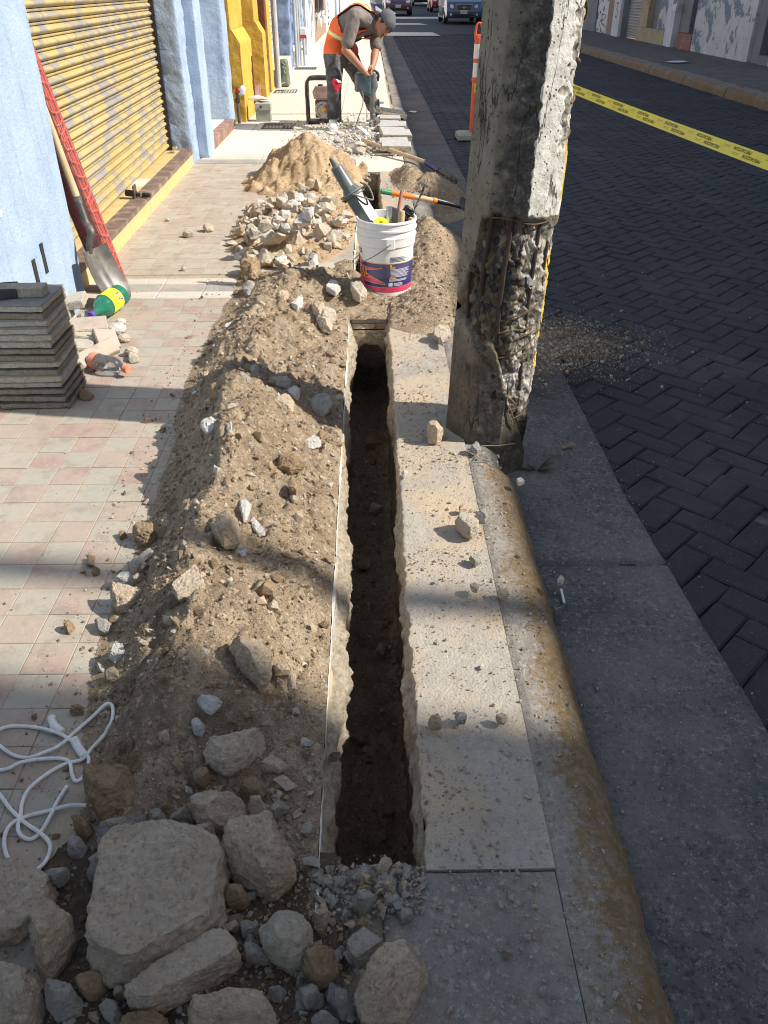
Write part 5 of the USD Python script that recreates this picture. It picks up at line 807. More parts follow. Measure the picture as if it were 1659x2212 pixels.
# ---------------------------------------------------------------- caution tape and delineators
def delineator(x, y, label, group=None):
    t = thing('delineator_post', label, 'delineator post', (x, y, -0.132)); obj('rubber_base', to_tm(hullm([(sx * (.20 - a), sy * (.20 - a), z) for z, a in ((0, 0), (.045, .01), (.06, .05)) for sx in (-1, 1) for sy in (-1, 1)])), 'box_pale' if group is None else 'rubber', t)
    obj('post', MB().lathe([(0, .05), (.054, .05), (.050, .3), (.043, .98), (.040, 1.0), (0, 1.0)], seg=24).mesh(), 'orange_plastic', t, smooth=40)
    for z in (.62, .80): obj('reflective_sheet', MB().lathe([(.0485, z), (.0468, z + .14)], seg=24).mesh(), 'white_sheet', t, smooth=40)
    obj('collar', MB().lathe([(.045, .575), (.055, .58), (.055, .605), (.045, .61)], seg=24).mesh(), 'orange_plastic', t); obj('sticker', MB().box(-.028, .028, -.056, -.049, .47, .56).mesh(), 'yellow_label', t); obj('grip_loop', MB().tube(spline([(-.035, 0, .98), (-.038, 0, 1.05), (-.025, 0, 1.12), (.01, 0, 1.13), (.035, 0, 1.07), (.036, 0, .98)]), .013, 10).mesh(), 'orange_plastic', t); obj('neck', MB().box(-.03, .03, -.02, .02, .97, 1.03, .008).mesh(), 'orange_plastic', t); return t
delineator(1.215, 10.1, 'orange delineator post with white bands behind the pole, tape tied to it')
TA, TB = Yp(1036, 104, 10.05), Yp(1659, 331, 4.2); TD = (TB - TA) / np.linalg.norm(TB - TA); TE = TB + TD * 2.6
delineator(TE[0] + .05, TE[1] - .02, 'orange delineator post at the near end of the yellow tape', 'x')
tp = thing('caution_tape', 'yellow printed caution tape stretched low across the street', 'caution tape', (0, 0, 0)); Lt = np.linalg.norm(TE - TA)
def tape_pt(s, w, off=0.0):
    t = np.asarray(s) / Lt; c = TA + (TE - TA) * t[..., None]; c = c + np.stack([0 * t, 0 * t, -.10 * np.sin(math.pi * t) * .35], -1); tw = 0.35 + .5 * np.sin(t * 3.0 + off * 9); nrm = np.stack([0.35 * np.cos(tw) , -0.5 * np.cos(tw) - .2, np.abs(np.cos(tw * .7)) * .9], -1); nrm /= np.linalg.norm(nrm, axis=-1, keepdims=True); return c + nrm * (np.asarray(w)[..., None] - off) + np.array([.25, -.8, .5]) * (0.004 * off * 20)
for off, name in ((0.0, 'tape_strip'), (0.030, 'tape_strip')):
    s, w = np.meshgrid(np.linspace(0, Lt, 160), np.linspace(-.024, .024, 5), indexing='ij'); strp = obj(name, sheet(tape_pt(s, w, off)), 'tape_yellow', tp, smooth=True); t = meshkit.text_mesh('PRECAUCION', .019, .0004, True); wid = t.bounds[1, 0]; L = []
    for k in range(int(Lt / .42)):
        s0 = .12 + k * .42 + off * 4; P = tape_pt(s0 + wid - t.vertices[:, 0], .010 - t.vertices[:, 1], off); P = P + np.array([-.2, -.75, .55]) * (.0016 + t.vertices[:, 2:3]); obj('lettering', (P, t.faces), 'print_black', strp)
        for dw in (-.005, .004): ss, ww = np.meshgrid(np.linspace(s0 - .11, s0 - .04, 5), [dw - .0009, dw + .0009], indexing='ij'); obj('printed_line', sheet(tape_pt(ss, ww, off) + np.array([-.2, -.75, .55]) * .0016), 'print_black', strp)
# ---------------------------------------------------------------- paving slab stack
def chip_slab(x0, x1, y0, y1, z0, z1, seed, amp=.004):
    b = MB().box(x0, x1, y0, y1, z0, z1, b=.0025); t = to_tm(manifold3d.Manifold.hull_points(b.mesh()[0]), .018); c = np.array([(x0 + x1) / 2, (y0 + y1) / 2]); d = fbm(t.vertices + seed * 7.3, 38, 3, seed) * 2
    edge = np.maximum(np.abs(t.vertices[:, 0] - c[0]) / (x1 - x0), np.abs(t.vertices[:, 1] - c[1]) / (y1 - y0)) > .46
    t.vertices[:, :2] -= ((t.vertices[:, :2] - c) * (amp * np.clip(d, -.3, 2) * edge)[:, None] / .12); t.vertices[:, 2] += .0015 * d * (np.abs(t.vertices[:, 2] - (z0 + z1) / 2) < (z1 - z0) / 2 + 1); return t
q = np.random.default_rng(21); z = 0.004; NS = 15; order = ['brown', 'brown', 'brown', 'beige', 'beige', 'brown', 'beige', 'brown', 'brown', 'beige', 'beige', 'beige', 'beige', 'brown', 'beige']
for k in range(NS):
    h = .0262 + q.normal(0, .0008); a = k / (NS - 1); dx, dy = q.normal(0, .0035), q.normal(0, .004); x1 = -1.155 - .0 * a + dx + (.008 if k < 2 else 0); y0 = 2.765 + dy; w = .262
    t = thing('paving_slab', 'topmost dark faced paving slab of the stack by the blue wall' if k == NS - 1 else 'bottom paving slab of the stack by the blue wall' if k == 0 else 'square concrete paving slab within the stack by the blue wall', 'paving slab', (x1 - w / 2, y0 + .12, z), q.normal(0, .018), 'paving slabs stacked by the blue wall')
    obj('body', chip_slab(-w / 2, w / 2, -.12, .12, 0, h - .006, k), 'slab_' + order[k], t); obj('facing', chip_slab(-w / 2, w / 2, -.12, .12, h - .0057, h - .0002, k + 50, .002), 'slab_charcoal' if order[k] != 'beige' else 'slab_top_grey', t); z += h + .0004
ST = z
for (u, v, sx, sy, hh, rz, lab) in ((38, 598, .165, .065, .036, .05, 'broken pale topped slab piece on top of the slab stack'), (8, 618, .08, .10, .034, .3, 'dark broken slab piece at the left end on top of the stack')):
    c = Yp(u, v, 2.86); t = thing('slab_piece', lab, 'slab piece', (c[0], 2.87, ST + .0005), rz); obj('body', chip_slab(-sx / 2, sx / 2, -sy / 2, sy / 2, 0, hh, 3), 'slab_beige' if 'pale' in lab else 'slab_charcoal', t)
# pier details
sl = obj('vent_slot', rough_block(-.003, .004, -.018, .018, -.065, .065, .002, .02, 3, .001), 'dark_inside', B1, loc=(-1.4385, 3.58, .335)); sl = obj('vent_slot', rough_block(-.003, .004, -.018, .018, -.065, .065, .002, .02, 4, .001), 'dark_inside', B1, loc=(-1.4385, 3.46, .30))
q = np.random.default_rng(2)
for y, z, w, h in ((3.38, .86, .022, .12), (3.26, .60, .02, .03), (3.9, .05, .05, .04)):
    p = np.array([(y + w * math.cos(a) * q.uniform(.6, 1.1), z + h / 2 * math.sin(a) * q.uniform(.7, 1.1)) for a in np.linspace(0, 6.28, 12, endpoint=False)]); obj('paint_chip', (np.vstack([[[-1.4365, y, z]], np.column_stack([0 * p[:, 0] - 1.4365, p])]), [[0, 1 + i, 1 + (i + 1) % 12] for i in range(12)]), 'white_wall', B1)

# ---------------------------------------------------------------- rocks
def rock_from(points, seed, res, rough, soft=0, cuts=0):
    mm = hullm(points); qc = np.random.default_rng(seed + 7); v0 = mm.to_mesh().vert_properties[:, :3]
    for _ in range(cuts):
        n0 = qc.normal(0, 1, 3); n0[2] = abs(n0[2]) * .6 + .05; n0 /= np.linalg.norm(n0); d0 = np.quantile(v0 @ n0, 1.0) - qc.uniform(.06, .20) * np.ptp(v0 @ n0); mm = mm.trim_by_plane((-n0).tolist(), float(-d0))
    t = to_tm(mm, res, soft); s = float(np.ptp(t.vertices[:, :2], axis=0).mean()); n = t.vertex_normals; o = np.random.default_rng(seed).uniform(0, 50, 3); p = t.vertices + o
    t.vertices += n * (rough * s * (0.5 * fbm(p, 2.6 / s, 2, seed) + 0.5 * fbm(p, 7 / s, 3, seed + 1) + .45 * fbm(p, 18 / s, 3, seed + 2) + .22 * np.minimum(fbm(p, 34 / s, 2, seed + 3), .05)))[:, None]; return t
def poly_rock(poly, conv, m, label, cat='stone', h=None, flat=False, group=None, name=None, seed=0, rough=.16, sink=.1, zoff=0.0):
    """stone whose outline on the print is known: belt of points at mid height, a smaller top and a smaller foot"""
    px = np.array([conv(*p) for p in poly], float); c = px.mean(0); pm_ = (px + np.roll(px, -1, 0)) / 2; px = np.stack([px, pm_ + (pm_ - c) * .015], 1).reshape(-1, 2); g0 = hit(c[0], c[1]); zg = float(land(g0[0], g0[1])) + zoff; g1 = np.array([G(u, v, zg)[:2] for u, v in px]); size = np.ptp(g1, axis=0); hh = (h or .6 * min(size)) * (1.2 if conv is Z5 or conv is Z6 else 1.0); W = np.array([G(u, v, zg + .42 * hh)[:2] for u, v in px]); cc = W.mean(0); qq = np.random.default_rng(seed + 100)
    # the top of a stone seems farther away on the print than its foot: pull the far side in
    P = []
    for (x, y) in W:
        far = np.clip((y - cc[1]) / (size[1] / 2 + 1e-6), -1, 1); x2, y2 = x, y - max(far, 0) * hh * .30 * (0 if flat else 1)
        P += [(x2, y2, zg + hh * .22), (x2, y2, zg + hh * (.50 if not flat else .6))]; k = qq.uniform(.60, .96) if not flat else .95
        if flat or qq.random() < .55: P.append((cc[0] + (x2 - cc[0]) * k, cc[1] + (y2 - cc[1]) * k, zg + hh * qq.uniform(.72 if not flat else .88, 1.0)))
        P.append((cc[0] + (x2 - cc[0]) * .86, cc[1] + (y2 - cc[1]) * .86, zg - sink * hh))
    s = float(size.mean()); return obj(name or 'stone', rock_from(P, seed, max(.0032, s / (30 if s < .12 else 44)), rough * (1.0 if flat else 1.1), 0, 0 if seed == 1 else 1 if flat else 4 if s < .13 else 3), m, label=label, cat=cat, group=group)
Z5 = lambda x, y: (.5041 * x, 1672.5 + .5041 * y); Z6 = lambda x, y: (613.3 + .6304 * x, 1672.5 + .6304 * y); Z3 = lambda x, y: (.4705 * x, 1226.5 + .4705 * y); Z1 = lambda x, y: (.4705 * x, 724.75 + .4705 * y); Z2 = lambda x, y: (669 + .3697 * x, 613.25 + .3697 * y); ZB = lambda x, y: (501.75 + .336 * x, 278.75 + .336 * y); ZR = lambda x, y: (474 + .1848 * x, 390 + .1848 * y)
GF = None
ROCKS = [
 (Z5, [(455,360),(500,310),(640,280),(780,275),(900,320),(970,370),(975,440),(950,560),(940,650),(880,690),(720,745),(650,830),(590,870),(500,860),(430,830),(385,760),(382,690),(410,560),(435,440)], 'stone_slab', 'largest flat topped broken concrete slab at the centre of the foreground rubble', .085, 1),
 (Z3, [(430,880),(530,875),(600,920),(625,1000),(620,1070),(560,1120),(480,1150),(420,1080),(385,990),(395,920)], 'stone_brown', 'large brown stone on the soil beside the white rope', .085, 0),
 (Z5, [(810,120),(850,80),(910,55),(980,70),(1030,110),(1050,150),(1020,190),(940,215),(860,200),(815,160)], 'stone_slab', 'rounded pale stone just behind the largest slab', .06, 0),
 (Z5, [(920,280),(950,220),(1010,180),(1100,195),(1190,200),(1230,250),(1255,340),(1270,400),(1240,450),(1160,500),(1080,460),(990,400),(960,340)], 'stone_tan', 'big tan block right of the largest slab with a shaded front', .10, 0),
 (Z5, [(415,260),(440,215),(520,165),(610,155),(635,190),(630,240),(560,290),(470,325),(425,300)], 'stone_grey', 'flat grey stone between the brown stone and the largest slab', .05, 0),
 (Z5, [(640,170),(670,140),(715,160),(725,200),(690,235),(670,250),(650,210)], 'stone_grey', 'small blue grey wedge behind the largest slab', .05, 0),
 (Z5, [(695,230),(710,208),(770,235),(790,270),(760,280),(690,270)], 'stone_tan', 'small pointed tan stone touching the far edge of the largest slab', .05, 0),
 (Z5, [(795,265),(850,205),(920,240),(930,280),(900,312),(830,290)], 'stone_grey', 'grey angular stone behind the right corner of the largest slab', .06, 0),
 (Z5, [(1065,130),(1075,100),(1140,100),(1150,150),(1130,200),(1070,180)], 'stone_slab', 'small squarish pale stone beside the trench end', .05, 0),
 (Z5, [(1150,140),(1180,110),(1240,120),(1230,145),(1180,180),(1150,170)], 'stone_grey', 'flat grey chip by the white trench edge', .03, 0),
 (Z5, [(-60,400),(60,385),(160,430),(245,480),(240,520),(190,560),(150,640),(60,710),(-60,735)], 'stone_slab', 'flat dusty slab at the left edge of the picture under the rope', .04, 1),
 (Z5, [(165,580),(185,545),(220,515),(280,540),(320,600),(310,700),(270,780),(200,860),(150,840),(118,750),(125,690),(140,640)], 'stone_tan', 'long upright tan stone left of the largest slab', .085, 0),
 (Z5, [(-60,780),(100,765),(140,830),(170,900),(205,1040),(180,1095),(-60,1100)], 'stone_slab', 'big pale slab in the lower left corner', .07, 0),
 (Z5, [(185,920),(200,870),(260,832),(300,870),(345,960),(340,1000),(280,1020),(230,1035),(190,980)], 'stone_grey', 'rounded grey brown stone right of the lower left slab', .06, 0),
 (Z5, [(330,860),(350,825),(420,830),(465,880),(450,920),(370,950),(340,920)], 'stone_brown', 'small brown stone in front of the largest slab', .05, 0),
 (Z5, [(430,980),(450,945),(500,970),(520,1020),(480,1050),(440,1030)], 'stone_grey', 'small blue grey stone left of the long slab', .045, 0),
 (Z5, [(480,930),(510,890),(540,900),(535,940),(490,955)], 'stone_tan', 'little tan stone at the left tip of the long slab', .035, 0),
 (Z5, [(540,960),(580,910),(760,790),(880,715),(960,700),(1010,740),(1030,790),(1000,830),(900,880),(760,940),(650,1010),(560,1010)], 'stone_slab', 'long narrow slab lying diagonally in front of the largest slab', .055, 1),
 (Z5, [(810,990),(960,960),(1060,895),(1130,910),(1160,980),(1185,1060),(1180,1110),(760,1110),(740,1040)], 'stone_tan', 'big tan stone cut by the bottom edge of the picture', .07, 0),
 (Z5, [(505,1050),(560,1000),(640,1000),(720,1030),(720,1110),(500,1110)], 'stone_brown', 'brown stone cut by the bottom edge under the long slab', .06, 0),
 (Z5, [(955,500),(1000,455),(1060,475),(1078,520),(1040,555),(980,555),(960,530)], 'stone_brown', 'round dark stone between the largest slab and the tan block', .05, 0),
 (Z5, [(1140,640),(1190,590),(1245,535),(1290,590),(1335,640),(1330,720),(1290,780),(1230,800),(1130,760),(1110,690)], 'stone_pale', 'pale pointed block right of the long slab', .085, 0),
 (Z5, [(1025,745),(1080,700),(1120,750),(1180,790),(1130,805),(1050,790)], 'stone_grey', 'flat grey flake under the pale pointed block', .03, 0),
 (Z5, [(1330,600),(1380,545),(1415,580),(1390,640),(1350,650)], 'stone_tan', 'small tan stone behind the pale pointed block', .05, 0),
 (Z5, [(1290,800),(1340,745),(1380,700),(1440,750),(1450,830),(1400,880),(1350,890),(1300,850)], 'stone_brown', 'brown stone in front of the pale pointed block', .07, 0),
 (Z5, [(1470,750),(1560,680),(1640,740),(1560,800),(1530,815),(1490,785)], 'block_grey', 'diamond shaped grey paving chunk left of the near slab', .035, 1),
 (Z5, [(1515,520),(1590,490),(1612,510),(1560,580),(1520,560)], 'block_grey', 'small grey chunk among gravel at the trench end', .04, 0),
 (Z6, [(245,770),(270,700),(300,650),(350,590),(380,560),(430,532),(470,570),(495,600),(490,670),(455,720),(440,780),(390,840),(330,856),(270,850)], 'stone_tan', 'tall tan leaning stone on the near concrete slab', .10, 0),
 (Z5, [(1415,920),(1440,900),(1490,930),(1490,990),(1450,1000),(1415,970)], 'stone_grey', 'small dark grey cube left of the tall tan stone', .045, 0),
 (Z5, [(1285,900),(1340,890),(1370,930),(1360,970),(1310,990),(1280,940)], 'stone_grey', 'grey stone below the brown stone', .045, 0),
 (Z5, [(1335,1020),(1400,1000),(1450,1030),(1460,1080),(1350,1080)], 'block_grey', 'grey chunk at the bottom edge left of the tall tan stone', .05, 0),
 (Z5, [(1140,920),(1210,895),(1225,910),(1200,960),(1150,950)], 'stone_grey', 'dark flat chip right of the stone cut by the bottom edge', .03, 0),
 (Z5, [(200,420),(280,370),(300,390),(290,430),(240,460),(195,440)], 'block_grey', 'grey brick like chip beside the rope left of the largest slab', .04, 0),
 (Z5, [(370,400),(400,365),(450,360),(450,420),(400,440),(370,430)], 'stone_grey', 'grey stone touching the left side of the largest slab', .045, 0),
 (Z5, [(285,300),(330,260),(355,255),(370,310),(340,345),(290,335)], 'block_grey', 'squarish grey stone right of the rope loop', .045, 0),
 (Z5, [(315,200),(325,165),(380,160),(400,220),(370,260),(320,240)], 'stone_brown', 'brown stone in front of the large brown stone', .05, 0),
 (Z5, [(725,160),(790,120),(800,150),(825,180),(770,195),(725,180)], 'stone_grey', 'grey stone left of the rounded pale stone', .045, 0),
 (Z5, [(1030,640),(1090,600),(1110,640),(1080,680),(1040,690)], 'stone_grey', 'dark stone left of the pale pointed block', .04, 0),
 (Z6, [(395,470),(410,450),(440,470),(440,490),(400,505)], 'stone_grey', 'lone grey stone lying on the near concrete slab', .025, 0),
 (Z6, [(870,730),(885,715),(905,735),(895,750),(875,748)], 'stone_pale', 'pale pebble near the far right of the near concrete slab', .022, 0),
 (Z3, [(945,840),(970,810),(1060,760),(1200,710),(1235,750),(1225,810),(1150,870),(1040,930),(980,900),(950,870)], 'stone_slab', 'long pale stone lying on the shaded end of the soil ridge', .065, 0),
 (Z3, [(890,950),(920,915),(970,920),(975,950),(930,990),(895,985)], 'stone_brown', 'small round brown stone below the long pale stone', .035, 0),
 (Z3, [(1100,990),(1120,960),(1180,960),(1225,1010),(1200,1040),(1140,1050),(1100,1020)], 'stone_brown', 'round brown stone near the trench below the long pale stone', .04, 0),
 (Z3, [(1190,880),(1240,840),(1325,910),(1280,930),(1200,920)], 'stone_tan', 'flat tan stone right of the long pale stone', .025, 0),
 (Z3, [(875,700),(900,685),(940,720),(930,760),(890,750)], 'stone_white', 'white mottled stone in the shaded soil', .03, 0),
 (Z3, [(900,600),(930,575),(1000,600),(1018,615),(970,660),(930,640)], 'stone_white', 'white angular piece where the shade begins on the ridge', .03, 0),
 (Z3, [(1055,320),(1080,300),(1200,350),(1240,390),(1235,500),(1190,510),(1100,430),(1070,380)], 'stone_tan', 'large tilted tan chunk standing on the sunny ridge', .075, 0),
 (Z3, [(1255,440),(1280,415),(1360,470),(1365,530),(1320,555),(1270,510)], 'stone_tan', 'flat tan stone right of the large tilted chunk', .035, 0),
 (Z3, [(495,400),(510,350),(570,340),(600,380),(580,415),(530,430)], 'stone_white', 'white grey stone at the foot of the ridge on the tiles', .04, 0),
 (Z3, [(500,140),(520,90),(600,80),(640,100),(665,140),(620,195),(540,185)], 'stone_tan', 'big tan stone on the tiles at the foot of the ridge', .055, 0),
 (Z3, [(530,50),(580,20),(630,50),(620,90),(540,80)], 'stone_white', 'white stone behind the big tan stone on the tiles', .045, 0),
 (Z3, [(440,240),(480,220),(520,245),(500,295),(450,290)], 'stone_grey', 'grey stone on the tiles in front of the big tan stone', .035, 0),
 (Z3, [(295,260),(330,240),(345,270),(320,295),(295,285)], 'stone_brown', 'lone brown stone out on the tiles', .028, 0),
 (Z3, [(785,100),(900,10),(945,90),(820,150)], 'stone_slab', 'thin slab piece sticking out of the ridge', .03, 1),
 (Z3, [(480,480),(520,450),(555,480),(540,500),(490,505)], 'stone_tan', 'tan lump at the toe of the ridge in front of the white grey stone', .03, 0),
 (Z3, [(315,650),(340,625),(390,635),(380,665),(330,670)], 'stone_brown', 'brown clod beside the upper rope loop', .025, 0),
 (Z3, [(725,760),(750,740),(780,770),(765,800),(735,790)], 'stone_tan', 'tan flake in the shaded soil left of the white mottled stone', .022, 0),
 (Z3, [(785,880),(820,865),(845,890),(830,930),(795,920)], 'stone_brown', 'brown lump under the white mottled stone', .025, 0),
 (Z3, [(735,1060),(760,1035),(780,1050),(770,1090),(740,1095)], 'stone_brown', 'small brown stone left of the rounded pale stone', .03, 0),
 (Z3, [(848,1005),(880,1000),(885,1030),(855,1035)], 'stone_white', 'tiny white cube above the rounded pale stone', .018, 0),
 (Z1, [(610,890),(650,850),(700,870),(725,930),(690,960),(620,940)], 'stone_brown', 'large brown clod at the left toe of the sunny ridge', .06, 0),
 (Z1, [(540,905),(570,895),(585,920),(550,930)], 'stone_brown', 'small clod on the tiles left of the large clod', .022, 0),
 (Z1, [(970,860),(1000,800),(1060,800),(1110,880),(1100,930),(1030,950),(980,900)], 'stone_tan', 'largest tan block half buried in the sunny ridge', .06, 0),
 (Z1, [(1060,970),(1100,945),(1145,990),(1120,1015),(1070,1005)], 'stone_white', 'white chip in front of the half buried tan block', .02, 0),
 (Z1, [(590,1070),(690,990),(725,1015),(640,1080),(600,1090)], 'block_grey', 'flat grey slab piece leaning on the left side of the ridge', .03, 1),
 (Z1, [(1270,570),(1290,530),(1340,540),(1400,590),(1330,610),(1280,600)], 'stone_brown', 'brown rock casting shade on the upper ridge', .05, 0),
 (Z1, [(920,410),(940,380),(1000,380),(1010,420),(950,440)], 'stone_white', 'white stone on the crest of the ridge', .035, 0),
 (Z1, [(1415,310),(1440,280),(1520,280),(1530,320),(1480,355),(1430,340)], 'block_grey', 'grey block in the pole shadow near the trench', .045, 0),
 (Z1, [(1255,300),(1300,270),(1340,290),(1355,330),(1300,345),(1260,330)], 'stone_tan', 'pinkish tan stone at the edge of the pole shadow', .04, 0),
 (Z1, [(1230,210),(1300,190),(1340,210),(1320,240),(1250,235)], 'stone_grey', 'long grey stone inside the pole shadow', .035, 0),
 (Z1, [(1310,260),(1340,230),(1380,250),(1370,280)], 'stone_white', 'white grey stone in the middle of the pole shadow', .035, 0),
 (Z1, [(1140,150),(1165,130),(1190,150),(1170,175)], 'stone_grey', 'grey stone at the upper edge of the pole shadow', .035, 0),
 (Z1, [(1095,190),(1120,175),(1155,185),(1150,215),(1110,215)], 'stone_grey', 'grey stone at the left of the pole shadow on the ridge', .03, 0),
 (Z1, [(1040,430),(1050,400),(1068,400),(1062,455)], 'stone_white', 'narrow white chip beside the white crest stone', .022, 0),
 (Z1, [(1380,490),(1450,450),(1485,500),(1430,515)], 'stone_white', 'flat whitish lump near the trench in the sun', .02, 0),
 (Z1, [(960,240),(1010,220),(1040,250),(1000,300),(970,290)], 'stone_brown', 'brown lump on the crest beside the pole shadow', .035, 0),
 (Z1, [(360,260),(400,245),(430,270),(410,290),(370,285)], 'stone_brown', 'brown stone in the shadow right of the slab stack', .03, 0),
 (Z1, [(585,105),(600,80),(635,88),(638,112),(600,118)], 'stone_pale', 'pale stone on the tiles right of the clear bottle', .03, 0),
 (Z1, [(1100,755),(1130,745),(1155,770),(1125,860),(1110,820)], 'stone_white', 'white splinter right of the half buried block', .018, 0),
 (Z1, [(1140,830),(1160,830),(1225,910),(1190,918),(1160,880)], 'stone_white', 'curved white flake low on the sunny ridge', .015, 0),
 (Z1, [(740,860),(770,840),(800,860),(780,885),(745,880)], 'stone_tan', 'tan stone on the left slope of the ridge', .03, 0),
 (Z1, [(1325,690),(1345,670),(1370,690),(1360,720),(1330,715)], 'stone_brown', 'brown nodule on the right slope of the ridge', .03, 0),
 (Z1, [(1330,740),(1355,725),(1370,745),(1345,760)], 'stone_pale', 'pale nodule on the right slope of the ridge', .022, 0),
 (Z1, [(985,600),(1000,608),(1015,625),(995,632),(980,620)], 'stone_white', 'small white stone on the crest above the half buried block', .02, 0),
 (Z2, [(685,850),(720,815),(770,820),(780,860),(745,890),(690,885)], 'stone_tan', 'round tan stone beside the foot of the pole', .07, 0),
 (Z2, [(850,1390),(870,1345),(930,1340),(995,1380),(980,1440),(940,1460),(880,1420)], 'stone_pale', 'pale stone casting a shadow on the strip by the kerb', .05, 0),
 (Z2, [(970,1340),(1000,1310),(1045,1345),(1030,1380),(980,1365)], 'stone_grey', 'grey stone right behind the pale stone by the kerb', .035, 0),
 (Z2, [(870,1300),(900,1290),(920,1310),(880,1325)], 'stone_tan', 'small tan stone behind the pale stone by the kerb', .022, 0),
 (Z2, [(720,280),(750,255),(810,250),(820,290),(780,310),(730,305)], 'stone_pale', 'pale squarish stone left of the pole at the soil edge', .06, 0),
 (Z2, [(750,330),(775,305),(782,350)], 'stone_pale', 'small pale wedge in front of the squarish stone by the pole', .03, 0),
 (Z2, [(535,1100),(560,1085),(575,1110),(550,1125)], 'stone_white', 'white pebble at the right edge of the trench', .02, 0),
 (Z2, [(1205,1135),(1240,1125),(1258,1150),(1220,1160)], 'stone_white', 'white stone in the gutter beside the kerb end', .03, 0),
 (Z2, [(930,960),(970,930),(1010,960),(980,975)], 'stone_grey', 'dark stone at the very foot of the pole', .03, 0),
 (lambda x, y: (669 + .5969 * x - 0, 0) if 0 else (669 + .5969 * (x), 1115 + .5969 * y), [(575,150),(590,138),(620,140),(622,165),(595,175)], 'stone_grey', 'grey stone on the concrete strip below the pale stone', .02, 0),
 (lambda x, y: (669 + .5969 * x, 1115 + .5969 * y), [(580,245),(600,235),(615,250),(605,268),(585,262)], 'stone_tan', 'tan pebble on the concrete strip near the kerb joint', .022, 0),
 (lambda x, y: (669 + .5969 * x, 1115 + .5969 * y), [(680,270),(700,258),(722,275),(710,292),(688,290)], 'stone_tan', 'tan stone on top of the kerb', .022, 0),
 (lambda x, y: (669 + .5969 * x, 1115 + .5969 * y), [(895,225),(910,217),(922,230),(915,244),(898,242)], 'stone_grey', 'grey stone out on the gutter concrete', .022, 0),
 (lambda x, y: (669 + .5969 * x, 1115 + .5969 * y), [(428,745),(440,715),(480,730),(478,762),(440,765)], 'stone_tan', 'tan stone at the trench edge where the shade begins', .025, 0),
 (lambda x, y: (669 + .5969 * x, 1115 + .5969 * y), [(525,720),(540,703),(572,715),(565,742),(530,745)], 'stone_grey', 'grey stone on the strip where the shade begins', .022, 0),
 (lambda x, y: (669 + .5969 * x, 1115 + .5969 * y), [(672,725),(690,710),(722,730),(705,748),(680,742)], 'stone_tan', 'flat stone by the kerb joint where the shade begins', .018, 0),
 (ZB, [(760,1000),(800,985),(860,1010),(865,1050),(820,1075),(770,1050)], 'stone_pale', 'pale rounded stone touching the left foot of the bucket', .065, 0),
 (ZB, [(630,980),(650,970),(695,1030),(665,1065),(605,1030)], 'stone_white', 'white angular flake on the soil left of the bucket', .03, 1),
 (ZB, [(380,1130),(450,1080),(455,1120),(410,1160)], 'stone_white', 'white shell like flake on the ridge in front of the stone heap', .025, 1),
 (ZB, [(50,890),(80,860),(140,855),(185,880),(150,940),(80,955),(55,930)], 'stone_brown', 'dark brown block at the left end of the soil ridge top', .09, 0),
 (ZB, [(500,1120),(540,1105),(600,1160),(580,1200),(520,1160)], 'stone_tan', 'tan block on the ridge before the trench end', .05, 0),
 (ZB, [(560,1190),(590,1150),(660,1160),(665,1210),(620,1240),(570,1230)], 'stone_pale', 'pale block beside the tan block at the trench end', .06, 0),
 (ZB, [(540,1220),(570,1205),(600,1230),(640,1250),(640,1290),(590,1280),(550,1250)], 'stone_pale', 'two tone pale stone lowest by the far trench end', .05, 0),
 (ZB, [(1310,1290),(1330,1275),(1390,1275),(1395,1305),(1330,1315)], 'stone_pale', 'pale stone close to the pole at the soil foot', .04, 0),
 (ZB, [(285,1040),(340,1030),(370,1070),(330,1095),(290,1080)], 'stone_tan', 'tan stone on the upper ridge near the soil crest', .04, 0),
 (ZB, [(70,1010),(130,975),(150,1000),(110,1050),(80,1050)], 'stone_grey', 'grey shiny stone on the left slope at the ridge top', .05, 0),
]
for i, (cv, poly, m, lab, h, fl) in enumerate(ROCKS): poly_rock(poly, cv, m, lab, h=h, flat=bool(fl), seed=i * 3 + 1, rough=.15)
# lone stones on the far tiles
for i, (u, v, r, lab) in enumerate(((408, 512, .030, 'small white stone alone on the far tiles'), (450, 500, .034, 'tan and white stone standing alone on the far tiles'), (397, 585, .014, 'tiny stone on the border slabs'), (362, 478, .014, 'tiny stone beside the shutter step'), (540, 455, .03, 'pale stone at the left of the far soil cone'))):
    c = G(u, v, 0); p = ball((c[0], c[1], r * .7), r, 1, (1.1, .9, .85)); poly = rock_from(p + np.random.default_rng(i).normal(0, r * .18, p.shape), i + 300, r / 6, .12); obj('stone', poly, 'stone_pale', smooth=28, label=lab, cat='stone')
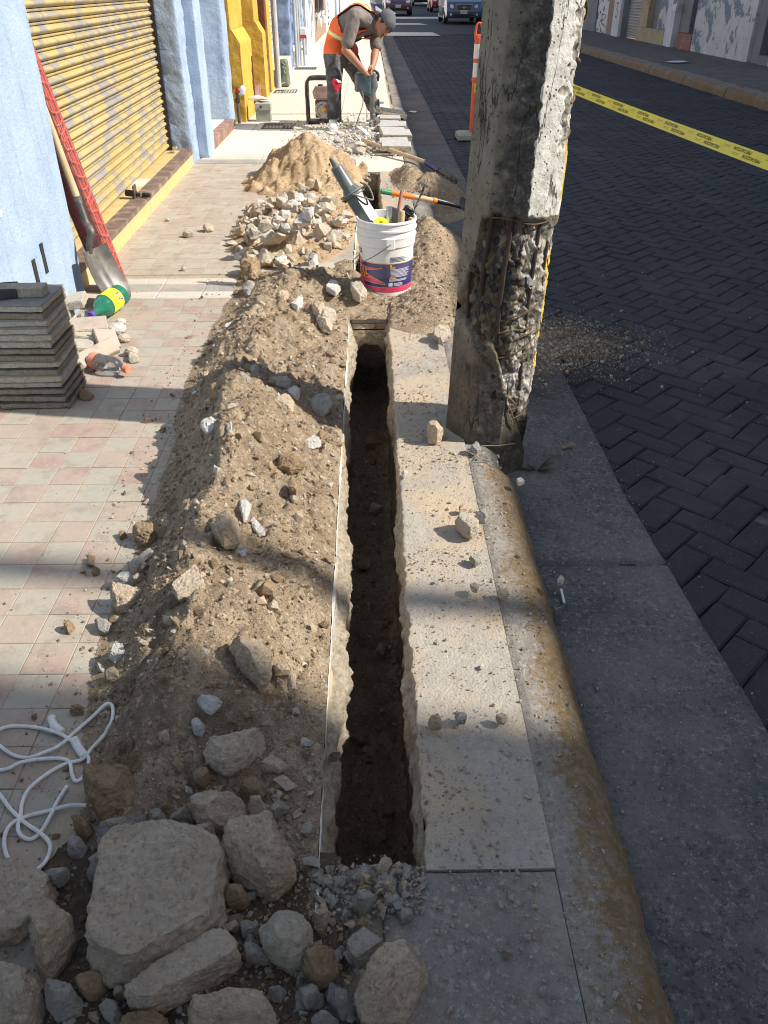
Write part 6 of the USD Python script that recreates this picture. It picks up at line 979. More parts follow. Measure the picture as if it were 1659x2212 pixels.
# heap of broken stones: each stone a thing
q = np.random.default_rng(33); mats = ['stone_pale'] * 5 + ['stone_white'] * 3 + ['stone_tan'] * 2 + ['stone_grey']
placed = []
for i in range(3000):
    if len(placed) >= 200: break
    x, y = q.uniform(-.92, -.14), q.uniform(4.5, 6.35); d = math.hypot((x + .50) / .37, (y - 5.35) / .82)
    if d > 1.05 or q.random() < (d - .6): continue
    r = (q.uniform(.026, .06) if q.random() < .78 else q.uniform(.055, .088)) * (1 - .25 * d); z = float(land(x, y))
    near = [pz + pr * .45 for (px, py, pz, pr) in placed if math.hypot(px - x, py - y) < (pr + r) * .85]
    if len(near) > 2: continue
    z = max([z + r * .35] + near); placed.append((x, y, z, r))
for i, (x, y, z, r) in enumerate(placed):
    p = q.normal(0, 1, (13, 3)); p /= np.linalg.norm(p, axis=1, keepdims=True); p = p * r * q.uniform(.75, 1.15, (13, 1)) * np.array([q.uniform(.85, 1.25), q.uniform(.8, 1.1), q.uniform(.65, .95)]) + [x, y, z]; mm_ = mats[int(q.integers(len(mats)))]; kind_ = {'stone_pale': 'pale cream', 'stone_white': 'chalk white', 'stone_tan': 'tan', 'stone_grey': 'grey'}[mm_]; size_ = 'large' if r > .055 else 'small' if r < .034 else 'medium'
    obj('broken_stone', rock_from(p, i + 500, max(.008, r / 4.5), .12, 0, 2), mm_, label=f'{size_} {kind_} broken stone in the heap behind the soil ridge', cat='stone', group=f'{size_} {kind_} broken stones heaped behind the ridge')

# ---------------------------------------------------------------- broken slabs, bottles and rope beside the stack
def slab_at(x, y, z, sx, sy, sz, rx, ry, rz, m, lab, seed):
    t = thing('broken_slab', lab, 'broken slab', (x, y, z), rz, None, None, rx, ry); b = chip_slab(-sx / 2, sx / 2, -sy / 2, sy / 2, -sz / 2, sz / 2, seed, .010); obj('body', b, m, t); obj('facing', chip_slab(-sx / 2 + .003, sx / 2 - .003, -sy / 2 + .003, sy / 2 - .003, sz / 2 - .001, sz / 2 + .003, seed + 9, .004), 'tile_grey_pale' if seed % 2 else 'tile_red_pale', t)
def bz(u, v, z): p = G(u, v, z); return p[0], p[1], z
slab_at(*bz(150, 652, .09), .15, .12, .035, .1, -.12, .1, 'slab_beige', 'broken slab against the blue pier behind the bottles', 1)
slab_at(*bz(190, 705, .05), .17, .13, .03, .12, .05, .35, 'stone_slab', 'broken slab with reddish face right of the stack', 2); slab_at(*bz(178, 722, .032), .2, .14, .03, -.05, .1, -.15, 'slab_beige', 'pale broken slab under the reddish one', 3); slab_at(*bz(230, 735, .03), .10, .11, .03, .5, .25, .6, 'slab_brown', 'small brown slab tipped on its edge', 4); slab_at(*bz(162, 750, .022), .16, .12, .03, .0, .03, .1, 'slab_beige', 'broken slab half hidden by the stack', 5); slab_at(*bz(208, 765, .045), .07, .2, .03, .1, .65, -.55, 'slab_beige', 'long bright slab strip leaning beside the clear bottle', 6)
for i, (u, v, r, m) in enumerate(((255, 720, .035, 'stone_white'), (268, 738, .026, 'stone_pale'), (240, 760, .024, 'stone_pale'), (285, 768, .028, 'stone_pale'), (150, 690, .03, 'stone_white'), (185, 690, .025, 'stone_white'), (262, 700, .02, 'stone_white'))):
    c = G(u, v, 0); p = ball((c[0], c[1], r * .6), r, 1, (1.2, 1, .8)); obj('stone', rock_from(p, i + 350, r / 6, .2), m, smooth=28, label=f'{["white", "chalky", "sharp pale", "rounded pale", "crumbled white", "pale crushed", "loose white"][i]} lump of mortar by the broken slabs', cat='stone')
gb = thing('green_bottle', 'large green plastic bottle with yellow label lying against the shovel', 'bottle', (0, 0, 0)); g0, g1 = np.array([-1.305, 3.655, .052]), np.array([-1.225, 3.89, .075]); gl = np.linalg.norm(g1 - g0); gd = (g1 - g0) / gl
def gp(t): return g0 + gd * gl * t
pfb = [(.013, 0), (.014, .03), (.016, .05), (.032, .075), (.046, .10), (.052, .125), (.053, .24), (.049, .25), (.053, .26), (.052, .29), (.040, .305), (0, .298)]; k = gl / .305
obj('bottle_wall', MB().lathe([(r, z * k) for r, z in pfb], g0, gd, 30).mesh(), 'green_plastic', gb, smooth=40); lbn = obj('label', MB().lathe([(.0536, .135 * k), (.0536, .235 * k)], g0, gd, 34).mesh(), 'yellow_label', gb, smooth=40); obj('cap', MB().lathe([(0, -.012), (.016, -.012), (.0165, .010), (.013, .010)], g0, gd, 18).mesh(), 'cap_purple', gb, smooth=40)
Rb = trimesh.geometry.align_vectors([0, 0, 1], gd)[:3, :3]; tocam = CAM - (g0 + g1) / 2; lc = Rb.T @ tocam; ac = math.atan2(lc[1], lc[0])
def btxt(s, h, zz, da, m): t = meshkit.text_mesh(s, h, .0004, True); a = ac + da + t.vertices[:, 0] / .054; r = .0540 + t.vertices[:, 2]; obj('label_lettering', (np.stack([r * np.cos(a), r * np.sin(a), zz * k + t.vertices[:, 1]], -1) @ Rb.T + g0, t.faces), m, lbn)
btxt('EZ', .028, .195, -.35, 'cap_purple'); btxt('CLAVO', .012, .165, -.45, 'print_black'); btxt('LI', .012, .145, .35, 'print_black')
cb = thing('clear_bottle', 'clear plastic bottle with orange cap and label lying beside the stack', 'bottle', (0, 0, 0)); c0, c1 = np.array([-1.165, 3.145, .037]), np.array([-.985, 3.045, .035]); cd = (c1 - c0) / np.linalg.norm(c1 - c0); kk = np.linalg.norm(c1 - c0) / .205
obj('bottle_wall', MB().lathe([(0, .004), (.026, 0), (.034, .006), (.035, .03), (.033, .06), (.036, .065), (.037, .11), (.034, .135), (.024, .155), (.014, .168), (.0125, .185)], c0, cd, 30).mesh(), 'clear_plastic', cb, smooth=40); obj('label', MB().lathe([(.0355, .012), (.0362, .042)], c0, cd, 30).mesh(), 'orange_pale', cb, smooth=40); obj('cap', MB().lathe([(0, .204), (.0150, .203), (.0155, .182), (.0135, .182)], c0, cd, 20).mesh(), 'orange_pale', cb, smooth=40); obj('cap_rib', MB().lathe([(.0157, .190), (.0164, .192), (.0157, .194)], c0, cd, 20).mesh(), 'orange_plastic', cb)
rope = thing('rope', 'loose loops of white cord lying on the tiles by the large brown stone', 'rope', (0, 0, 0))
def on_ground(pts, cv, r, lift=.0):
    out = []
    for i, p in enumerate(pts): u, v = cv(*p); g_ = hit(u, v); g_[2] = max(float(land(g_[0], g_[1])), 0) + r + lift * (.5 + .5 * math.sin(i * 1.7)); out.append(g_)
    s = spline(out, 7); s[:, 2] = np.maximum(s[:, 2], np.maximum(land(s[:, 0], s[:, 1]), 0) + r * .9); return s
RC = [(Z3, [(-60,800),(0,762),(40,740),(110,735),(200,752),(290,782),(350,820),(390,860),(412,890),(405,930),(380,970),(350,990),(335,960),(325,910),(290,885),(200,890),(100,910),(30,935),(-60,935)]), (Z3, [(-60,800),(0,830),(60,868),(130,880),(200,865),(280,830),(350,760),(430,690),(490,642),(520,650),(515,710),(480,780),(430,840),(380,890),(310,905),(220,960),(140,1030),(105,1090),(98,1150),(88,1200),(100,1240),(140,1255),(190,1225),(240,1150),(270,1080),(310,1010)]), (Z5, [(-40,60),(5,102),(50,160),(110,215),(170,260),(212,300),(218,332),(200,380),(170,418),(145,430)]), (Z5, [(375,145),(300,150),(200,170),(110,190),(50,230),(25,290),(30,350),(60,390),(100,420)])]
for i, (cv, pts) in enumerate(RC): obj('cord', MB().tube(on_ground(pts, cv, .0042, .006), .0038, 8).mesh(), 'rope_white', rope, smooth=40)
obj('frayed_knot', MB().tube(on_ground([(240,700),(255,740),(290,770)], Z3, .008), [.009] * 7 + [.010] * 7 + [.007], 8).tube(on_ground([(345,800),(365,840),(395,880)], Z3, .008), .009, 8).mesh(), 'rope_white', rope, smooth=40)
hs = thing('tool_head', 'dark steel tool with short grip lying on the shutter step', 'hand tool', (-1.60, 5.80, .121)); obj('socket', MB().tube([(-.07, .02, .03), (.0, 0, .025)], .022, 12).mesh(), 'black_metal', hs, smooth=40); obj('plate', MB().box(-.012, .0, -.03, .035, .0, .085, .004).mesh(), 'steel_dark', hs); obj('grip', MB().tube([(0, 0, .022), (.06, -.008, .020), (.10, -.015, .018)], [.012, .016, .014], 12).mesh(), 'black_metal', hs, smooth=40); obj('band', MB().tube([(.035, -.005, .021), (.045, -.006, .021)], .0175, 12).mesh(), 'steel_bright', hs)

# ---------------------------------------------------------------- sidewalk furniture
def grate(x, y, w, d, lab):
    t = thing('drain_grate', lab, 'drain grate', (x, y, 0)); obj('frame', MB().box(-w / 2, w / 2, -d / 2, -d / 2 + .02, -.004, .006).box(-w / 2, w / 2, d / 2 - .02, d / 2, -.004, .006).box(-w / 2, -w / 2 + .02, -d / 2 + .0201, d / 2 - .0201, -.004, .006).box(w / 2 - .02, w / 2, -d / 2 + .0201, d / 2 - .0201, -.004, .006).mesh(), 'steel_dark', t); obj('pit', MB().box(-w / 2 + .021, w / 2 - .021, -d / 2 + .021, d / 2 - .021, -.003, .0012).mesh(), 'dark_inside', t)
    n = int(w / .045)
    for k in range(n): x0 = -w / 2 + .022 + (w - .044) / n * k; obj('bar', MB().box(x0, x0 + .020, -d / 2 + .0205, d / 2 - .0205, .0012, .0055).mesh(), 'steel_worn', t)
c = G(602, 273); grate(c[0], c[1], .36, .42, 'near cast iron drain grate in front of the small green box'); c = G(617, 198); grate(c[0], c[1], .34, .45, 'middle drain grate beside the tall green box'); c = G(660, 148); grate(c[0], c[1], .42, .45, 'far drain grate near the wall pipes')
gx = thing('utility_box', 'small pale green plastic utility box against the yellow wall', 'utility box', (-1.235, 10.48, 0)); obj('body', to_tm(hullm([(sx * a, sy * b_, z) for z, a, b_ in ((0, .085, .075), (.12, .085, .075)) for sx in (-1, 1) for sy in (-1, 1)])), 'box_pale', gx); obj('lid', to_tm(hullm([(sx * a, sy * b_, z) for z, a, b_ in ((.122, .095, .085), (.19, .090, .08), (.205, .07, .06)) for sx in (-1, 1) for sy in (-1, 1)])), 'box_pale', gx); obj('lock', MB().lathe([(0, 0), (.014, 0), (.012, .006), (0, .006)], (-.02, -.086, .16), (0, -1, 0), 14).mesh(), 'print_black', gx)
obj('plastic_bag', to_tm(hullm(np.random.default_rng(3).normal(0, 1, (20, 3)) * [.045, .04, .02] + [-1.29, 10.5, .235])), 'bag_film', label='crumpled clear plastic bag on the small green box', cat='plastic bag')
gx = thing('utility_box', 'tall rounded dark green utility box leaning by the downpipe', 'utility box', (-1.32, 14.35, 0), 0, None, None, 0, -.10); b = MB(); t = to_tm(hullm(np.vstack([ball((x, y, z), r, 2) for x in (-.05, .05) for y in (-.06, .06) for z, r in ((.04, .04), (.33, .05))])))
obj('body', t, 'green_box', gx, smooth=50); obj('recess', MB().box(-.085, -.03, -.112, -.098, .06, .20, .004).mesh(), 'print_black', gx); obj('wire_loop', MB().tube(spline([(-.06, -.115, .15), (-.055, -.13, .08), (-.02, -.13, .06), (.02, -.115, .07)]), .004).mesh(), 'rope_white', gx); obj('chalk_scribble', MB().tube(spline([(.02, -.113, .34), (.05, -.114, .31), (.02, -.113, .28), (.055, -.114, .26), (.03, -.113, .22), (.06, -.114, .19)], 5), .003, 5).mesh(), 'print_white', gx)
gm = thing('gas_meter', 'gas riser pipe with red and white regulator in the broken corner of the yellow plinth', 'gas meter', (-1.50, 10.27, 0)); obj('riser_pipe', MB().tube([(0, 0, 0), (0, 0, .34)], .018, 12).mesh(), 'steel_worn', gm, smooth=40); obj('regulator', to_tm(hullm(np.vstack([ball((.055, -.02, .33), .04, 2), ball((.075, -.03, .36), .035, 2)]))), 'white_plastic', gm, smooth=40); obj('red_cap', to_tm(hullm(ball((.03, -.035, .345), .032, 2))), 'red_decal', gm, smooth=40); obj('elbow', MB().tube(spline([(0, 0, .33), (.01, 0, .36), (.04, -.01, .36)]), .016).mesh(), 'steel_worn', gm, smooth=40); obj('valve', MB().tube([(-.03, -.01, .24), (.03, -.01, .24)], .02, 10).mesh(), 'steel_dark', gm)
# slabs lifted by the kerb
for i, (u, v, w, d, rx, ry, rz, m, lab) in enumerate(((850, 255, .30, .24, .12, .16, .15, 'slab_top_shaded', 'farthest lifted paving slab tilted beside the kerb with shade painted on its top'), (842, 271, .24, .22, .05, .02, .02, 'slab_top_grey', 'lifted slab behind the worker’s rear shoe'.replace('’s', '')), (842, 279, .22, .20, -.02, .03, .05, 'slab_top_grey', 'lifted slab under the one behind the shoe'), (848, 287, .29, .24, .10, -.02, -.05, 'slab_top_grey', 'lifted slab nearest the chisel point'), (848, 298, .26, .24, .16, .03, .02, 'slab_top_grey', 'lifted slab just past the chisel point'), (856, 306, .30, .24, .14, .02, .08, 'slab_top_grey', 'widest lifted slab of the row beside the kerb'), (850, 321, .28, .22, .10, -.02, .0, 'slab_beige', 'second nearest lifted slab of the row beside the kerb'), (856, 333, .28, .24, .04, .02, -.02, 'slab_beige', 'nearest lifted slab of the row, under the wooden handle'))):
    c = G(u, v, 0.0); t = thing('lifted_slab', lab, 'paving slab', (c[0], c[1], .075 + .012 * (i % 2)), rz, None, None, rx * .6, ry); obj('body', chip_slab(-w / 2, w / 2, -d / 2, d / 2, -.042, 0, i), 'slab_beige', t); obj('facing', chip_slab(-w / 2 + .002, w / 2 - .002, -d / 2 + .002, d / 2 - .002, .0003, .006, i + 30, .002), m if i == 0 else 'slab_lifted_top', t)

# ---------------------------------------------------------------- generator
ge = thing('generator', 'small dusty petrol generator in a black tube frame behind the worker', 'generator', (-.515, 10.30, 0)); fr = part_group('tube_frame', ge)
for y in (-.13, .15): obj('tube', MB().tube(spline([(-.185, y, .0), (-.185, y, .2), (-.185, y, .40), (-.165, y, .45), (-.12, y, .465), (0, y, .466), (.12, y, .465), (.165, y, .45), (.185, y, .40), (.185, y, .2), (.185, y, .0)], 6), .0155, 10).mesh(), 'steel_dark', fr, smooth=40)
for x in (-.185, .185): obj('tube', MB().tube([(x, -.13, .018), (x, .15, .018)], .015, 10).mesh(), 'steel_dark', fr, smooth=40)
obj('cross_bar', MB().box(-.17, .17, -.1, .12, .012, .035, .004).mesh(), 'steel_dark', ge); tk = obj('fuel_tank', to_tm(hullm([(sx * a - .01, sy * b_ + .02, z) for z, a, b_ in ((.255, .085, .075), (.265, .095, .085), (.325, .110, .10), (.333, .110, .10), (.375, .085, .08), (.382, .07, .07)) for sx in (-1, 1) for sy in (-1, 1)])), 'tank_paint', ge, smooth=20); obj('filler_cap', MB().tube([(-.03, .02, .38), (-.03, .02, .398)], .028, 16).mesh(), 'rubber', tk)
obj('engine_block', to_tm(hullm([(sx * .095, sy * .09 + .04, z) for z in (.06, .235) for sx in (-1, 1) for sy in (-1, 1)])), 'steel_dark', ge); obj('cylinder_side', MB().box(.06, .15, -.06, .1, .13, .26, .015).mesh(), 'black_metal', ge)
rc_ = obj('recoil_cover', MB().lathe([(0, 0), (.05, 0), (.085, .006), (.092, .02), (.095, .05)], (-.005, -.105, .145), (0, 1, 0), 36).mesh(), 'cover_metal', ge, smooth=30); obj('hub', MB().lathe([(0, 0), (.022, 0), (.026, .014)], (.005, -.120, .15), (0, 1, 0), 18).mesh(), 'label_yellow', rc_); obj('decal', MB().box(.015, .055, -.1085, -.1065, .165, .20, .004).mesh(), 'red_decal', rc_)
for k in range(10):
    a = math.pi * (.55 + .9 * k / 10); obj('slot', MB().box(-.006, .006, -.1085, -.1045, -.004, .004).mesh(), 'print_black', rc_, loc=(-.005 + .062 * math.cos(a), 0, .145 + .062 * math.sin(a)))
obj('output_cable', MB().tube(spline([(.01, -.125, .14), (.06, -.15, .10), (.10, -.19, .03), (.125, -.25, .008), (.16, -.32, .01)]), .006, 7).mesh(), 'cable_grey', ge)
# ---------------------------------------------------------------- demolition hammer held by the worker
JY = 9.70; J = lambda u, v: Yp(u, v, JY)
jh = thing('demolition_hammer', 'electric demolition hammer with teal motor housing held upright by the worker', 'demolition hammer', (0, 0, 0)); ja, jb = J(806, 168), J(805, 258); jd = (ja - jb) / np.linalg.norm(ja - jb)
obj('barrel', MB().lathe([(0, 0), (.022, 0), (.030, .03), (.031, .05), (.024, .06), (.032, .075), (.036, .11), (.034, .125), (.034, .19), (.030, .20), (.030, .30), (.04, .32), (.042, np.linalg.norm(ja - jb))], jb, jd, 24).mesh(), 'tool_grey', jh, smooth=35); obj('chisel', MB().lathe([(0, 0), (.004, .0), (.012, .05), (.013, .27)], jb - jd * .23, jd, 14).mesh(), 'steel_bright', jh, smooth=35)
mh = obj('motor_housing', to_tm(hullm(np.vstack([ball(J(u, v) + [0, dy, 0], r, 2) for u, v, r in ((779, 168, .035), (778, 190, .035), (795, 165, .04), (796, 200, .03)) for dy in (-.02, .03)]))), 'tool_teal', jh, smooth=40); obj('end_cap', to_tm(hullm(np.vstack([ball(J(772, v) + [0, dy, 0], .030, 2) for v in (164, 192) for dy in (-.02, .03)]))), 'tool_grey', jh, smooth=40); obj('gear_case', to_tm(hullm(np.vstack([ball(J(u, v), r, 2) for u, v, r in ((806, 160, .036), (810, 185, .034), (802, 205, .034))]))), 'tool_grey', jh, smooth=40)
obj('grip', MB().tube(spline([J(792, 166), J(797, 154) + [0, -.01, 0], J(808, 153) + [0, -.01, 0], J(817, 160), J(816, 175)]), .014, 10).mesh(), 'rubber', jh, smooth=40); sd = part_group('side_handle', jh); c = J(812, 222); obj('bracket', MB().tube([c + [-.045, 0, 0], c + [.02, 0, 0]], .028, 14).mesh(), 'steel_worn', sd); obj('disc', MB().lathe([(0, 0), (.035, 0), (.037, .008), (.035, .016), (0, .016)], c + [.02, 0, .0], (1, 0, 0), 22).mesh(), 'rubber', sd); obj('knob', MB().tube([c + [.036, 0, 0], c + [.085, 0, 0]], [.010, .012], 12).mesh(), 'steel_bright', sd)
obj('decal', MB().box(-.02, .012, -.003, 0, -.003, .003).mesh(), 'red_decal', jh, loc=tuple(J(800, 171) + [0, -.055, 0]))
cc = [J(776, 158), J(776, 178) + [0, -.03, 0], J(783, 196) + [0, -.05, 0], J(784, 222) + [0, -.06, 0], J(777, 245) + [0, -.07, 0], J(768, 262)]; cc[-1][2] = .05
for u, v in ((760, 279), (752, 287), (735, 290), (715, 291), (700, 283)): p = G(u, v, .012); cc.append(p)
obj('power_cable', MB().tube(spline(cc, 6), .0055, 7).mesh(), 'cable_grey', jh)
# ---------------------------------------------------------------- loose gravel and rubble
def pebble(seed):
    qq = np.random.default_rng(seed); p = qq.normal(0, 1, (11, 3)); p /= np.linalg.norm(p, axis=1, keepdims=True); p *= qq.uniform(.7, 1.1, (11, 1)) * [1.1, .9, .75]; return to_tm(hullm(p))
def scatter(name, label, pts, sizes, mats, weights, seed, kind='stuff', cat='gravel'):
    qq = np.random.default_rng(seed); pi = UsdGeom.PointInstancer.Define(stage, path_of(name, None)); protos = []
    for k, m in enumerate(mats):
        for s in range(2): g_ = usdkit.mesh(stage, f'{pi.GetPath()}/shape_{k * 2 + s + 1:03d}', pebble(seed * 10 + k * 2 + s), MT[m]); protos.append(g_.GetPath())
    pi.CreatePrototypesRel().SetTargets(protos); n = len(pts); w = np.repeat(np.array(weights, float) / sum(weights) / 2, 2); pi.CreateProtoIndicesAttr(Vt.IntArray.FromNumpy(qq.choice(len(protos), n, p=w).astype(np.int32))); pi.CreatePositionsAttr(Vt.Vec3fArray.FromNumpy(np.asarray(pts, np.float32)))
    qn = qq.normal(0, 1, (n, 4)); qn /= np.linalg.norm(qn, axis=1, keepdims=True); pi.CreateOrientationsAttr(Vt.QuathArray([Gf.Quath(float(a), float(b), float(c), float(d)) for a, b, c, d in qn])); pi.CreateScalesAttr(Vt.Vec3fArray.FromNumpy((np.asarray(sizes)[:, None] * qq.uniform(.75, 1.2, (n, 3))).astype(np.float32))); return data(pi.GetPrim(), label, cat, None, kind)
q = np.random.default_rng(77)
def sizes_of(n, lo, hi, a=2.2): return lo * (1 - q.random(n) * (1 - (lo / hi) ** a)) ** (-1 / a)
def in_trench(x, y): return (x > TRL - .004) & (x < TRR + .006) & (((y > .87) & (y < 3.72)) | ((y > 4.38) & (y < 7.36)))
# on the ridge
n = 46000; x, y = q.uniform(-.95, -.108, n), q.uniform(.62, 4.5, n); k = ridge(x, y) > np.where(q.random(n) < .12, -.02, .004); k &= q.random(n) < np.clip(1.3 - y / 6, .25, 1); x, y = x[k], y[k]; s = sizes_of(len(x), .0017, .024, 2.15); z = np.maximum(ridge(x, y), 0) + s * .35
far_toe = (ridge(x, y) < .003) & (x < np.interp(y, _tl[:, 1], _tl[:, 0]) - .12); k = ~far_toe; scatter('soil_gravel', 'clods and small stones strewn over the long soil ridge', np.stack([x, y, z], -1)[k], s[k], ['clod', 'stone_tan', 'stone_pale', 'stone_brown', 'stone_white'], [5.5, 2.0, .9, 1.5, .35], 1)
# on strip, kerb, gutter, road and tiles
n = 12000; x, y = q.uniform(.095, .44, n), q.uniform(.3, 3.6, n); dens = .30 + .7 * (fbm2(x, y, 5, 3, 5) > .0); k = (q.random(n) < dens) & ~((x > .28) & (y > 2.4) & (y < 2.85)); x, y = x[k], y[k]; s = sizes_of(len(x), .0012, .009, 2.2); scatter('grit', 'sandy grit and small stones on the concrete strip and kerb', np.stack([x, y, .001 + s * .35 - .01 * (x > .42)], -1), s, ['stone_tan', 'stone_pale', 'stone_grey', 'clod'], [5, 4, .8, 1], 2)
n = 16000; x, y = q.uniform(.502, 2.6, n), q.uniform(.45, 5.0, n); k = q.random(n) < np.where(x < .9, .9, .14); x, y = x[k], y[k]; s = sizes_of(len(x), .0012, .008, 2.6); scatter('grit', 'fine grit on the gutter and the nearest road blocks', np.stack([x, y, np.where(x < .895 + .055 * np.clip(2.3 - y, 0, 1.4), -.133, -.145) + s * .4], -1), s, ['stone_grey', 'stone_pale', 'stone_tan'], [4, 2, 2], 3)
n = 9000; x, y = q.uniform(-1.42, -.6, n), q.uniform(.9, 7.6, n); tl = np.where(y < 4.5, np.interp(y, _tl[:, 1], _tl[:, 0]), -.85); k = (ridge(x, y) < .002) & (q.random(n) < np.clip(.09 + np.exp((x - tl) * 11), 0, 1)); x, y = x[k], y[k]; s = sizes_of(len(x), .0012, .008, 2.4); scatter('grit', 'scattered crumbs of soil and stone on the sidewalk tiles', np.stack([x, y, s * .4], -1), s, ['stone_tan', 'stone_pale', 'clod'], [3, 3, 2], 4)
# foreground rubble between the big stones
n = 3400; x, y = q.normal(-.12, .24, n), q.normal(.66, .17, n); k = (x > -.75) & (x < .02) & (y > .35) & (y < 1.0) & ~in_trench(x, y); x, y = x[k], y[k]; s = sizes_of(len(x), .0022, .022, 1.7); z = np.maximum(np.maximum(mz('front', x, y), ridge(x, y)), -.002) + s * .4; scatter('rubble_gravel', 'grey chips and gravel between the foreground stones', np.stack([x, y, z], -1), s, ['stone_grey', 'block_grey', 'stone_tan', 'stone_brown'], [3, 2, 2, 3], 5)
n = 620; x, y = q.uniform(-.115, .085, n), q.uniform(.765, .858, n); s = sizes_of(n, .0025, .017, 1.7); scatter('rubble_gravel', 'gravel at the near end of the trench', np.stack([x, y, .002 + s * .3], -1), s, ['stone_grey', 'stone_tan'], [3, 2], 6)
n = 2600; x, y = q.uniform(-.085, .08, n), q.uniform(.9, 3.7, n); s = sizes_of(n, .002, .016, 2.0); scatter('trench_gravel', 'stones and clods on the trench floor', np.stack([x, y, -.47 + .06 * fbm2(x, y, 9, 4, 15) + .03 * fbm2(x, y, 35, 3, 16) + .08 * (np.abs(x) / .12) ** 3 + s * .4], -1), s, ['clod', 'stone_brown', 'stone_tan'], [5, 3, 1], 7)
# on the other heaps
P = []; SZ = []
for kname, num, lo, hi in (('sand', 3500, .002, .012), ('sandfoot', 2500, .002, .014), ('beside', 3200, .002, .012), ('near', 1800, .002, .012), ('bridge', 2600, .002, .014), ('kerbside', 1800, .002, .012), ('kerbtop', 800, .002, .012), ('street', 15000, .0016, .013), ('rubbleheap', 2500, .003, .02)):
    cx, cy, rx, ry, h, b0 = MOUNDS[kname]; x, y = q.uniform(cx - rx, cx + rx, num), q.uniform(cy - ry, cy + ry, num)
    if kname == 'street': x, y = q.normal(.74, .21, num), q.normal(3.36, .17, num)
    k = (np.hypot((x - cx) / rx, (y - cy) / ry) < (2.4 if kname == 'street' else 1.0)) & (x > (.47 if kname == 'street' else -9)) & ~in_trench(x, y); x, y = x[k], y[k]; s = sizes_of(len(x), lo, hi, 2.3); P.append(np.stack([x, y, land(x, y) + s * .35], -1)); SZ.append(s)
scatter('soil_gravel', 'clods and pebbles on the smaller soil heaps', np.vstack(P), np.concatenate(SZ), ['clod', 'stone_tan', 'stone_pale'], [4, 3, 1], 8)
for i, (x, y, r, lab) in enumerate(((.02, 2.72, .035, 'grey stone on the trench floor in line with the pole'), (-.03, 2.35, .028, 'stone on the trench floor nearer than the grey one'), (.0, 3.3, .03, 'stone in the far dark part of the trench'), (.03, 1.9, .022, 'small stone low in the sunny part of the trench'), (-.04, 1.55, .03, 'lump of earth at the left of the trench floor'), (.035, 1.3, .022, 'small stone near the trench right wall'), (.05, .97, .03, 'stone fallen at the near end of the trench'))):
    p = q.normal(0, 1, (11, 3)); p /= np.linalg.norm(p, axis=1, keepdims=True); obj('stone', rock_from(p * r * [1.1, 1, .8] + [x, y, -.455 + r * .5], i + 1300, r / 8, .1), ['stone_tan', 'stone_brown', 'clod'][i % 3], label=lab, cat='stone')
# broken concrete around the worker: large pieces as things, the rest as one
n = 2200; x, y = q.normal(-.20, .30, n), q.normal(9.35, .66, n); k = (x > -.95) & (x < .30) & (y > 7.9) & (y < 10.9) & (np.hypot(x + .39, (y - 9.62) * .8) > .17); x, y = x[k], y[k]; s = sizes_of(len(x), .006, .030, 1.5); scatter('concrete_rubble', 'white crushed concrete around the worker', np.stack([x, y, .004 + s * .45 - .03 * ((x > -.1) & (y > 8.2)) * 0], -1), s, ['stone_white', 'stone_pale', 'block_grey'], [7, 2, .8], 9)
for i in range(46):
    x, y, r = q.normal(-.18, .26), q.normal(9.2, .6), q.uniform(.03, .06); x += .3 * (math.hypot(x + .39, (y - 9.62) * .8) < .2); p = q.normal(0, 1, (12, 3)); p /= np.linalg.norm(p, axis=1, keepdims=True); p = p * r * [1.2, 1, .7] + [min(max(x, -.8), .25), min(max(y, 8.2), 10.6), r * .5]; obj('concrete_lump', rock_from(p, i + 900, r / 3, .1), ['stone_white', 'stone_pale', 'block_grey'][i % 3], smooth=25, label=f'broken lump of {["white", "cream", "grey"][i % 3]} concrete strewn around the worker', cat='concrete lump', group=f'{["white", "cream", "grey"][i % 3]} broken concrete lumps around the worker')
# litter and weeds
obj('dry_leaf', MB().add(*grid(np.linspace(-.02, .03, 5), np.linspace(-.012, .012, 4), lambda X, Y_: .008 * np.sin(X * 90) + .01 + 20 * Y_ ** 2)).mesh(), 'leaf_dry', label='curled dry leaf on the gutter right of the pole', cat='leaf', loc=(.745, 2.66, -.133)); wd = thing('weed', 'small weed growing at the right foot of the pole', 'weed', (.60, 2.50, -.135))
for i in range(16):
    a = q.uniform(0, 6.28); L = q.uniform(.03, .09); tip = np.array([math.cos(a) * L, math.sin(a) * L * .6, q.uniform(.01, .05)]); w_ = np.array([-math.sin(a), math.cos(a), 0]) * .007; obj('leaf', MB().add([[0, 0, 0], tip * .5 + w_, tip, tip * .5 - w_], [[0, 1, 2], [0, 2, 3]]).mesh(), 'weed', wd)
obj('twig', MB().tube(spline([(.33, 2.40, .01), (.38, 2.42, .012), (.44, 2.43, .008), (.5, 2.44, .01)]), .002, 5).mesh(), 'leaf_dry', label='thin dry twig lying on the kerb at the pole', cat='twig'); c = G(830 * 0 + 1214, 1290, -.13); obj('cigarette_end', MB().tube([c + [0, -.03, .004], c + [.003, .03, .005]], .0035, 7).mesh(), 'paper', label='thin white stub on the gutter concrete', cat='cigarette end'); c = Yp(1532, 318 * .336 + 0, 14) if 0 else G(1533, 321, -.13)
obj('paper_scrap', MB().add(*grid(np.linspace(-.06, .06, 4), np.linspace(-.05, .05, 4), lambda X, Y_: .01 + .01 * np.sin(X * 60 + Y_ * 40))).mesh(), 'paper', label='white scrap of paper on the road beyond the worker', cat='litter', loc=(.62, 12.3, -.13))
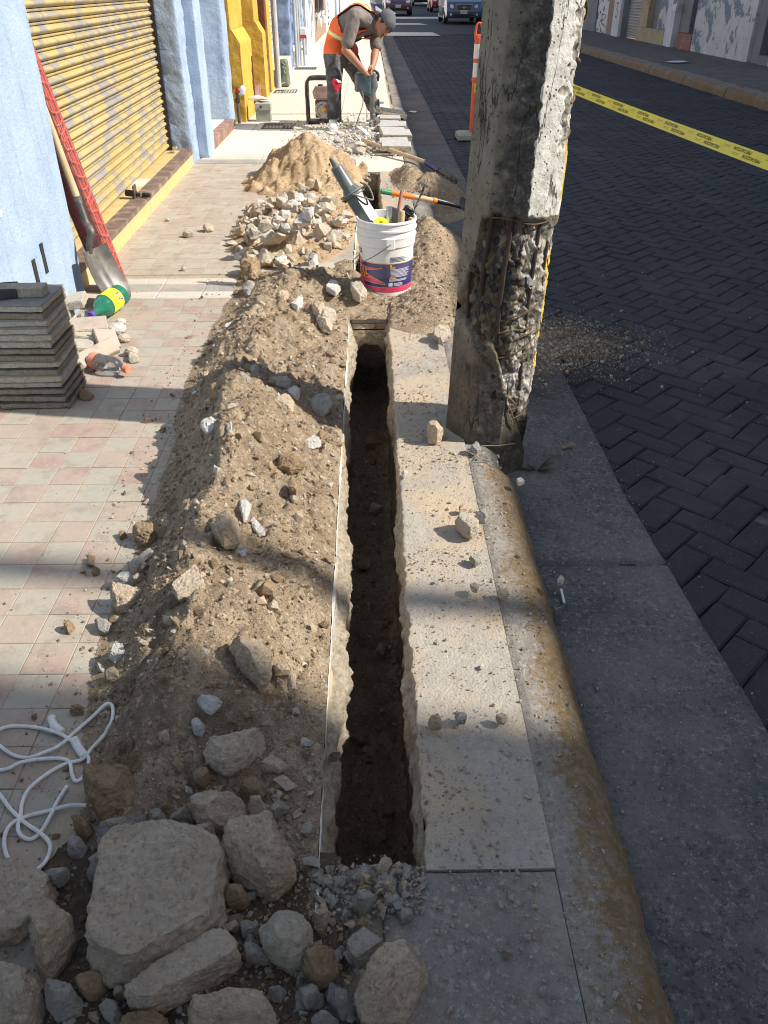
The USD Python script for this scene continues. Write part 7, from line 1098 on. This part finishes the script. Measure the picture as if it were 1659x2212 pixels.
# ---------------------------------------------------------------- the worker
W = thing('person', 'worker in orange safety vest and backwards cap bending over a demolition hammer', 'person', (0, 0, 0)); J3 = lambda u, v, y: Yp(u, v, y)
hipR, hipL = J3(722, 122, 9.83), J3(752, 122, 10.12); kneR, kneL = J3(722, 186, 9.70), J3(789, 190, 10.16); ankR, ankL = J3(719, 254, 9.80), J3(812, 247, 10.20)
pel = J3(730, 105, 9.97); spine = J3(742, 66, 9.94); chest = J3(775, 45, 9.88); neck = J3(806, 50, 9.80); shR, shL = J3(766, 36, 9.68), J3(815, 68, 10.04)
elbR, elbL = J3(746, 108, 9.60), J3(811, 112, 9.93); wrR, wrL = J3(784, 151, 9.66), J3(805, 143, 9.76); haR, haL = J3(793, 161, 9.665), J3(806, 154, 9.70); head = J3(829, 52, 9.74)
def union(*ms):
    m = ms[0]
    for x in ms[1:]: m = m + x
    return m
# skin: one body
fdir = np.array([.36, -.62, -.72]); fdir /= np.linalg.norm(fdir); hup = np.array([.72, -.22, .55]); hup = hup - fdir * (hup @ fdir); hup /= np.linalg.norm(hup); hside = np.cross(fdir, hup)
def hd(a, b_, c): return head + fdir * a + hup * b_ + hside * c
skull = hullm(np.vstack([ball(hd(-.02, .035, 0), .082, 3), ball(hd(.03, .03, 0), .070, 3), ball(hd(.045, -.04, 0), .050, 2), ball(hd(.062, -.075, 0), .030, 2), ball(hd(.0, -.05, .045), .03, 1), ball(hd(.0, -.05, -.045), .03, 1)]))
nose = hullm(np.vstack([ball(hd(.098, .012, 0), .008, 1), ball(hd(.118, -.022, 0), .012, 1), ball(hd(.098, -.026, .012), .010, 1), ball(hd(.098, -.026, -.012), .010, 1)])); ears = [hullm(np.vstack([ball(hd(-.008, .012, s * .082), .018, 1), ball(hd(-.002, -.02, s * .078), .012, 1)])) for s in (-1, 1)]; brow = hullm(np.vstack([ball(hd(.085, .03, s * .03), .014, 1) for s in (-1, 1)])); chin = hullm(np.vstack([ball(hd(.085, -.082, 0), .018, 1), ball(hd(.06, -.075, 0), .03, 1)]))
def hand(wr, ha, grip, across, thumbdir):
    """palm and five bent fingers that close round the grip; across runs from the index to the little finger"""
    d = ha - wr; d /= np.linalg.norm(d); ac = across - d * (across @ d); ac /= np.linalg.norm(ac); dn = np.cross(ac, d); dn = dn if dn @ (grip - ha) > 0 else -dn; palm = hullm(np.vstack([ball(wr + d * .01, .026, 2), ball(ha + ac * .028, .017, 2), ball(ha - ac * .028, .017, 2), ball(wr + d * .035 - ac * .025, .02, 2)])); out = [palm]
    for k, (o, L) in enumerate(((-.030, .9), (-.010, 1.0), (.010, .95), (.029, .78))):
        b0 = ha + ac * o; k1 = b0 + (d * .030 + dn * .012) * L; k2 = k1 + (d * .006 + dn * .027) * L; k3 = k2 + (-d * .016 + dn * .010) * L; out += [bone((b0, .0095), (k1, .0092)), bone((k1, .0092), (k2, .0086)), bone((k2, .0086), (k3, .0078))]
    t0 = wr + d * .03 - ac * .03; t1 = t0 + d * .025 - ac * .022 + dn * .012; t2 = t1 + d * .022 + ac * .006 + dn * .016; return union(*out, bone((t0, .013), (t1, .011)), bone((t1, .011), (t2, .0088)))
gripc = J3(803, 156, 9.70); handR = hand(wrR, haR, gripc + [0, 0, -.06], np.array([.3, -.9, -.2]), 1); handL = hand(wrL, haL, gripc + [0, 0, -.06], np.array([.2, .95, .1]), -1)
body = union(skull, nose, brow, chin, *ears, bone((neck + [-.02, 0, 0], .058), (hd(-.03, -.03, 0), .052)), bone((shR, .05), (elbR, .042)), bone((elbR, .043), (elbR + (wrR - elbR) * .35, .043), (wrR, .027)), bone((shL, .05), (elbL, .042)), bone((elbL, .043), (elbL + (wrL - elbL) * .35, .043), (wrL, .027)), handR, handL, bone((chest, .09), (neck, .06)), bone((pel, .09), (chest, .10)), bone((ankR, .04), (ankR + [0, 0, .12], .05)), bone((ankL, .04), (ankL + [0, 0, .12], .05)), bone((hipR, .07), (kneR, .05)), bone((hipL, .07), (kneL, .05)), bone((kneR, .05), (ankR, .04)), bone((kneL, .05), (ankL, .04)))
tb_ = to_tm(body, .009, 6); obj('body', tb_, 'skin', W, smooth=True)
for s in (-1, 1): obj('eye', to_tm(hullm(ball(hd(.094, .008, s * .032), .009, 2, (1, 1, .6)))), 'eye_dark', W); obj('eyebrow', MB().tube([hd(.098, .03, s * .015), hd(.10, .034, s * .035), hd(.086, .03, s * .052)], .004, 6).mesh(), 'hair', W)
obj('mouth', MB().tube([hd(.098, -.053, -.022), hd(.108, -.051, 0), hd(.098, -.053, .022)], .0045, 6).mesh(), 'lip', W); obj('hair', to_tm(hullm(np.vstack([ball(hd(-.045, .0, s * .05), .045, 2) for s in (-1, 1)] + [ball(hd(-.06, -.03, 0), .04, 2), ball(hd(.02, .03, .06), .025, 1), ball(hd(.02, .03, -.06), .025, 1)])), .02), 'hair', W, smooth=40)
# cap worn backwards
dome = hullm(np.vstack([ball(hd(-.018, .052, 0), .093, 3), ball(hd(.03, .045, 0), .078, 3)])); cut = manifold3d.Manifold.cube([.6, .6, .6], True); X = np.eye(4)[:3]; X[:, 0], X[:, 1], X[:, 2] = fdir, hside * -1, hup; X[:, 3] = hd(0, .035 - .3, 0); dome = dome - cut.transform(X); cp_ = obj('cap', to_tm(dome, .015), 'cap_cloth', W, smooth=40)
P = []
for i, a in enumerate(np.linspace(-1.15, 1.15, 15)):
    for t in np.linspace(0, 1, 6): e = math.cos(a) ; L = .085 * max(e, .12) ** .6 * t; P.append(hd(-.10 * math.cos(a * .8), .036 + .02 * math.cos(a) * (1 - t) - .012 * abs(a) ** 2 * t, .090 * math.sin(a)) + L * np.array([-.72, .15, .66]))
brm = sheet(np.array(P).reshape(15, 6, 3)); v, f = brm; obj('brim', (np.vstack([v, v + hup * .004]), np.vstack([f, f[:, ::-1] + len(v)])), 'cap_brim', cp_, smooth=True); obj('button', to_tm(hullm(ball(hd(-.01, .146, 0), .009, 1))), 'print_white', cp_)
star = []; c = hd(-.085, .09, .03); n_ = (c - hd(-.018, .052, 0)); n_ /= np.linalg.norm(n_); a1 = np.cross(n_, hup); a1 /= np.linalg.norm(a1); a2 = np.cross(n_, a1)
for k in range(10): r = .026 if k % 2 == 0 else .011; an = k * math.pi / 5; star.append(c + n_ * .012 + r * (math.cos(an) * a1 + math.sin(an) * a2))
obj('star_badge', (np.vstack([[c + n_ * .013], star]), [[0, 1 + k, 1 + (k + 1) % 10] for k in range(10)]), 'print_white', cp_)
# shirt
torso = union(bone((pel, .135), (spine, .14)), bone((spine, .14), (chest, .15)), bone((chest, .14), (shR, .078), (neck, .075)), bone((chest, .14), (shL, .078), (neck, .075)), bone((hipR + [0, 0, .05], .10), (hipL + [0, 0, .05], .10)))
def lerp(a, b_, t): return a + (b_ - a) * t
shirt = union(torso, bone((shR, .078), (lerp(shR, elbR, .78), .066)), bone((shL, .078), (lerp(shL, elbL, .72), .066))); ts = to_tm(shirt, .014, 8); n = ts.vertex_normals; ts.vertices += n * (.014 * fbm(ts.vertices, 13, 3, 3) + .010 * fbm(ts.vertices * [1, 1, .35], 38, 2, 4))[:, None]; obj('shirt', ts, 'shirt', W, smooth=True)
# vest: shell over the torso, open at the sides and the front
tv = to_tm(torso, .011, 8); n = np.array(tv.vertex_normals); v = np.array(tv.vertices); v = v + n * (.016 + .008 * fbm(v, 10, 3, 5))[:, None]
ax = [pel, spine, chest, neck]; seg = np.array(ax); L = np.linalg.norm(np.diff(seg, axis=0), axis=1); cum = np.concatenate([[0], np.cumsum(L)]); best = np.full(len(v), 9.0); tt = np.zeros(len(v)); ctr = np.zeros_like(v)
for i in range(3):
    d = seg[i + 1] - seg[i]; u = np.clip(((v - seg[i]) @ d) / (d @ d), 0, 1); c = seg[i] + u[:, None] * d; di = np.linalg.norm(v - c, axis=1); k = di < best; best[k] = di[k]; tt[k] = (cum[i] + u * L[i])[k] / cum[-1]; ctr[k] = c[k]
sd_ = (shL - shR); sd_ /= np.linalg.norm(sd_); axd = (neck - pel) / np.linalg.norm(neck - pel); fr_ = np.cross(axd, sd_); fr_ = fr_ if fr_ @ np.array([.6, -.6, -.5]) > 0 else -fr_; rel = v - ctr; ang = np.degrees(np.arctan2(rel @ sd_, rel @ fr_))       # 0 = front, 180 = back
side = np.abs(np.abs(ang) - 90); open_side = 34 - side; open_side = np.where(tt < .40, -20, open_side); lvl = np.minimum(np.abs(ang) - 16 - 22 * np.clip((tt - .72) / .28, 0, 1), np.where(tt < .40, 60.0, -open_side)); lvl = np.where(tt > .985, -5, lvl); lvl = np.minimum(lvl, (tt - .02) * 160 + (v[:, 2] - pel[2] + .16) * 90)
f = tv.faces; fl = lvl[f].min(1)
def shell(keep, off, name, m, th=.004):
    ff = f[keep]
    if len(ff): idx = np.unique(ff); mp = np.full(len(v), -1); mp[idx] = np.arange(len(idx)); a = v[idx] + n[idx] * off; obj(name, (np.vstack([a, a - n[idx] * th]), np.vstack([mp[ff], mp[ff][:, ::-1] + len(idx)])), m, W, smooth=True)
tf = tt[f].mean(1); stripe = (np.abs(tf - .24) < .030) & (fl > 5); silver = (np.abs(tf - .24) < .010); vert = (np.abs(np.abs(ang[f]).mean(1) - 150) < 7) & (tf > .25) & (fl > 5)
shell((fl > 0) & (fl < 4.5), .0015, 'vest_trim', 'vest_trim'); shell((fl >= 4.5) & ~stripe & ~vert, 0, 'vest', 'vest'); shell(stripe & ~silver, .001, 'reflective_stripe', 'reflective'); shell(stripe & silver, .0012, 'reflective_stripe', 'reflective_silver'); shell(vert, .001, 'reflective_stripe', 'reflective')
# trousers and shoes
tr_ = union(bone((hipR, .118), (hipL, .112), (pel + [0, 0, -.02], .12)), bone((hipR, .112), (kneR, .080)), bone((kneR, .082), (lerp(kneR, ankR, .6), .072), (ankR + [0, 0, .02], .062)), bone((hipL, .108), (kneL, .078)), bone((kneL, .078), (lerp(kneL, ankL, .6), .070), (ankL + [0, 0, .02], .062)))
tt_ = to_tm(tr_, .014, 8); nn = tt_.vertex_normals; low_ = sstep(.22, .08, tt_.vertices[:, 2]); tt_.vertices += nn * (.020 * fbm(tt_.vertices, 9, 3, 6) + (.010 + .03 * low_) * fbm(tt_.vertices * [1, 1, 2.2], 26, 2, 7))[:, None]; obj('trousers', tt_, 'trousers', W, smooth=True)
kc = kneR + np.array([.02, -.078, .01]); pk = hullm([kc + d for d in np.array([(-.045, .012, .035), (-.02, -.012, .075), (.06, .0, .03), (.05, -.002, -.01), (.015, -.010, -.07), (-.03, .008, -.02), (.0, -.018, .0)])]); obj('torn_knee', to_tm(pk, .015), 'red_cloth', W, smooth=40); obj('torn_flap', to_tm(hullm([kc + d for d in np.array([(.0, -.02, .07), (.06, -.01, .045), (.03, -.022, .03), (.065, .0, .03)])])), 'shoe_white', W)
def shoe(ank, toe_dir, roll):
    d = np.array(toe_dir, float); d /= np.linalg.norm(d); s = np.cross(d, [0, 0, 1]); h = ank.copy(); h[2] = 0.045; up_ = union(hullm(np.vstack([ball(h - d * .045, .040, 2), ball(h + d * .04 + [0, 0, .012], .043, 2), ball(h + [0, 0, .05], .045, 2)])), hullm(np.vstack([ball(h + d * .04 + [0, 0, .01], .044, 2), ball(h + d * .13 - [0, 0, .012] + s * .012, .032, 2), ball(h + d * .13 - [0, 0, .012] - s * .012, .032, 2)]))); u_ = obj('shoe', to_tm(up_, .012, 4), 'shoe_white', W, smooth=True)
    sole = hullm([h + d * a + s * b_ + np.array([0, 0, z - .045]) for a, b_ in ((-.088, .022), (-.088, -.022), (-.06, .04), (-.06, -.04), (.10, .046), (.10, -.046), (.16, .024), (.16, -.024)) for z in (.004, .022)]); obj('sole', to_tm(sole), 'white_sheet', u_)
    for k in range(4): c = h + d * (.045 + .022 * k) + np.array([0, 0, .052 - .011 * k]); obj('lace', MB().tube([c - s * .022, c + [0, 0, .006], c + s * .022], .004, 5).mesh(), 'rope_white', u_)
shoe(ankR, (.05, -1, 0), 0); shoe(ankL, (.75, -.65, 0), 0)
